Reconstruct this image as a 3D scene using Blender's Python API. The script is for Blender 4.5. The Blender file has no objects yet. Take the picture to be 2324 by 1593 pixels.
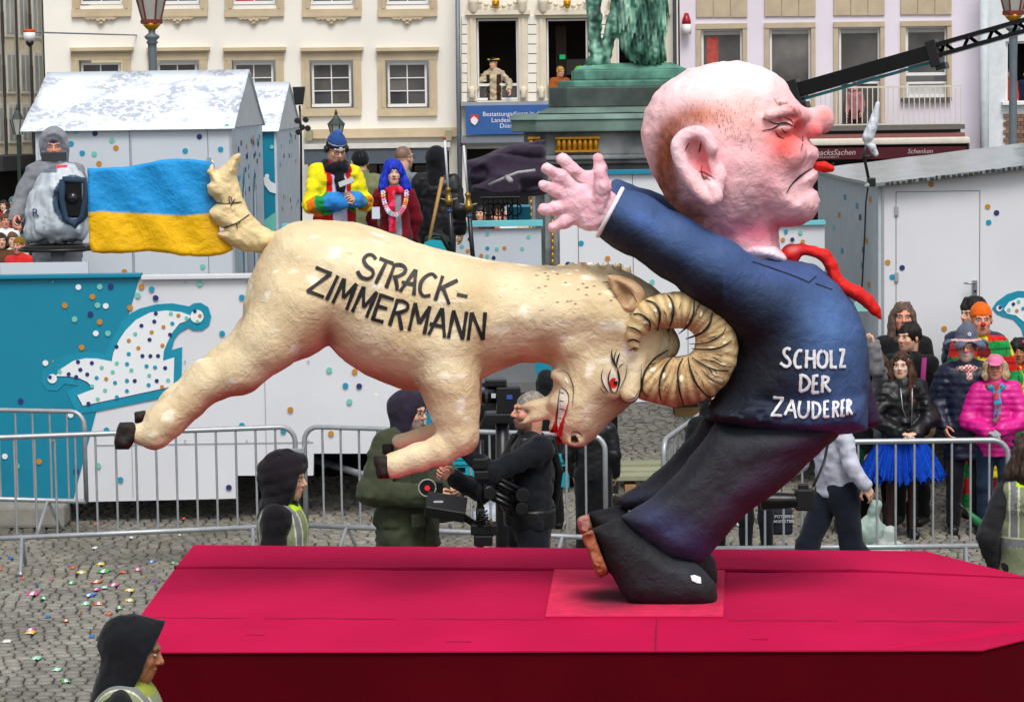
import bpy, bmesh, math, random
import numpy as np
from mathutils import Vector, Matrix, Euler
from mathutils.bvhtree import BVHTree
S = bpy.context.scene
COL = S.collection
R = math.radians
rnd = random.Random(7)
# ------------------------------------------------------------------ camera
FP, CX, CY, HC = 6000.0, 1162.0, 796.5, 3.72       # focal length in units of a 2324 wide picture
PITCH = math.atan((796.5-220)/FP); ROLL = R(0.8)
_f = Vector((0, math.cos(PITCH), -math.sin(PITCH)))
_u0 = Vector((0, math.sin(PITCH), math.cos(PITCH))); _r0 = Vector((1, 0, 0))
_r = _r0*math.cos(ROLL) - _u0*math.sin(ROLL)
_u = _u0*math.cos(ROLL) + _r0*math.sin(ROLL)
CAM = Vector((0, 0, HC))
cd = bpy.data.cameras.new('camera'); cam = bpy.data.objects.new('camera', cd); COL.objects.link(cam)
cd.sensor_width = 36; cd.lens = FP/2324*36; cd.clip_start = .1; cd.clip_end = 800
m = Matrix((( _r.x, _u.x, -_f.x, 0), (_r.y, _u.y, -_f.y, 0), (_r.z, _u.z, -_f.z, HC), (0, 0, 0, 1)))
cam.matrix_world = m; S.camera = cam
# ------------------------------------------------------------------ light: overcast day
W = bpy.data.worlds.new('World'); S.world = W; W.use_nodes = True
nt = W.node_tree; nt.nodes.clear()
sky = nt.nodes.new('ShaderNodeTexSky'); sky.sky_type = 'NISHITA'; sky.sun_disc = False
SUN_EL, SUN_AZ = R(56), R(168)     # azimuth measured from +Y clockwise
sky.sun_elevation = SUN_EL; sky.sun_rotation = SUN_AZ; sky.dust_density = 3.0; sky.air_density = 1.0
hs = nt.nodes.new('ShaderNodeHueSaturation'); hs.inputs['Saturation'].default_value = .28
bg = nt.nodes.new('ShaderNodeBackground'); bg.inputs[1].default_value = .13
wo = nt.nodes.new('ShaderNodeOutputWorld')
nt.links.new(sky.outputs[0], hs.inputs['Color']); nt.links.new(hs.outputs[0], bg.inputs[0]); nt.links.new(bg.outputs[0], wo.inputs[0])
sd = bpy.data.lights.new('sun', 'SUN'); sun = bpy.data.objects.new('sun', sd); COL.objects.link(sun)
sd.energy = 1.5; sd.angle = R(24); sd.color = (1, .96, .9)
dirv = Vector((math.sin(SUN_AZ)*math.cos(SUN_EL), math.cos(SUN_AZ)*math.cos(SUN_EL), math.sin(SUN_EL)))
sun.rotation_euler = dirv.to_track_quat('Z', 'Y').to_euler(); sun.location = (0, -5, 30)
S.view_settings.view_transform = 'Standard'; S.view_settings.look = 'None'
S.view_settings.exposure = .38; S.view_settings.gamma = 1; S.view_settings.use_curve_mapping = False
S.render.engine = 'CYCLES'
S.cycles.max_bounces = 6
# ------------------------------------------------------------------ picture coordinates -> place
def ray(px, py): return _f*FP + _r*(px-CX) - _u*(py-CY)
def at(px, py, Y):
    d = ray(px, py); return CAM + d*(Y/d.y)
def atz(px, py, z):
    d = ray(px, py); return CAM + d*((z-HC)/d.z)
RR = np.array(_r); UU = np.array(_u); FF = np.array(_f)
def at_np(px, py, Y):
    d = FF[None]*FP + RR[None]*(px-CX)[:, None] - UU[None]*(py-CY)[:, None]
    return np.array([0, 0, HC])[None] + d*(Y/d[:, 1])[:, None]
def hx(s):
    s = s.lstrip('#'); v = [int(s[i:i+2], 16)/255 for i in (0, 2, 4)]
    return tuple(x/12.92 if x <= .04045 else ((x+.055)/1.055)**2.4 for x in v)
# ------------------------------------------------------------------ materials
MATS = {}
def _base(name):
    m = bpy.data.materials.new(name); m.use_nodes = True
    n = m.node_tree.nodes; b = n['Principled BSDF']
    return m, n, m.node_tree.links, b
def _bump(n, l, b, scale, strength, dist=.01, detail=4, stretch=None, kind='noise'):
    tc = n.new('ShaderNodeTexCoord'); mp = n.new('ShaderNodeMapping')
    if stretch: mp.inputs['Scale'].default_value = stretch
    l.new(tc.outputs['Object'], mp.inputs[0])
    if kind == 'paper':
        # overlapping torn sheets: warped, stretched cells with sharp edges
        t = n.new('ShaderNodeTexVoronoi'); t.inputs['Scale'].default_value = scale; t.feature = 'SMOOTH_F1'; t.inputs['Smoothness'].default_value = .12
        w = n.new('ShaderNodeTexNoise'); w.inputs['Scale'].default_value = 9; w.inputs['Detail'].default_value = 3
        l.new(mp.outputs[0], w.inputs['Vector']); ad = n.new('ShaderNodeVectorMath'); ad.operation = 'MULTIPLY_ADD'; ad.inputs[1].default_value = (.16, .16, .16)
        l.new(w.outputs['Color'], ad.inputs[0]); l.new(mp.outputs[0], ad.inputs[2])
        t2 = n.new('ShaderNodeTexNoise'); t2.inputs['Scale'].default_value = scale*.9; t2.inputs['Detail'].default_value = 1; t2.inputs['Distortion'].default_value = 2.2
        l.new(ad.outputs[0], t2.inputs['Vector']); l.new(ad.outputs[0], t.inputs['Vector'])
        mu = n.new('ShaderNodeMath'); mu.operation = 'ADD'; l.new(t.outputs[0], mu.inputs[0]); l.new(t2.outputs[0], mu.inputs[1])
        bp = n.new('ShaderNodeBump'); bp.inputs['Strength'].default_value = strength; bp.inputs['Distance'].default_value = dist
        l.new(mu.outputs[0], bp.inputs['Height']); l.new(bp.outputs[0], b.inputs['Normal']); return mp, t, bp
    if kind == 'noise':
        t = n.new('ShaderNodeTexNoise'); t.inputs['Scale'].default_value = scale; t.inputs['Detail'].default_value = detail
        o = t.outputs[0]
    else:
        t = n.new('ShaderNodeTexVoronoi'); t.inputs['Scale'].default_value = scale
        o = t.outputs[0]
    l.new(mp.outputs[0], t.inputs['Vector'])
    bp = n.new('ShaderNodeBump'); bp.inputs['Strength'].default_value = strength; bp.inputs['Distance'].default_value = dist
    l.new(o, bp.inputs['Height']); l.new(bp.outputs[0], b.inputs['Normal'])
    return mp, t, bp
def mat(name, col, rough=.7, metal=0, var=.08, vscale=6, bump=.0, bscale=60, spec=.4, dist=.01, stretch=None, emit=None, alpha=None, dirt=0, sheen=0):
    if name in MATS: return MATS[name]
    if isinstance(col, str): col = hx(col)
    m, n, l, b = _base(name)
    b.inputs['Roughness'].default_value = rough; b.inputs['Metallic'].default_value = metal
    b.inputs['Specular IOR Level'].default_value = spec
    if sheen: b.inputs['Sheen Weight'].default_value = sheen
    if var:
        tc = n.new('ShaderNodeTexCoord'); t = n.new('ShaderNodeTexNoise'); t.inputs['Scale'].default_value = vscale; t.inputs['Detail'].default_value = 6
        l.new(tc.outputs['Object'], t.inputs['Vector'])
        cr = n.new('ShaderNodeValToRGB')
        cr.color_ramp.elements[0].position = .3; cr.color_ramp.elements[1].position = .7
        cr.color_ramp.elements[0].color = (*[c*(1-var-dirt) for c in col], 1); cr.color_ramp.elements[1].color = (*[min(1, c*(1+var)) for c in col], 1)
        l.new(t.outputs[0], cr.inputs[0]); l.new(cr.outputs[0], b.inputs['Base Color'])
    else: b.inputs['Base Color'].default_value = (*col, 1)
    if bump: _bump(n, l, b, bscale, bump, dist, stretch=stretch)
    if emit: b.inputs['Emission Color'].default_value = (*emit[:3], 1); b.inputs['Emission Strength'].default_value = emit[3]
    if alpha is not None: b.inputs['Alpha'].default_value = alpha
    MATS[name] = m; return m
def vmat(name, rough=.6, bump=.3, bscale=40, dist=.006, spec=.4, stretch=None, kind='noise', var=.1, vscale=30, sheen=0, bump2=None):
    """paint / cloth whose colour comes from the mesh's own colour layer"""
    if name in MATS: return MATS[name]
    m, n, l, b = _base(name)
    b.inputs['Roughness'].default_value = rough; b.inputs['Specular IOR Level'].default_value = spec
    if sheen: b.inputs['Sheen Weight'].default_value = sheen
    a = n.new('ShaderNodeAttribute'); a.attribute_name = 'col'
    tc = n.new('ShaderNodeTexCoord'); t = n.new('ShaderNodeTexNoise'); t.inputs['Scale'].default_value = vscale; t.inputs['Detail'].default_value = 5
    l.new(tc.outputs['Object'], t.inputs['Vector'])
    mr = n.new('ShaderNodeMapRange'); mr.inputs[1].default_value = .3; mr.inputs[2].default_value = .7; mr.inputs[3].default_value = 1-var; mr.inputs[4].default_value = 1+var
    l.new(t.outputs[0], mr.inputs[0])
    mx = n.new('ShaderNodeVectorMath'); mx.operation = 'SCALE'
    l.new(a.outputs['Color'], mx.inputs[0]); l.new(mr.outputs[0], mx.inputs['Scale']); l.new(mx.outputs[0], b.inputs['Base Color'])
    if bump:
        mp, t1, bp = _bump(n, l, b, bscale, bump, dist, stretch=stretch, kind=kind)
        if bump2:
            t2 = n.new('ShaderNodeTexNoise'); t2.inputs['Scale'].default_value = bump2[0]; t2.inputs['Detail'].default_value = 5; t2.inputs['Distortion'].default_value = 1.2
            l.new(mp.outputs[0], t2.inputs['Vector'])
            b2 = n.new('ShaderNodeBump'); b2.inputs['Strength'].default_value = bump2[1]; b2.inputs['Distance'].default_value = bump2[2]
            l.new(t2.outputs[0], b2.inputs['Height']); l.new(bp.outputs[0], b2.inputs['Normal']); l.new(b2.outputs[0], b.inputs['Normal'])
    MATS[name] = m; return m
# ------------------------------------------------------------------ objects
def tag(o, label=None, cat=None, group=None, kind=None):
    if label: o['label'] = label
    if cat: o['category'] = cat
    if group: o['group'] = group
    if kind: o['kind'] = kind
    return o
def empty(name, loc, label=None, cat=None, group=None, rz=0):
    o = bpy.data.objects.new(name, None); COL.objects.link(o); o.location = loc; o.rotation_euler[2] = rz
    o.empty_display_size = .1
    return tag(o, label, cat, group)
def link(name, me, parent=None, world=True):
    """world: the mesh was made in place coordinates; it is moved under its thing"""
    o = bpy.data.objects.new(name, me); COL.objects.link(o)
    if parent is not None:
        o.parent = parent
        if world:
            p = parent; M = Matrix.Identity(4)
            while p is not None:
                M = Matrix.LocRotScale(p.location, p.rotation_euler, p.scale) @ M; p = p.parent
            o.matrix_local = M.inverted()
    return o
def np_mesh(name, V, F, mats, C=None, smooth=True, midx=None):
    V = np.asarray(V, dtype=np.float32); F = np.asarray(F, dtype=np.int32)
    me = bpy.data.meshes.new(name); k = F.shape[1]
    me.vertices.add(len(V)); me.vertices.foreach_set('co', V.ravel())
    me.loops.add(F.size); me.loops.foreach_set('vertex_index', F.ravel())
    me.polygons.add(len(F)); me.polygons.foreach_set('loop_start', np.arange(0, F.size, k, dtype=np.int32))
    me.polygons.foreach_set('loop_total', np.full(len(F), k, dtype=np.int32))
    if smooth: me.polygons.foreach_set('use_smooth', np.ones(len(F), dtype=bool))
    if not isinstance(mats, (list, tuple)): mats = [mats]
    for x in mats: me.materials.append(x)
    if midx is not None: me.polygons.foreach_set('material_index', np.asarray(midx, dtype=np.int32))
    if C is not None:
        ca = me.color_attributes.new('col', 'FLOAT_COLOR', 'POINT')
        c4 = np.ones((len(V), 4), dtype=np.float32); c4[:, :3] = C; ca.data.foreach_set('color', c4.ravel())
    me.update(); me.validate()
    return me
class MB:
    """collects boxes, tubes, prisms ... into ONE mesh"""
    def __init__(s): s.v = []; s.f = []; s.c = []
    def add(s, vs, fs):
        n = len(s.v); s.v += [tuple(v) for v in vs]; s.f += [tuple(i+n for i in f) for f in fs]; return s
    def box(s, x0, x1, y0, y1, z0, z1, M=None):
        vs = [Vector((x, y, z)) for z in (z0, z1) for y in (y0, y1) for x in (x0, x1)]
        if M is not None: vs = [M @ v for v in vs]
        return s.add(vs, [(0, 2, 3, 1), (4, 5, 7, 6), (0, 1, 5, 4), (2, 6, 7, 3), (0, 4, 6, 2), (1, 3, 7, 5)])
    def tube(s, pts, r, n=8, caps=True, flat=None):
        pts = [Vector(p) for p in pts]
        if not isinstance(r, (list, tuple)): r = [r]*len(pts)
        vs = []; up = None
        for i, p in enumerate(pts):
            d = (pts[min(i+1, len(pts)-1)] - pts[max(i-1, 0)])
            if d.length < 1e-9: d = Vector((0, 0, 1))
            d.normalize()
            if up is None: up = Vector((0, 0, 1)) if abs(d.z) < .9 else Vector((0, 1, 0))
            a = d.cross(up)
            if a.length < 1e-4: a = d.orthogonal()
            a.normalize(); b = a.cross(d).normalized(); up = b
            for k in range(n):
                t = 2*math.pi*k/n; q = a*math.cos(t)+b*math.sin(t)*(flat or 1)
                vs.append(p + q*r[i])
        fs = [(i*n+k, i*n+(k+1) % n, (i+1)*n+(k+1) % n, (i+1)*n+k) for i in range(len(pts)-1) for k in range(n)]
        if caps: fs += [tuple(range(n-1, -1, -1)), tuple(range((len(pts)-1)*n, len(pts)*n))]
        return s.add(vs, fs)
    def lathe(s, c, prof, n=16, ax='z'):
        """prof: list of (radius, z)"""
        c = Vector(c); vs = []
        for r_, z in prof:
            for k in range(n):
                t = 2*math.pi*k/n; x, y = r_*math.cos(t), r_*math.sin(t)
                vs.append(c + (Vector((x, y, z)) if ax == 'z' else Vector((x, z, y)) if ax == 'y' else Vector((z, x, y))))
        m_ = len(prof)
        fs = [(i*n+k, i*n+(k+1) % n, (i+1)*n+(k+1) % n, (i+1)*n+k) for i in range(m_-1) for k in range(n)]
        fs += [tuple(range(n-1, -1, -1)), tuple(range((m_-1)*n, m_*n))]
        return s.add(vs, fs)
    def prism(s, poly, y0, y1):
        """poly in x,z ; extruded in y"""
        n = len(poly); vs = [(x, y0, z) for x, z in poly]+[(x, y1, z) for x, z in poly]
        fs = [tuple(range(n)), tuple(range(2*n-1, n-1, -1))]+[(i, i+n, (i+1) % n+n, (i+1) % n) for i in range(n)]
        return s.add(vs, fs)
    def ell(s, c, r_, n=12, m_=8):
        c = Vector(c); vs = []; fs = []
        for i in range(m_+1):
            p = math.pi*i/m_
            for k in range(n):
                t = 2*math.pi*k/n
                vs.append((c.x+r_[0]*math.sin(p)*math.cos(t), c.y+r_[1]*math.sin(p)*math.sin(t), c.z+r_[2]*math.cos(p)))
        fs = [(i*n+k, (i+1)*n+k, (i+1)*n+(k+1) % n, i*n+(k+1) % n) for i in range(m_) for k in range(n)]
        return s.add(vs, fs)
    def xf(s, M): s.v = [tuple(M @ Vector(v)) for v in s.v]; return s
    def mesh(s, name, mt, smooth=False, bevel=0):
        me = bpy.data.meshes.new(name); me.from_pydata(s.v, [], s.f); me.materials.append(mt)
        if bevel or True:
            bm = bmesh.new(); bm.from_mesh(me)
            bmesh.ops.remove_doubles(bm, verts=bm.verts, dist=1e-6)
            if bevel: bmesh.ops.bevel(bm, geom=[e for e in bm.edges if e.calc_face_angle(0) > .6], offset=bevel, segments=2, affect='EDGES', profile=.6)
            bmesh.ops.recalc_face_normals(bm, faces=bm.faces); bm.to_mesh(me); bm.free()
        if smooth:
            for p in me.polygons: p.use_smooth = True
        me.update(); return me
    def build(s, name, mt, parent=None, smooth=False, bevel=0, label=None, world=True):
        o = link(name, s.mesh(name, mt, smooth, bevel), parent, world)
        if label: o['label'] = label
        return o
def copy_tree(o, parent=None):
    kids = [c for c in KIDS(o)]
    c = o.copy(); COL.objects.link(c)
    if parent is not None: c.parent = parent; c.matrix_parent_inverse = o.matrix_parent_inverse.copy()
    for k in kids: copy_tree(k, c)
    return c
def KIDS(o): return [c for c in COL.objects if c.parent == o]
# picture rectangles on an upright plane at distance Y
def rect(x0, y0, x1, y1, Y):
    xm, ym = (x0+x1)/2, (y0+y1)/2
    return at(x0, ym, Y).x, at(x1, ym, Y).x, at(xm, y1, Y).z, at(xm, y0, Y).z
def pb(mb, x0, y0, x1, y1, Y, dep=.1):
    a, b, c, d = rect(x0, y0, x1, y1, Y); mb.box(a, b, Y, Y+dep, c, d); return mb
def pbo(name, mt, x0, y0, x1, y1, Y, dep, parent=None, bevel=0, label=None):
    return pb(MB(), x0, y0, x1, y1, Y, dep).build(name, mt, parent, bevel=bevel, label=label)
def text_obj(name, txt, size, mt, M, parent=None, extr=.002, align='CENTER', squeeze=1, shear=0, space=1, label=None, bold=0):
    cu = bpy.data.curves.new(name, 'FONT'); cu.body = txt; cu.size = size; cu.extrude = extr; cu.align_x = align; cu.align_y = 'CENTER'
    cu.space_character = space; cu.shear = shear; cu.resolution_u = 3; cu.offset = bold
    t = bpy.data.objects.new('t', cu); COL.objects.link(t); bpy.context.view_layer.update()
    me = bpy.data.meshes.new_from_object(t.evaluated_get(bpy.context.evaluated_depsgraph_get()))
    bpy.data.objects.remove(t); me.name = name
    me.transform(M @ Matrix.Rotation(R(90), 4, 'X') @ Matrix.Diagonal((squeeze, 1, 1, 1)))
    me.materials.clear(); me.materials.append(mt)
    o = link(name, me, parent)
    if label: o['label'] = label
    return o
# ------------------------------------------------------------------ sculpting: distance fields + surface nets
def hashv(i, j, k, seed):
    n = (i*374761393 + j*668265263 + k*2147483647 + seed*974634777) & 0xffffffff
    n = ((n ^ (n >> 13))*1274126177) & 0xffffffff
    return ((n ^ (n >> 16)) & 0xffff)/65535.0
def vnoise(P, sc, seed=0):
    Q = np.asarray(P, dtype=np.float64)*sc; I = np.floor(Q).astype(np.int64); Fq = Q-I; Fq = Fq*Fq*(3-2*Fq)
    o = 0
    for a in (0, 1):
        for b in (0, 1):
            for c in (0, 1):
                w = (Fq[..., 0] if a else 1-Fq[..., 0])*(Fq[..., 1] if b else 1-Fq[..., 1])*(Fq[..., 2] if c else 1-Fq[..., 2])
                o = o + w*hashv(I[..., 0]+a, I[..., 1]+b, I[..., 2]+c, seed)
    return o*2-1
class Field:
    def __init__(s, lo, hi, h):
        s.lo = np.array(lo, float); s.h = h
        s.n = [max(4, int(math.ceil((b-a)/h))+1) for a, b in zip(lo, hi)]
        s.ax = [s.lo[i]+h*np.arange(s.n[i]) for i in range(3)]
        s.f = np.full(s.n, 1e3, dtype=np.float32)
    def reg(s, lo, hi):
        sl = []
        for i in range(3):
            a = int(max(0, math.floor((lo[i]-s.lo[i])/s.h))); b = int(min(s.n[i], math.ceil((hi[i]-s.lo[i])/s.h)+1))
            if b-a < 1: return None, None
            sl.append(slice(a, b))
        X = s.ax[0][sl[0]][:, None, None]; Y = s.ax[1][sl[1]][None, :, None]; Z = s.ax[2][sl[2]][None, None, :]
        return tuple(sl), (X, Y, Z)
    def mix(s, sl, d, k, op='u'):
        a = s.f[sl]
        if op == 'u':
            if k > 0:
                h = np.clip(.5+.5*(a-d)/k, 0, 1); s.f[sl] = a*(1-h)+d*h-k*h*(1-h)
            else: s.f[sl] = np.minimum(a, d)
        elif op == 's':
            if k > 0:
                d = -d; h = np.clip(.5-.5*(a-d)/k, 0, 1); s.f[sl] = a*(1-h)+d*h+k*h*(1-h)
            else: s.f[sl] = np.maximum(a, -d)
    def cap(s, a, b, ra, rb=None, k=0., sc=(1, 1, 1), op='u'):
        rb = ra if rb is None else rb; a = np.array(a, float); b = np.array(b, float); sc = np.array(sc, float)
        mg = max(ra, rb)*max(sc)+max(k, 0)+2*s.h
        sl, P = s.reg(np.minimum(a, b)-mg, np.maximum(a, b)+mg)
        if sl is None: return s
        A = a/sc; B = b/sc; D = B-A; L = max(1e-12, (D*D).sum())
        x, y, z = P[0]/sc[0]-A[0], P[1]/sc[1]-A[1], P[2]/sc[2]-A[2]
        t = np.clip((x*D[0]+y*D[1]+z*D[2])/L, 0, 1)
        d = np.sqrt((x-t*D[0])**2+(y-t*D[1])**2+(z-t*D[2])**2)-(ra+(rb-ra)*t)
        s.mix(sl, d*min(1, sc.min()), k, op); return s
    def chain(s, pts, rs, k=0., sc=(1, 1, 1)):
        for i in range(len(pts)-1): s.cap(pts[i], pts[i+1], rs[i], rs[i+1], k, sc)
        return s
    def ell(s, c, r_, k=0., rot=None, op='u'):
        c = np.array(c, float); r_ = np.array(r_, float); mg = r_.max()+max(k, 0)+2*s.h if rot is not None else r_+max(k, 0)+2*s.h
        sl, P = s.reg(c-mg, c+mg)
        if sl is None: return s
        x, y, z = P[0]-c[0], P[1]-c[1], P[2]-c[2]
        if rot is not None:
            M = np.array(Euler(rot).to_matrix().transposed()); x, y, z = (M[i, 0]*x+M[i, 1]*y+M[i, 2]*z for i in range(3))
        q = np.sqrt((x/r_[0])**2+(y/r_[1])**2+(z/r_[2])**2)
        g = np.sqrt((x/r_[0]**2)**2+(y/r_[1]**2)**2+(z/r_[2]**2)**2)+1e-9
        d = np.clip(q*(q-1)/g, -r_.min(), 1e3)
        s.mix(sl, d, k, op); return s
    def infl(s, poly, c, T, k=0., Rr=None, op='u', blur=3, pa=(0, 2), pz=1, tilt=0.):
        """puffed outline: poly in axes pa, thickness T round depth c on axis pz"""
        P = np.array(poly, float); mg = 2*s.h+max(k, 0)
        lo = np.zeros(3); hi = np.zeros(3); lo[list(pa)] = P.min(0)-mg; hi[list(pa)] = P.max(0)+mg
        lo[pz] = c-T-mg-abs(tilt)*600; hi[pz] = c+T+mg+abs(tilt)*600
        sl, G = s.reg(lo, hi)
        if sl is None: return s
        U = G[pa[0]].reshape(-1)[:, None]; V = G[pa[1]].reshape(-1)[None, :]
        d2 = np.full((U.shape[0], V.shape[1]), 1e9); ins = np.zeros(d2.shape, bool)
        for i in range(len(P)):
            a = P[i]; b = P[(i+1) % len(P)]; e = b-a; w0 = U-a[0]; w1 = V-a[1]
            t = np.clip((w0*e[0]+w1*e[1])/max(1e-9, e@e), 0, 1)
            d2 = np.minimum(d2, (w0-t*e[0])**2+(w1-t*e[1])**2)
            c1 = (V >= a[1]) != (V >= b[1])
            if abs(e[1]) > 1e-9: ins ^= c1 & (U < a[0]+e[0]*(V-a[1])/e[1])
        d = np.sqrt(d2); d[ins] *= -1
        R0 = -d.min() if Rr is None else Rr
        ins_d = np.where(d < 0, d, 0)
        g = d.copy()
        for _ in range(blur):
            g2 = g.copy(); g2[1:-1] = (g[:-2]+g[1:-1]*2+g[2:])/4; g3 = g2.copy(); g3[:, 1:-1] = (g2[:, :-2]+g2[:, 1:-1]*2+g2[:, 2:])/4; g = g3
        w = np.clip(-d/(R0*.35), 0, 1); d = d*(1-w)+g*w
        y = (G[pz].reshape(-1)-c)
        sh = [1, 1, 1]; sh[pz] = -1; y = y.reshape(sh)
        d = np.expand_dims(d, pz) if (pa == (0, 2)) else (d[None] if pz == 0 else d[..., None])
        if tilt: y = y - tilt*(G[pa[0]]-P[:, 0].mean())
        ys = y*(R0/T); q = np.maximum(d+R0, 0)
        dd = np.where(d+R0 > 0, np.sqrt(q*q+ys*ys)-R0, np.abs(ys)-R0)
        dd = dd*min(1, T/R0)
        s.mix(sl, dd, k, op); return s
    def cut(s, n, d):
        """keep n.p <= d"""
        v = s.ax[0][:, None, None]*n[0]+s.ax[1][None, :, None]*n[1]+s.ax[2][None, None, :]*n[2]-d
        s.f = np.maximum(s.f, v.astype(np.float32)); return s
    def grid(s):
        return np.stack(np.meshgrid(*s.ax, indexing='ij'), -1)
    def disp(s, fn, band=None):
        """add fn(P) to the field near the surface"""
        band = band or 4*s.h; msk = np.abs(s.f) < band; I = np.nonzero(msk)
        P = np.stack([s.ax[i][I[i]] for i in range(3)], -1); s.f[I] += fn(P).astype(np.float32); return s
    def net(s):
        f = s.f
        for i in range(3):   # close the border
            a = [slice(None)]*3; a[i] = 0; f[tuple(a)] = np.abs(f[tuple(a)])+1e-4; a[i] = -1; f[tuple(a)] = np.abs(f[tuple(a)])+1e-4
        g = f < 0; nx, ny, nz = f.shape
        cnt = np.zeros((nx-1, ny-1, nz-1), np.int8)
        for i in (0, 1):
            for j in (0, 1):
                for k in (0, 1): cnt += g[i:nx-1+i, j:ny-1+j, k:nz-1+k]
        I = np.nonzero((cnt > 0) & (cnt < 8)); N = len(I[0])
        if N == 0: return np.zeros((0, 3)), np.zeros((0, 4), int)
        idx = np.full(cnt.shape, -1, np.int32); idx[I] = np.arange(N)
        cr = {}
        for i in (0, 1):
            for j in (0, 1):
                for k in (0, 1): cr[i, j, k] = f[I[0]+i, I[1]+j, I[2]+k].astype(float)
        acc = np.zeros((N, 3)); num = np.zeros(N)
        for a in cr:
            for ax in range(3):
                if a[ax] == 1: continue
                b = list(a); b[ax] = 1; va = cr[a]; vb = cr[tuple(b)]
                mk = (va < 0) != (vb < 0); t = np.where(mk, va/np.where(mk, va-vb, 1), 0)
                p = np.array(a, float)[None].repeat(N, 0); p[:, ax] = t
                acc += p*mk[:, None]; num += mk
        V = s.lo[None]+s.h*(np.stack(I, -1)+acc/num[:, None])
        Fs = []
        for ax in range(3):
            o = [i for i in range(3) if i != ax]
            a = [slice(None)]*3; b = [slice(None)]*3; a[ax] = slice(0, -1); b[ax] = slice(1, None)
            ga = g[tuple(a)]; c_ = ga != g[tuple(b)]; J = np.nonzero(c_)
            ok = (J[o[0]] > 0) & (J[o[1]] > 0) & (J[o[0]] < cnt.shape[o[0]]) & (J[o[1]] < cnt.shape[o[1]])
            J = [j[ok] for j in J]; inside = ga[tuple(J)]
            q = []
            for d0, d1 in ((-1, -1), (0, -1), (0, 0), (-1, 0)):
                K = [j.copy() for j in J]; K[o[0]] += d0; K[o[1]] += d1; q.append(idx[tuple(K)])
            q = np.stack(q, -1)
            flip = inside if ax != 1 else ~inside
            q[~flip] = q[~flip][:, ::-1]
            Fs.append(q)
        return V, np.concatenate(Fs)
def relax(V, F, it=2, lam=.5):
    n = len(V)
    for _ in range(it):
        acc = np.zeros_like(V); c = np.zeros(n)
        for a, b in ((0, 1), (1, 2), (2, 3), (3, 0)):
            np.add.at(acc, F[:, a], V[F[:, b]]); np.add.at(c, F[:, a], 1)
            np.add.at(acc, F[:, b], V[F[:, a]]); np.add.at(c, F[:, b], 1)
        V = V*(1-lam)+lam*acc/np.maximum(c, 1)[:, None]
    return V
def spline(pts, sub=4, closed=True):
    P = [np.array(p, float) for p in pts]; n = len(P); out = []
    for i in range(n if closed else n-1):
        p0, p1, p2, p3 = (P[(i-1) % n], P[i], P[(i+1) % n], P[(i+2) % n]) if closed else (P[max(i-1, 0)], P[i], P[i+1], P[min(i+2, n-1)])
        for k in range(sub):
            t = k/sub; out.append(.5*((2*p1)+(-p0+p2)*t+(2*p0-5*p1+4*p2-p3)*t*t+(-p0+3*p1-3*p2+p3)*t**3))
    if not closed: out.append(P[-1])
    return [tuple(p) for p in out]
def sstep(a, b, x):
    t = np.clip((x-a)/(b-a), 0, 1); return t*t*(3-2*t)
def lerpc(c, d, w): return c*(1-w[:, None])+np.array(d)[None]*w[:, None]
# ================================================================== THE FLOAT AND ITS TWO PAPIER-MACHE FIGURES
YF = 12.3; SF = FP/YF                       # distance of the figures, picture units per metre there
PAPER = vmat('painted_papier_mache', rough=.66, bump=.34, bscale=26, dist=.009, spec=.25, kind='paper', var=.06, vscale=9, bump2=(60, .5, .004))
FLATP = vmat('brushed_paint', rough=.55, bump=.2, bscale=50, dist=.003, var=.08)
def CR(k, pts):
    ox, oy, s = {'A': (679, 546, .1958), 'B': (1610, 735, .18073), 'C': (1246, 595, .27679), 'D': (1295, 1120, .18016), '3': (1190, 0, .3955), '4': (1680, 0, .3955), '3b': (1190, 560, .3955), '1': (0, 0, .3955), '0': (0, 560, .3955), 'm': (560, 840, .3313)}[k]
    return [(ox+x*s, oy+y*s) for x, y in pts]
def N(pts): return [(x, -y) for x, y in pts]
def fig_mesh(name, fld, colf, parent, mt=None, it=1, label=None, fnd=None):
    V, F = fld.net()
    if len(V) == 0: return None
    V = relax(V, F, it)
    C = colf(V[:, 0], V[:, 1], -V[:, 2]); C = np.clip(C, 0, 1)
    Wd = at_np(V[:, 0], -V[:, 2], YF+V[:, 1]/SF)
    o = link(name, np_mesh(name, Wd, F, mt or PAPER, C), parent)
    if label: o['label'] = label
    o['_v'] = 1
    WORLD[o.name] = (Wd, F)
    return o
WORLD = {}
def bvh_of(objs):
    vs = []; fs = []; n = 0
    for o in objs:
        V, F = WORLD[o.name]; vs += [Vector(v) for v in V]; fs += [tuple(f+n) for f in F.tolist()] if False else [tuple(i+n for i in f) for f in F.tolist()]; n += len(V)
    return BVHTree.FromPolygons(vs, fs)
def proj(bv, x, y, off, last=[12.2]):
    d = ray(x, y); d.normalize(); h = bv.ray_cast(CAM, d)
    if h[0] is None: t = last[0]
    else: t = h[3]; last[0] = t
    return CAM + d*(t-off)
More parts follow.
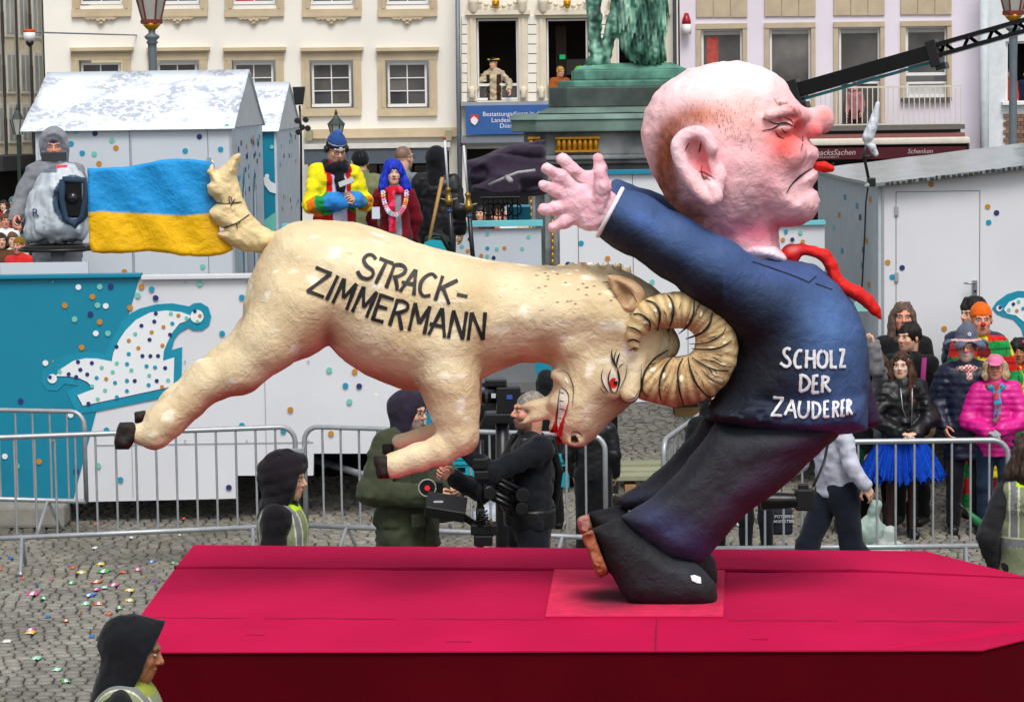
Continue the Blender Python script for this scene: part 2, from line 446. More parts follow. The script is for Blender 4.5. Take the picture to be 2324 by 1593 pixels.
def strokes(name, lst, bv, parent, off=.005, thick=0, label=None, closed=False, taper=.0, kind=None, mt=None):
    """lst: (pts, width, colour) in picture units, laid on the sculpture's surface"""
    v = []; f = []; c = []
    for pts, w, col in lst:
        P = [Vector(p) for p in pts]
        L = sum((P[i+1]-P[i]).length for i in range(len(P)-1)); n = max(2, int(L/4)+1)
        q = []; acc = 0; j = 0
        for k in range(n):
            t = L*k/(n-1)
            while j < len(P)-2 and acc+(P[j+1]-P[j]).length < t: acc += (P[j+1]-P[j]).length; j += 1
            seg = (P[j+1]-P[j]).length or 1; q.append(P[j].lerp(P[j+1], min(1, max(0, (t-acc)/seg))))
        base = len(v)
        for k, p in enumerate(q):
            d = (q[min(k+1, n-1)]-q[max(k-1, 0)]).normalized(); nn = Vector((-d.y, d.x))
            tt = k/(n-1); ww = w/2*(1-taper*abs(2*tt-1)**2)*(1+.12*math.sin(k*1.9+len(v)))
            for sx in (-1, -.33, .33, 1):
                a = p+nn*ww*sx; v.append(proj(bv, a.x, a.y, off)); c.append(col)
            if thick:
                for sx in (-1, 1):
                    a = p+nn*ww*sx; v.append(proj(bv, a.x, a.y, off-thick)); c.append(col)
        m_ = 6 if thick else 4
        for k in range(n-1):
            a = base+k*m_; b = a+m_
            for i in range(3): f.append((a+i, a+i+1, b+i+1, b+i))
            if thick: f += [(a+4, a, b, b+4), (a+3, a+5, b+5, b+3)]
        if thick:
            for a, fl in ((base, 1), (base+(n-1)*m_, 0)): f.append((a, a+4, a+5, a+3) if fl else (a, a+3, a+5, a+4))
    o = link(name, np_mesh(name, [tuple(x) for x in v], f, mt or FLATP, np.array(c), smooth=False), parent)
    if label: o['label'] = label
    if kind: o['kind'] = kind
    return o
def patch(name, poly, col, bv, parent, off=.006, rings=5, label=None, mt=None):
    """a filled painted patch laid on the surface"""
    P = [Vector(p) for p in poly]; q = []
    for i in range(len(P)):
        a, b = P[i], P[(i+1) % len(P)]; n = max(1, int((b-a).length/5))
        q += [a.lerp(b, k/n) for k in range(n)]
    cc = sum(P, Vector((0, 0)))/len(P); v = []; f = []; n = len(q)
    for r_ in range(rings):
        for p in q:
            a = cc.lerp(p, 1-r_/rings); v.append(proj(bv, a.x, a.y, off))
    v.append(proj(bv, cc.x, cc.y, off))
    for r_ in range(rings-1):
        for i in range(n): f.append((r_*n+i, r_*n+(i+1) % n, (r_+1)*n+(i+1) % n, (r_+1)*n+i))
    for i in range(n): f.append(((rings-1)*n+i, (rings-1)*n+(i+1) % n, rings*n, rings*n))
    me = bpy.data.meshes.new(name); me.from_pydata([tuple(x) for x in v], [], [t if t[2] != t[3] else t[:3] for t in f])
    me.materials.append(mt or FLATP); ca = me.color_attributes.new('col', 'FLOAT_COLOR', 'POINT')
    ca.data.foreach_set('color', np.tile(np.array([*col, 1], dtype=np.float32), len(v)))
    o = link(name, me, parent)
    if label: o['label'] = label
    return o
def blob(C, u, v, x, y, rx, ry, col, w=1., rot=0., pw=2):
    a = R(rot); dx, dy = u-x, v-y; p, q = dx*math.cos(a)+dy*math.sin(a), -dx*math.sin(a)+dy*math.cos(a)
    g = np.exp(-(np.abs(p/rx)**pw+np.abs(q/ry)**pw))*w
    return lerpc(C, col, g)
def dents(a=3., sc=.045, seed=0):
    a *= .75; sc *= 1.45
    """pressed-paper facets"""
    def fn(P):
        n = vnoise(P, sc, seed)
        return a*np.round(n*3)/3*.5 + a*.6*vnoise(P, sc*.45, seed+3)+a*.35*vnoise(P, sc*2.2, seed+5)
    return fn
# ================================================================== THE SETTING
def struct(o): o['kind'] = 'structure'; return o
# ---------------------------------------------------------------- ground
def far_ground_mat():
    m, n, l, b = _base('far_cobble'); b.inputs['Roughness'].default_value = .85; b.inputs['Specular IOR Level'].default_value = .25
    tc = n.new('ShaderNodeTexCoord'); mp = n.new('ShaderNodeMapping'); l.new(tc.outputs['Object'], mp.inputs[0])
    v = n.new('ShaderNodeTexVoronoi'); v.inputs['Scale'].default_value = 8.5; v.feature = 'DISTANCE_TO_EDGE'; v.inputs['Randomness'].default_value = .55
    v2 = n.new('ShaderNodeTexVoronoi'); v2.inputs['Scale'].default_value = 8.5; v2.inputs['Randomness'].default_value = .55
    l.new(mp.outputs[0], v.inputs['Vector']); l.new(mp.outputs[0], v2.inputs['Vector'])
    r = n.new('ShaderNodeValToRGB'); r.color_ramp.elements[0].position = .02; r.color_ramp.elements[1].position = .09
    r.color_ramp.elements[0].color = (.035, .033, .028, 1); r.color_ramp.elements[1].color = (.19, .182, .16, 1); l.new(v.outputs['Distance'], r.inputs[0])
    hsv = n.new('ShaderNodeHueSaturation'); l.new(r.outputs[0], hsv.inputs['Color'])
    mr = n.new('ShaderNodeMapRange'); mr.inputs[3].default_value = .7; mr.inputs[4].default_value = 1.25; l.new(v2.outputs['Color'], mr.inputs[0]); l.new(mr.outputs[0], hsv.inputs['Value'])
    l.new(hsv.outputs[0], b.inputs['Base Color'])
    bp = n.new('ShaderNodeBump'); bp.inputs['Distance'].default_value = .02; l.new(r.outputs[0], bp.inputs['Height']); l.new(bp.outputs[0], b.inputs['Normal'])
    return m
g = MB(); g.add([(-160, -40, -.022), (160, -40, -.022), (160, 220, -.022), (-160, 220, -.022)], [(0, 1, 2, 3)])
ground = struct(g.build('ground', mat('joint_soil', (.045, .042, .034), rough=.95, vscale=2, var=.3)))
ground['label'] = 'dark sandy joints under the grey cobblestones of the square'
g = MB(); g.add([(-160, 27.6, -.004), (160, 27.6, -.004), (160, 220, -.004), (-160, 220, -.004)], [(0, 1, 2, 3)])
struct(g.build('far_pavement', far_ground_mat()))
q = random.Random(77); stones = []
y = 15.2; row = 0
while y < 27.55:
    hgt = .104+q.uniform(-.006, .008)
    x = -5.4+q.uniform(0, .1)
    while x < 5.4:
        w = q.uniform(.082, .125); cx_, cy_ = x+w/2, y+hgt/2+.11*math.sin(x*1.15+1.1)+.05*math.sin(x*2.9+y*.8)
        px = CX+cx_/cy_*FP
        if abs(cx_) < cy_*.2+.25: stones.append((cx_, cy_, w-.016, hgt-.017, q.uniform(-.07, .07), q.uniform(.8, 1.18)))
        x += w
    y += hgt; row += 1
scol = np.array([.195, .186, .163])
cobm = vmat('cobble_granite', rough=.8, bump=.5, bscale=35, dist=.006, spec=.25, var=.22, vscale=16)
def stone_geo(w, h, j):
    rr = random.Random(j); a, b_ = w/2, h/2; i_ = .012; z = .0
    o = [(-a, -b_), (a, -b_), (a, b_), (-a, b_)]; o = [(x+rr.uniform(-.006, .006), y+rr.uniform(-.006, .006)) for x, y in o]
    low = [(x, y, -.024) for x, y in o]; mid = [(x*1., y*1., -.009) for x, y in o]; top = [(x*(1-i_/a), y*(1-i_/b_), z+rr.uniform(-.003, .003)) for x, y in o]
    F = []
    for r_ in (0, 4):
        for k in range(4): F.append((r_+k, r_+(k+1) % 4, r_+4+(k+1) % 4, r_+4+k))
    F.append((8, 9, 10, 11)); return low+mid+top, F
def tone(x, y, sh): return sh*(1+.3*float(vnoise(np.array([x, y, 0.]), .7, 3))+.2*float(vnoise(np.array([x, y, 5.]), 2.6, 4)))
vis = []
for i, s_ in enumerate(stones):
    d = Vector((s_[0], s_[1], 0))-CAM; dd_ = d.dot(_f); px = CX+d.dot(_r)/dd_*FP; py = CY-d.dot(_u)/dd_*FP
    if 0 <= px <= 430-(py-1250)*.35 and 1200 < py < 1590 and not (px > 215 and py > 1385): vis.append((-py, i))
vis.sort(); pick = set(i for _, i in vis[:300])
protos = []
for k in range(12):
    V0, F0 = stone_geo(.088, .088, 900+k); sh = .74+.05*k
    protos.append(np_mesh('cobblestone', V0, F0, cobm, np.tile(scol*sh, (len(V0), 1)), smooth=False))
V = []; F = []; Cc = []
for i, (x, y, w, h, a, sh) in enumerate(stones):
    if i in pick:
        o = bpy.data.objects.new('cobblestone', protos[min(11, max(0, int((tone(x, y, sh)-.72)/.6*12)))]); COL.objects.link(o); o.parent = ground
        o.location = (x, y, q.uniform(-.003, .003)); o.rotation_euler = (q.uniform(-.02, .02), q.uniform(-.02, .02), a); o.scale = (w/.088, h/.088, 1)
    else:
        v0, f0 = stone_geo(w, h, i); n = len(V); ca, sa = math.cos(a), math.sin(a); dz = q.uniform(-.004, .004)
        V += [(x+p[0]*ca-p[1]*sa, y+p[0]*sa+p[1]*ca, p[2]+dz) for p in v0]; F += [tuple(k+n for k in f) for f in f0]
        Cc += [scol*tone(x, y, sh)*np.array([1, 1-.01*(i % 5), 1-.02*(i % 7)])]*len(v0)
o = link('cobblestones', np_mesh('cobblestones', V, F, cobm, np.array(Cc), smooth=False), ground); o['kind'] = 'stuff'
# ---------------------------------------------------------------- materials of buildings
wallA = mat('cream_render', '#e9e5dc', rough=.9, var=.05, vscale=.35, bump=.2, bscale=30, dist=.01, dirt=.07)
stoneA = mat('sandstone_trim', '#bfae92', rough=.85, var=.1, vscale=2, bump=.2, bscale=20)
wallB = mat('ivory_stucco', '#e6e1d6', rough=.85, var=.05, vscale=1)
trimB = mat('ivory_moulding', '#d6ccb8', rough=.8, var=.07, vscale=2)
wallC = mat('pale_lilac_render', '#dad2de', rough=.9, var=.05, vscale=.6, dirt=.03)
tanC = mat('tan_stone_panel', '#b5a58c', rough=.85, var=.1, vscale=3)
white = mat('white_window_paint', '#dcdcdc', rough=.5, var=.03)
glass = mat('dark_window_glass', (.07, .068, .066), rough=.05, var=.75, vscale=.6, spec=.6)
dark = mat('dark_interior', (.012, .011, .011), rough=.9)
gold = mat('gilded_metal', '#c08a1e', rough=.35, metal=.6, var=.2, vscale=20)
greyp = mat('grey_paint', '#5f6a72', rough=.5)
zinc = mat('zinc_pipe', '#6f7680', rough=.5, metal=.3)
GL = [glass, mat('window_glass_b', (.11, .105, .1), rough=.05, var=.6, vscale=.9), mat('window_glass_c', (.05, .052, .06), rough=.04, var=.7, vscale=.5), glass]
def facade(name, mt, x0, y0, x1, y1, holes, Y, dep, parent):
    A, B, Cz, D = rect(x0, y0, x1, y1, Y); hs_ = [rect(*h, Y) for h in holes]
    xs = sorted({A, B, *[h[0] for h in hs_], *[h[1] for h in hs_]}); xs = [x for x in xs if A <= x <= B]
    zs_ = sorted({Cz, D, *[h[2] for h in hs_], *[h[3] for h in hs_]}); zs_ = [z for z in zs_ if Cz <= z <= D]
    b = MB()
    for i in range(len(xs)-1):
        for j in range(len(zs_)-1):
            mx, mz = (xs[i]+xs[i+1])/2, (zs_[j]+zs_[j+1])/2
            if any(h[0] < mx < h[1] and h[2] < mz < h[3] for h in hs_): continue
            b.add([(xs[i], Y, zs_[j]), (xs[i+1], Y, zs_[j]), (xs[i+1], Y, zs_[j+1]), (xs[i], Y, zs_[j+1])], [(0, 1, 2, 3)])
    for h in hs_:
        a, c, d, e = h; e2 = min(e, D); a = max(a, A); c = min(c, B); d = max(d, Cz)
        b.add([(a, Y, d), (c, Y, d), (c, Y, e2), (a, Y, e2), (a, Y+dep, d), (c, Y+dep, d), (c, Y+dep, e2), (a, Y+dep, e2)], [(0, 4, 5, 1), (1, 5, 6, 2), (2, 6, 7, 3), (3, 7, 4, 0)])
    b.add([(A, Y+8, Cz), (A, Y, Cz), (A, Y, D), (A, Y+8, D), (B, Y+8, Cz), (B, Y, Cz), (B, Y, D), (B, Y+8, D)], [(0, 1, 2, 3), (5, 4, 7, 6), (3, 2, 6, 7)])
    return b.build(name, mt, parent)
def window(parent, x0, y0, x1, y1, Y, cols=2, rows=3, fm=None, fw=5, gm=None, glassy=True):
    fm = fm or white; f = MB()
    pb(f, x0, y0, x1, y0+fw, Y, .08); pb(f, x0, y1-fw*1.4, x1, y1, Y, .1); pb(f, x0, y0+fw, x0+fw, y1-fw*1.4, Y+.002, .08); pb(f, x1-fw, y0+fw, x1, y1-fw*1.4, Y+.002, .08)
    o = f.build('window_frame', fm, parent)
    a, b_, c, d = x0+fw, x1-fw, y0+fw, y1-fw*1.4
    for i in range(1, cols):
        x = a+(b_-a)*i/cols; pbo('glazing_bar', fm, x-1.3, c, x+1.3, d, Y+.012, .03, o)
    for j in range(1, rows):
        y = c+(d-c)*j/rows; pbo('glazing_bar', fm, a, y-1.2, b_, y+1.2, Y+.01, .03, o)
    if glassy:
        for i in range(cols):
            for j in range(rows):
                w_, h_ = (b_-a)/cols, (d-c)/rows
                pbo('pane', gm or GL[(int(x0)*7+i*3+j*5) % 4], a+w_*i-.5, c+h_*j-.5, a+w_*(i+1)+.5, c+h_*(j+1)+.5, Y+.05, .01, o)
    return o
YB = 72.0
def bldg(name, px, label, cat='building'): return empty(name, (at(px, 500, YB).x, YB, 0), label, cat)
# ---------------------------------------------------------------- building A (cream, sandstone windows)
A = bldg('townhouse', 570, 'cream rendered townhouse with sandstone framed windows behind the carnival huts')
wc_ = [229, 403, 576, 752, 924]
low = [(x-49, 137, x+50, 246) for x in wc_]; upp = [(x-49, -60, x+50, 13) for x in wc_]
shop = [(150, 345, 660, 470), (700, 345, 1020, 470)]
wallobj = facade('wall', wallA, 104, -120, 1041, 530, low+upp+shop, YB, .25, A)
for k, x in enumerate(wc_):
    s_ = 60; b = MB()
    dz = (576-x)*.012
    for y0, y1 in ((112, 265), (-90, 40)):
        b = MB(); pb(b, x-67, y0+8, x-49, y1-18, YB-.06, .3); pb(b, x+50, y0+8, x+68, y1-18, YB-.06, .3); pb(b, x-67, y1-19, x+68, y1, YB-.07, .3); pb(b, x-67, y0+8, x+68, y0+25, YB-.07, .3)
        pb(b, x-71, y0-4, x+72, y0+4, YB-.2, .25); pb(b, x-68, y0+4, x+69, y0+8, YB-.13, .2); pb(b, x-58, y0+25, x-52, y1-20, YB-.085, .05); pb(b, x+53, y0+25, x+59, y1-20, YB-.085, .05); pb(b, x-66, y1-6, x+67, y1-1, YB-.1, .05)
        b.build('window_surround', stoneA, A)
    b = MB(); pts = [(x-40, 40), (x-28, 47), (x-12, 46), (x-4, 56), (x, 59), (x+4, 56), (x+12, 46), (x+28, 47), (x+40, 40)]
    b.prism([(at(p[0], p[1], YB).x, at(p[0], p[1], YB).z) for p in pts], YB-.09, YB+.05); b.build('carved_apron', stoneA, A, bevel=.012)
    b = MB()
    for dx, dy, r_ in ((-24, 43, 2.2), (-14, 43, 2), (-6, 48, 2.4), (0, 53, 2.6), (6, 48, 2.4), (14, 43, 2), (24, 43, 2.2), (0, 45, 3)):
        p = at(x+dx, dy, YB-.1); b.ell(p, (r_*.013, .03, r_*.013), 8, 6)
    o = b.build('carved_scroll', stoneA, A, smooth=True); o['kind'] = 'stuff'
    window(A, x-44, 143, x+45, 243, YB+.12, 2, 3); window(A, x-47, -60, x+48, 10, YB+.12, 2, 2)
for y0, y1, d in ((292, 310, .12), (310, 313, .16)): pbo('string_course', stoneA, 690, y0, 1040, y1, YB-d, d+.05, A)
for x in (702, 1018): pbo('awning_bracket', mat('bracket_stone', '#8e8a72'), x-7, 296, x+7, 320, YB-.3, .3, A)
pbo('awning_box', mat('awning_cream', '#c9c7c0'), 690, 326, 1022, 337, YB-.9, .5, A); pbo('awning_valance', mat('slate_blue_awning', '#4b545e'), 690, 337, 1016, 372, YB-.85, .04, A)
pbo('shop_interior', dark, 150, 345, 1020, 480, YB+.6, .05, A)
for i in range(6): pbo('shop_glazing', mat('shop_glass', '#3a3431', rough=.1, var=.4, vscale=2), 152+i*84, 350, 152+i*84+78, 470, YB+.2, .03, A)
for i in range(4): pbo('shop_glazing', mat('shop_glass', '#3a3431'), 702+i*80, 375, 702+i*80+74, 470, YB+.2, .03, A)
for x, y, w, h, c in ((742, 232, 20, 10, '#3d5c8a'), (768, 232, 12, 10, '#8c4a2c'), (898, 228, 7, 15, '#c06a2a'), (925, 230, 22, 10, '#4fa39b'), (910, 232, 14, 9, '#9a3f28')):
    o = pbo('object_on_sill', mat('sill_'+c, c), x-w/2-(0), y-h/2-3, x+w/2, y+h/2-1, YB+.3, .1, A)
o = pbo('red_decoration', mat('red_cloth', '#a3141c'), 535, -40, 585, 9, YB+.158, .02, A)
# ---------------------------------------------------------------- building B (ivory, ornate)
B = bldg('ornate_house', 1290, 'ornate ivory house with gilded lion masks above tall open windows and blue sign')
hB = [(1082, 42, 1176, 229), (1240, 42, 1336, 229), (1400, 42, 1494, 229), (1060, 335, 1530, 520)]
facade('wall', wallB, 1046, -120, 1540, 530, hB, YB-.3, .3, B)
pbo('room_back', mat('dim_room', (.05, .04, .037), rough=.9, var=.3, vscale=1), 1050, 30, 1535, 235, YB+3.5, .1, B)
pbo('room_ceiling', mat('dim_ceiling', (.12, .11, .105), rough=.9), 1050, 36, 1535, 42, YB+.2, 3.2, B)
pbo('room_partition', mat('dim_partition', (.09, .06, .05), rough=.9), 1262, 60, 1286, 230, YB+1.2, .1, B)
pbo('exit_sign', mat('exit_green', '#0d8f4a', emit=(.02, .5, .2, .5)), 1270, 125, 1283, 135, YB+1.0, .05, B)
pbo('white_counter', mat('dim_white', '#8a8a86'), 1285, 135, 1330, 170, YB+2.0, .1, B)
for x in (1082, 1240, 1400):
    xr = x+95; b = MB()
    pb(b, x-22, 34, x-1, 230, YB-.38, .12); pb(b, xr+1, 34, xr+22, 230, YB-.38, .12); pb(b, x-26, 24, xr+26, 34, YB-.5, .24); pb(b, x-22, 34, xr+22, 41, YB-.4, .12); pb(b, x-14, 44, x-8, 226, YB-.42, .05); pb(b, xr+8, 44, xr+14, 226, YB-.42, .05)
    b.build('window_surround', trimB, B)
    window(B, x+1, 44, xr-1, 228, YB-.2, 1, 1, glassy=False, fw=4); pbo('lower_rail', white, x+4, 190, xr-4, 196, YB-.21, .05, B); pbo('lower_pane', glass, x+6, 196, xr-6, 223, YB-.17, .01, B)
    b = MB()
    for k in range(7):
        t = k/6; p = at(x+8+t*80, 6+10*math.sin(t*math.pi), YB-.42); b.ell(p, (.07, .06, .06), 8, 6)
    o = b.build('stucco_garland', trimB, B, smooth=True); o['kind'] = 'stuff'
    for sx in (x-8, xr+8):
        b = MB(); p = at(sx, 8, YB-.45); b.lathe(p+Vector((0, 0, -.1)), [(.05, -.2), (.12, -.1), (.12, .1), (.16, .2)], 10); b.build('stucco_scroll', trimB, B, smooth=True)
    for sx in (x-11, xr+11):
        b = MB(); p = at(sx, 212, YB-.45); b.lathe(p, [(.02, -.16), (.1, -.1), (.06, 0), (.11, .12), (.03, .18)], 10); b.build('surround_scroll', trimB, B, smooth=True)
for x in (1125, 1287):
    b = MB(); p = at(x, 8, YB-.5); b.ell(p, (.1, .1, .14), 12, 8); b.ell(p+Vector((0, -.08, -.02)), (.05, .06, .05), 8, 6); b.ell(p+Vector((-.06, -.04, .05)), (.04, .04, .04), 8, 6); b.ell(p+Vector((.06, -.04, .05)), (.04, .04, .04), 8, 6); b.ell(p+Vector((0, -.05, -.1)), (.05, .05, .05), 8, 6)
    lm = b.build('lion_mask', gold, B, smooth=True)
for xx in ((1048, 1060), (1198, 1218), (1358, 1378)):
    for k in range(9):
        b = MB(); pb(b, xx[0], 36+k*22, xx[1], 36+k*22+20, YB-.4, .12); b.build('rusticated_block', wallB, B, bevel=.01)
pbo('cornice', mat('grey_cornice', '#8f9499'), 1046, 229, 1540, 238, YB-.6, .35, B)
pbo('shop_fascia', mat('fascia_grey', '#737a82'), 1046, 305, 1540, 322, YB-.6, .3, B)
pbo('lower_cornice', mat('fascia_dark', '#3d434a'), 1050, 322, 1538, 328, YB-.7, .3, B)
pbo('shop_interior', dark, 1056, 335, 1536, 520, YB+.4, .05, B)
sgn = pbo('sign_board', mat('sign_blue', '#2a5796', rough=.5, var=.04), 1057, 239, 1270, 305, YB-.66, .06, B)
wt = mat('sign_white', '#d8dce4', rough=.6, var=0)
def sign_text(t, x, y, px, Y, mt, parent, **k):
    p = at(x, y, Y); s_ = FP/Y; return text_obj('sign_lettering', t, px/s_, mt, Matrix.Translation(p), parent, **k)
for t, x, y in (('Bestattungsdienst in der', 1156, 259), ('Landeshauptstadt', 1156, 273), ('Düsseldorf', 1156, 286)): sign_text(t, x+10, y, 14.5, YB-.665, wt, sgn, extr=.004)
b = MB(); b.prism([(at(a, c, YB).x, at(a, c, YB).z) for a, c in ((1068, 260), (1087, 260), (1087, 276), (1078, 284), (1068, 276))], YB-.68, YB-.66); cr = b.build('crest_shield', mat('crest_red', '#b8322c'), sgn)
b = MB(); b.prism([(at(a, c, YB).x, at(a, c, YB).z) for a, c in ((1069, 270), (1076, 264), (1082, 268), (1086, 273), (1082, 281), (1078, 284), (1070, 278))], YB-.69, YB-.68); b.build('crest_lion', mat('crest_white', '#dcdcdc'), sgn)
dp_ = MB(); dp_.tube([at(1038, -60, YB-.5), at(1040, 200, YB-.5), at(1046, 530, YB-.5)], .06, 10); dp_.build('drainpipe', zinc, B, smooth=True)
# ---------------------------------------------------------------- building C (lilac, balcony)
Cb = bldg('lilac_house', 1880, 'pale lilac house with iron balcony and dark red shop awning')
cw = [1638, 1793, 1950, 2102]
hC = [(x-47, 66, x+48, 240) for x in cw[:2]]+[(1903, 64, 1998, 300)]+[(2056, 60, 2150, 222)]+[(1560, 330, 2200, 520)]
facade('wall', wallC, 1544, -120, 2226, 530, hC, YB, .25, Cb)
for i, x in enumerate(cw):
    yo = -i*2.; yb = (248, 248, 300, 226)[i]; b = MB()
    pb(b, x-58, 60+yo, x-47, yb, YB-.05, .2); pb(b, x+48, 60+yo, x+58, yb, YB-.05, .2); pb(b, x-58, 54+yo, x+58, 66+yo, YB-.07, .2); b.build('window_surround', tanC, Cb)
    for k in range(3): pbo('stone_panel', tanC, x-58+k*39, -60, x-58+k*39+38, 40+yo, YB-.05, .1, Cb, bevel=.01)
    w_ = window(Cb, x-46, 66+yo, x+47, (240, 238, 180, 178)[i]-6, YB+.1, 1, 1)
    pbo('roller_blind', mat('blind_grey', '#a9aaa6'), x-41, 72+yo, x+42, 80+yo, YB+.14, .01, Cb)
window(Cb, 1904, 186, 1997, 300, YB+.1, 1, 1); window(Cb, 2057, 186, 2149, 222, YB+.1, 1, 1, gm=mat('vent_white', '#b5b8ba'))
pbo('window_sill', mat('slate_sill', '#54504a'), 2046, 222, 2160, 230, YB-.15, .3, Cb)
pbo('red_decoration', mat('red_balloons', '#a8453c', var=.3, vscale=8), 1604, 84, 1630, 200, YB+.145, .004, Cb)
b = MB(); pb(b, 1836, 196, 2182, 200, YB-1.1, .06); b.build('balcony_rail', mat('cream_iron', '#c9c3b3', rough=.6), Cb)
pbo('balcony_rail', mat('cream_iron', '#c9c3b3'), 1836, 281, 2182, 284, YB-1.1, .05, Cb)
for k in range(30): pbo('baluster', mat('cream_iron', '#c9c3b3'), 1838+k*11.8, 200, 1840+k*11.8, 281, YB-1.09, .03, Cb)
pbo('balcony_slab', mat('balcony_slab', '#5c5a58'), 1826, 285, 2190, 296, YB-1.2, 1.2, Cb); pbo('balcony_slab_foot', mat('slab_dark', '#3c3a3a'), 1836, 296, 2180, 303, YB-1.0, 1.0, Cb)
aw = pbo('awning_box', mat('awning_cream2', '#cfc8bb'), 1790, 314, 2202, 329, YB-1.6, 1.0, Cb, bevel=.05)
pbo('awning_fringe', mat('awning_stripe', '#7a4a45'), 1830, 304, 2190, 314, YB-1.2, .6, Cb)
va = pbo('awning_valance', mat('bordeaux_canvas', '#47121c', rough=.9), 1796, 335, 2194, 361, YB-1.55, .05, Cb)
ct = mat('awning_text', '#b5a0a0', var=0)
sign_text('SnacksSachen', 1892, 347, 18, YB-1.56, ct, va, shear=.25, extr=.004); sign_text('Düsseldorf', 1880, 357, 8, YB-1.56, ct, va, extr=.004, space=1.3); sign_text('Schenken', 2088, 344, 15, YB-1.56, ct, va, shear=.25, extr=.004)
pbo('shop_interior', dark, 1556, 330, 2204, 520, YB+.3, .05, Cb)
q = random.Random(8)
for k in range(16):
    x = q.uniform(1860, 2200); y = q.uniform(365, 395); b = MB(); b.ell(at(x, y, YB+.2), (.05, .05, .05), 8, 6); b.build('shop_ornament', mat('orn%d' % (k % 4), ['#a39a5a', '#9c9c9c', '#7a3c3c', '#5c7a5a'][k % 4]), Cb, smooth=True)
b = MB(); p = at(1558, 60, YB-.2); b.lathe(p, [(.13, -.22), (.13, .05)], 12); b.build('beacon_body', white, Cb, smooth=True); b = MB(); b.lathe(p+Vector((0, 0, .05)), [(.12, 0), (.12, .1), (.05, .3)], 12); b.build('alarm_beacon', mat('beacon_red', '#9c1420', rough=.3), Cb, smooth=True)
b = MB(); pb(b, 1529, -60, 1537, 530, YB-.6, .15); b.build('drainpipe', mat('dark_pipe', '#3b3e44'), Cb)
# ---------------------------------------------------------------- building D (white, right edge)
D_ = bldg('white_house', 2330, 'white house with brick panel at the right edge of the square')
facade('wall', mat('bluish_white_render', '#cfd4d8', rough=.9), 2238, -120, 2480, 530, [(2282, 94, 2390, 234)], YB-.4, .3, D_)
pbo('room_back', dark, 2270, 80, 2400, 250, YB+1.2, .05, D_); window(D_, 2282, 94, 2390, 236, YB-.3, 1, 1, glassy=False, fw=5)
pbo('window_sill', white, 2276, 232, 2396, 238, YB-.6, .3, D_)
for j in range(10):
    for i in range(9): pbo('brick', mat('brown_brick%d' % ((i*3+j) % 3), ['#7a5a4a', '#8a6753', '#6b4c40'][(i*3+j) % 3]), 2278+i*13+(6 if j % 2 else 0), 259+j*9, 2278+i*13+12+(6 if j % 2 else 0), 267+j*9, YB-.46, .08, D_)
b = MB(); b.tube([at(2233, -60, YB-.7), at(2235, 530, YB-.7)], .12, 10); b.build('drainpipe', mat('pale_pipe', '#b9c2c8'), D_, smooth=True)
# ---------------------------------------------------------------- building E (left, receding)
E_ = empty('corner_house', (at(30, 500, 64).x, 64, 0), 'beige house on the left with tall window bays running away to the square corner', 'building')
P0, P1 = at(-90, 300, 72), at(103, 300, 78); P0.z = 0; P1.z = 0; dE = (P1-P0); LE = dE.length; dE.normalize(); nE = Vector((dE.y, -dE.x, 0))
ME = Matrix.Translation(P0) @ Matrix(((dE.x, -nE.x, 0, 0), (dE.y, -nE.y, 0, 0), (0, 0, 1, 0), (0, 0, 0, 1)))
b = MB(); b.box(0, LE, 0, 6, 0, 12, ME); b.build('wall', mat('beige_render', '#e2d9c4', rough=.9), E_)
for i in range(6):
    for j, (z0, z1) in enumerate(((2.6, 3.7), (4.0, 5.2), (5.6, 6.9))):
        u0 = LE*(i+.25)/6
        b = MB(); b.box(u0, u0+LE/10, -.03, -.002, z0, z1, ME); o = b.build('window_frame', mat('offwhite_frame', '#dcdcd6'), E_)
        for s_ in (0, 1):
            b = MB(); w_ = LE/20; b.box(u0+.06+s_*w_, u0+w_-.03+s_*w_, -.04, -.031, z0+.1, z1-.1, ME); b.build('pane', mat('pale_glass', '#a5aaa8', rough=.5, var=.3, vscale=1), o)
    if i % 2 == 1:
        for z in (2.4, 3.9, 5.4): b = MB(); b.box(LE*(i-.02)/6, LE*(i+.14)/6, -.03, -.002, z, z+.9, ME); b.build('red_panel', mat('oxblood_panel', '#5c2a26'), E_)
    b = MB(); b.tube([ME @ Vector((LE*(i+.95)/6, -.06, 1)), ME @ Vector((LE*(i+.95)/6, -.06, 12))], .035, 6); b.build('drainpipe', mat('dark_pipe', '#3b3e44'), E_)
b = MB(); b.box(0, LE*.55, -1.2, -.1, 1.9, 2.3, ME); b.build('awning', mat('black_awning', '#2a2a2e'), E_)
b = MB(); b.box(0, LE*.7, -.3, -.01, 0, 1.9, ME); b.build('shopfront', dark, E_)
E2 = empty('background_house', (at(60, 500, 95).x, 95, 0), 'pale yellow house closing the gap beside the cream townhouse', 'building')
pbo('wall', mat('pale_yellow_render', '#c9c096'), -120, -200, 330, 540, 95, 4, E2)
for j in range(5): pbo('window', glass, 40, -60+j*80, 70, -20+j*80, 94.95, .06, E2)
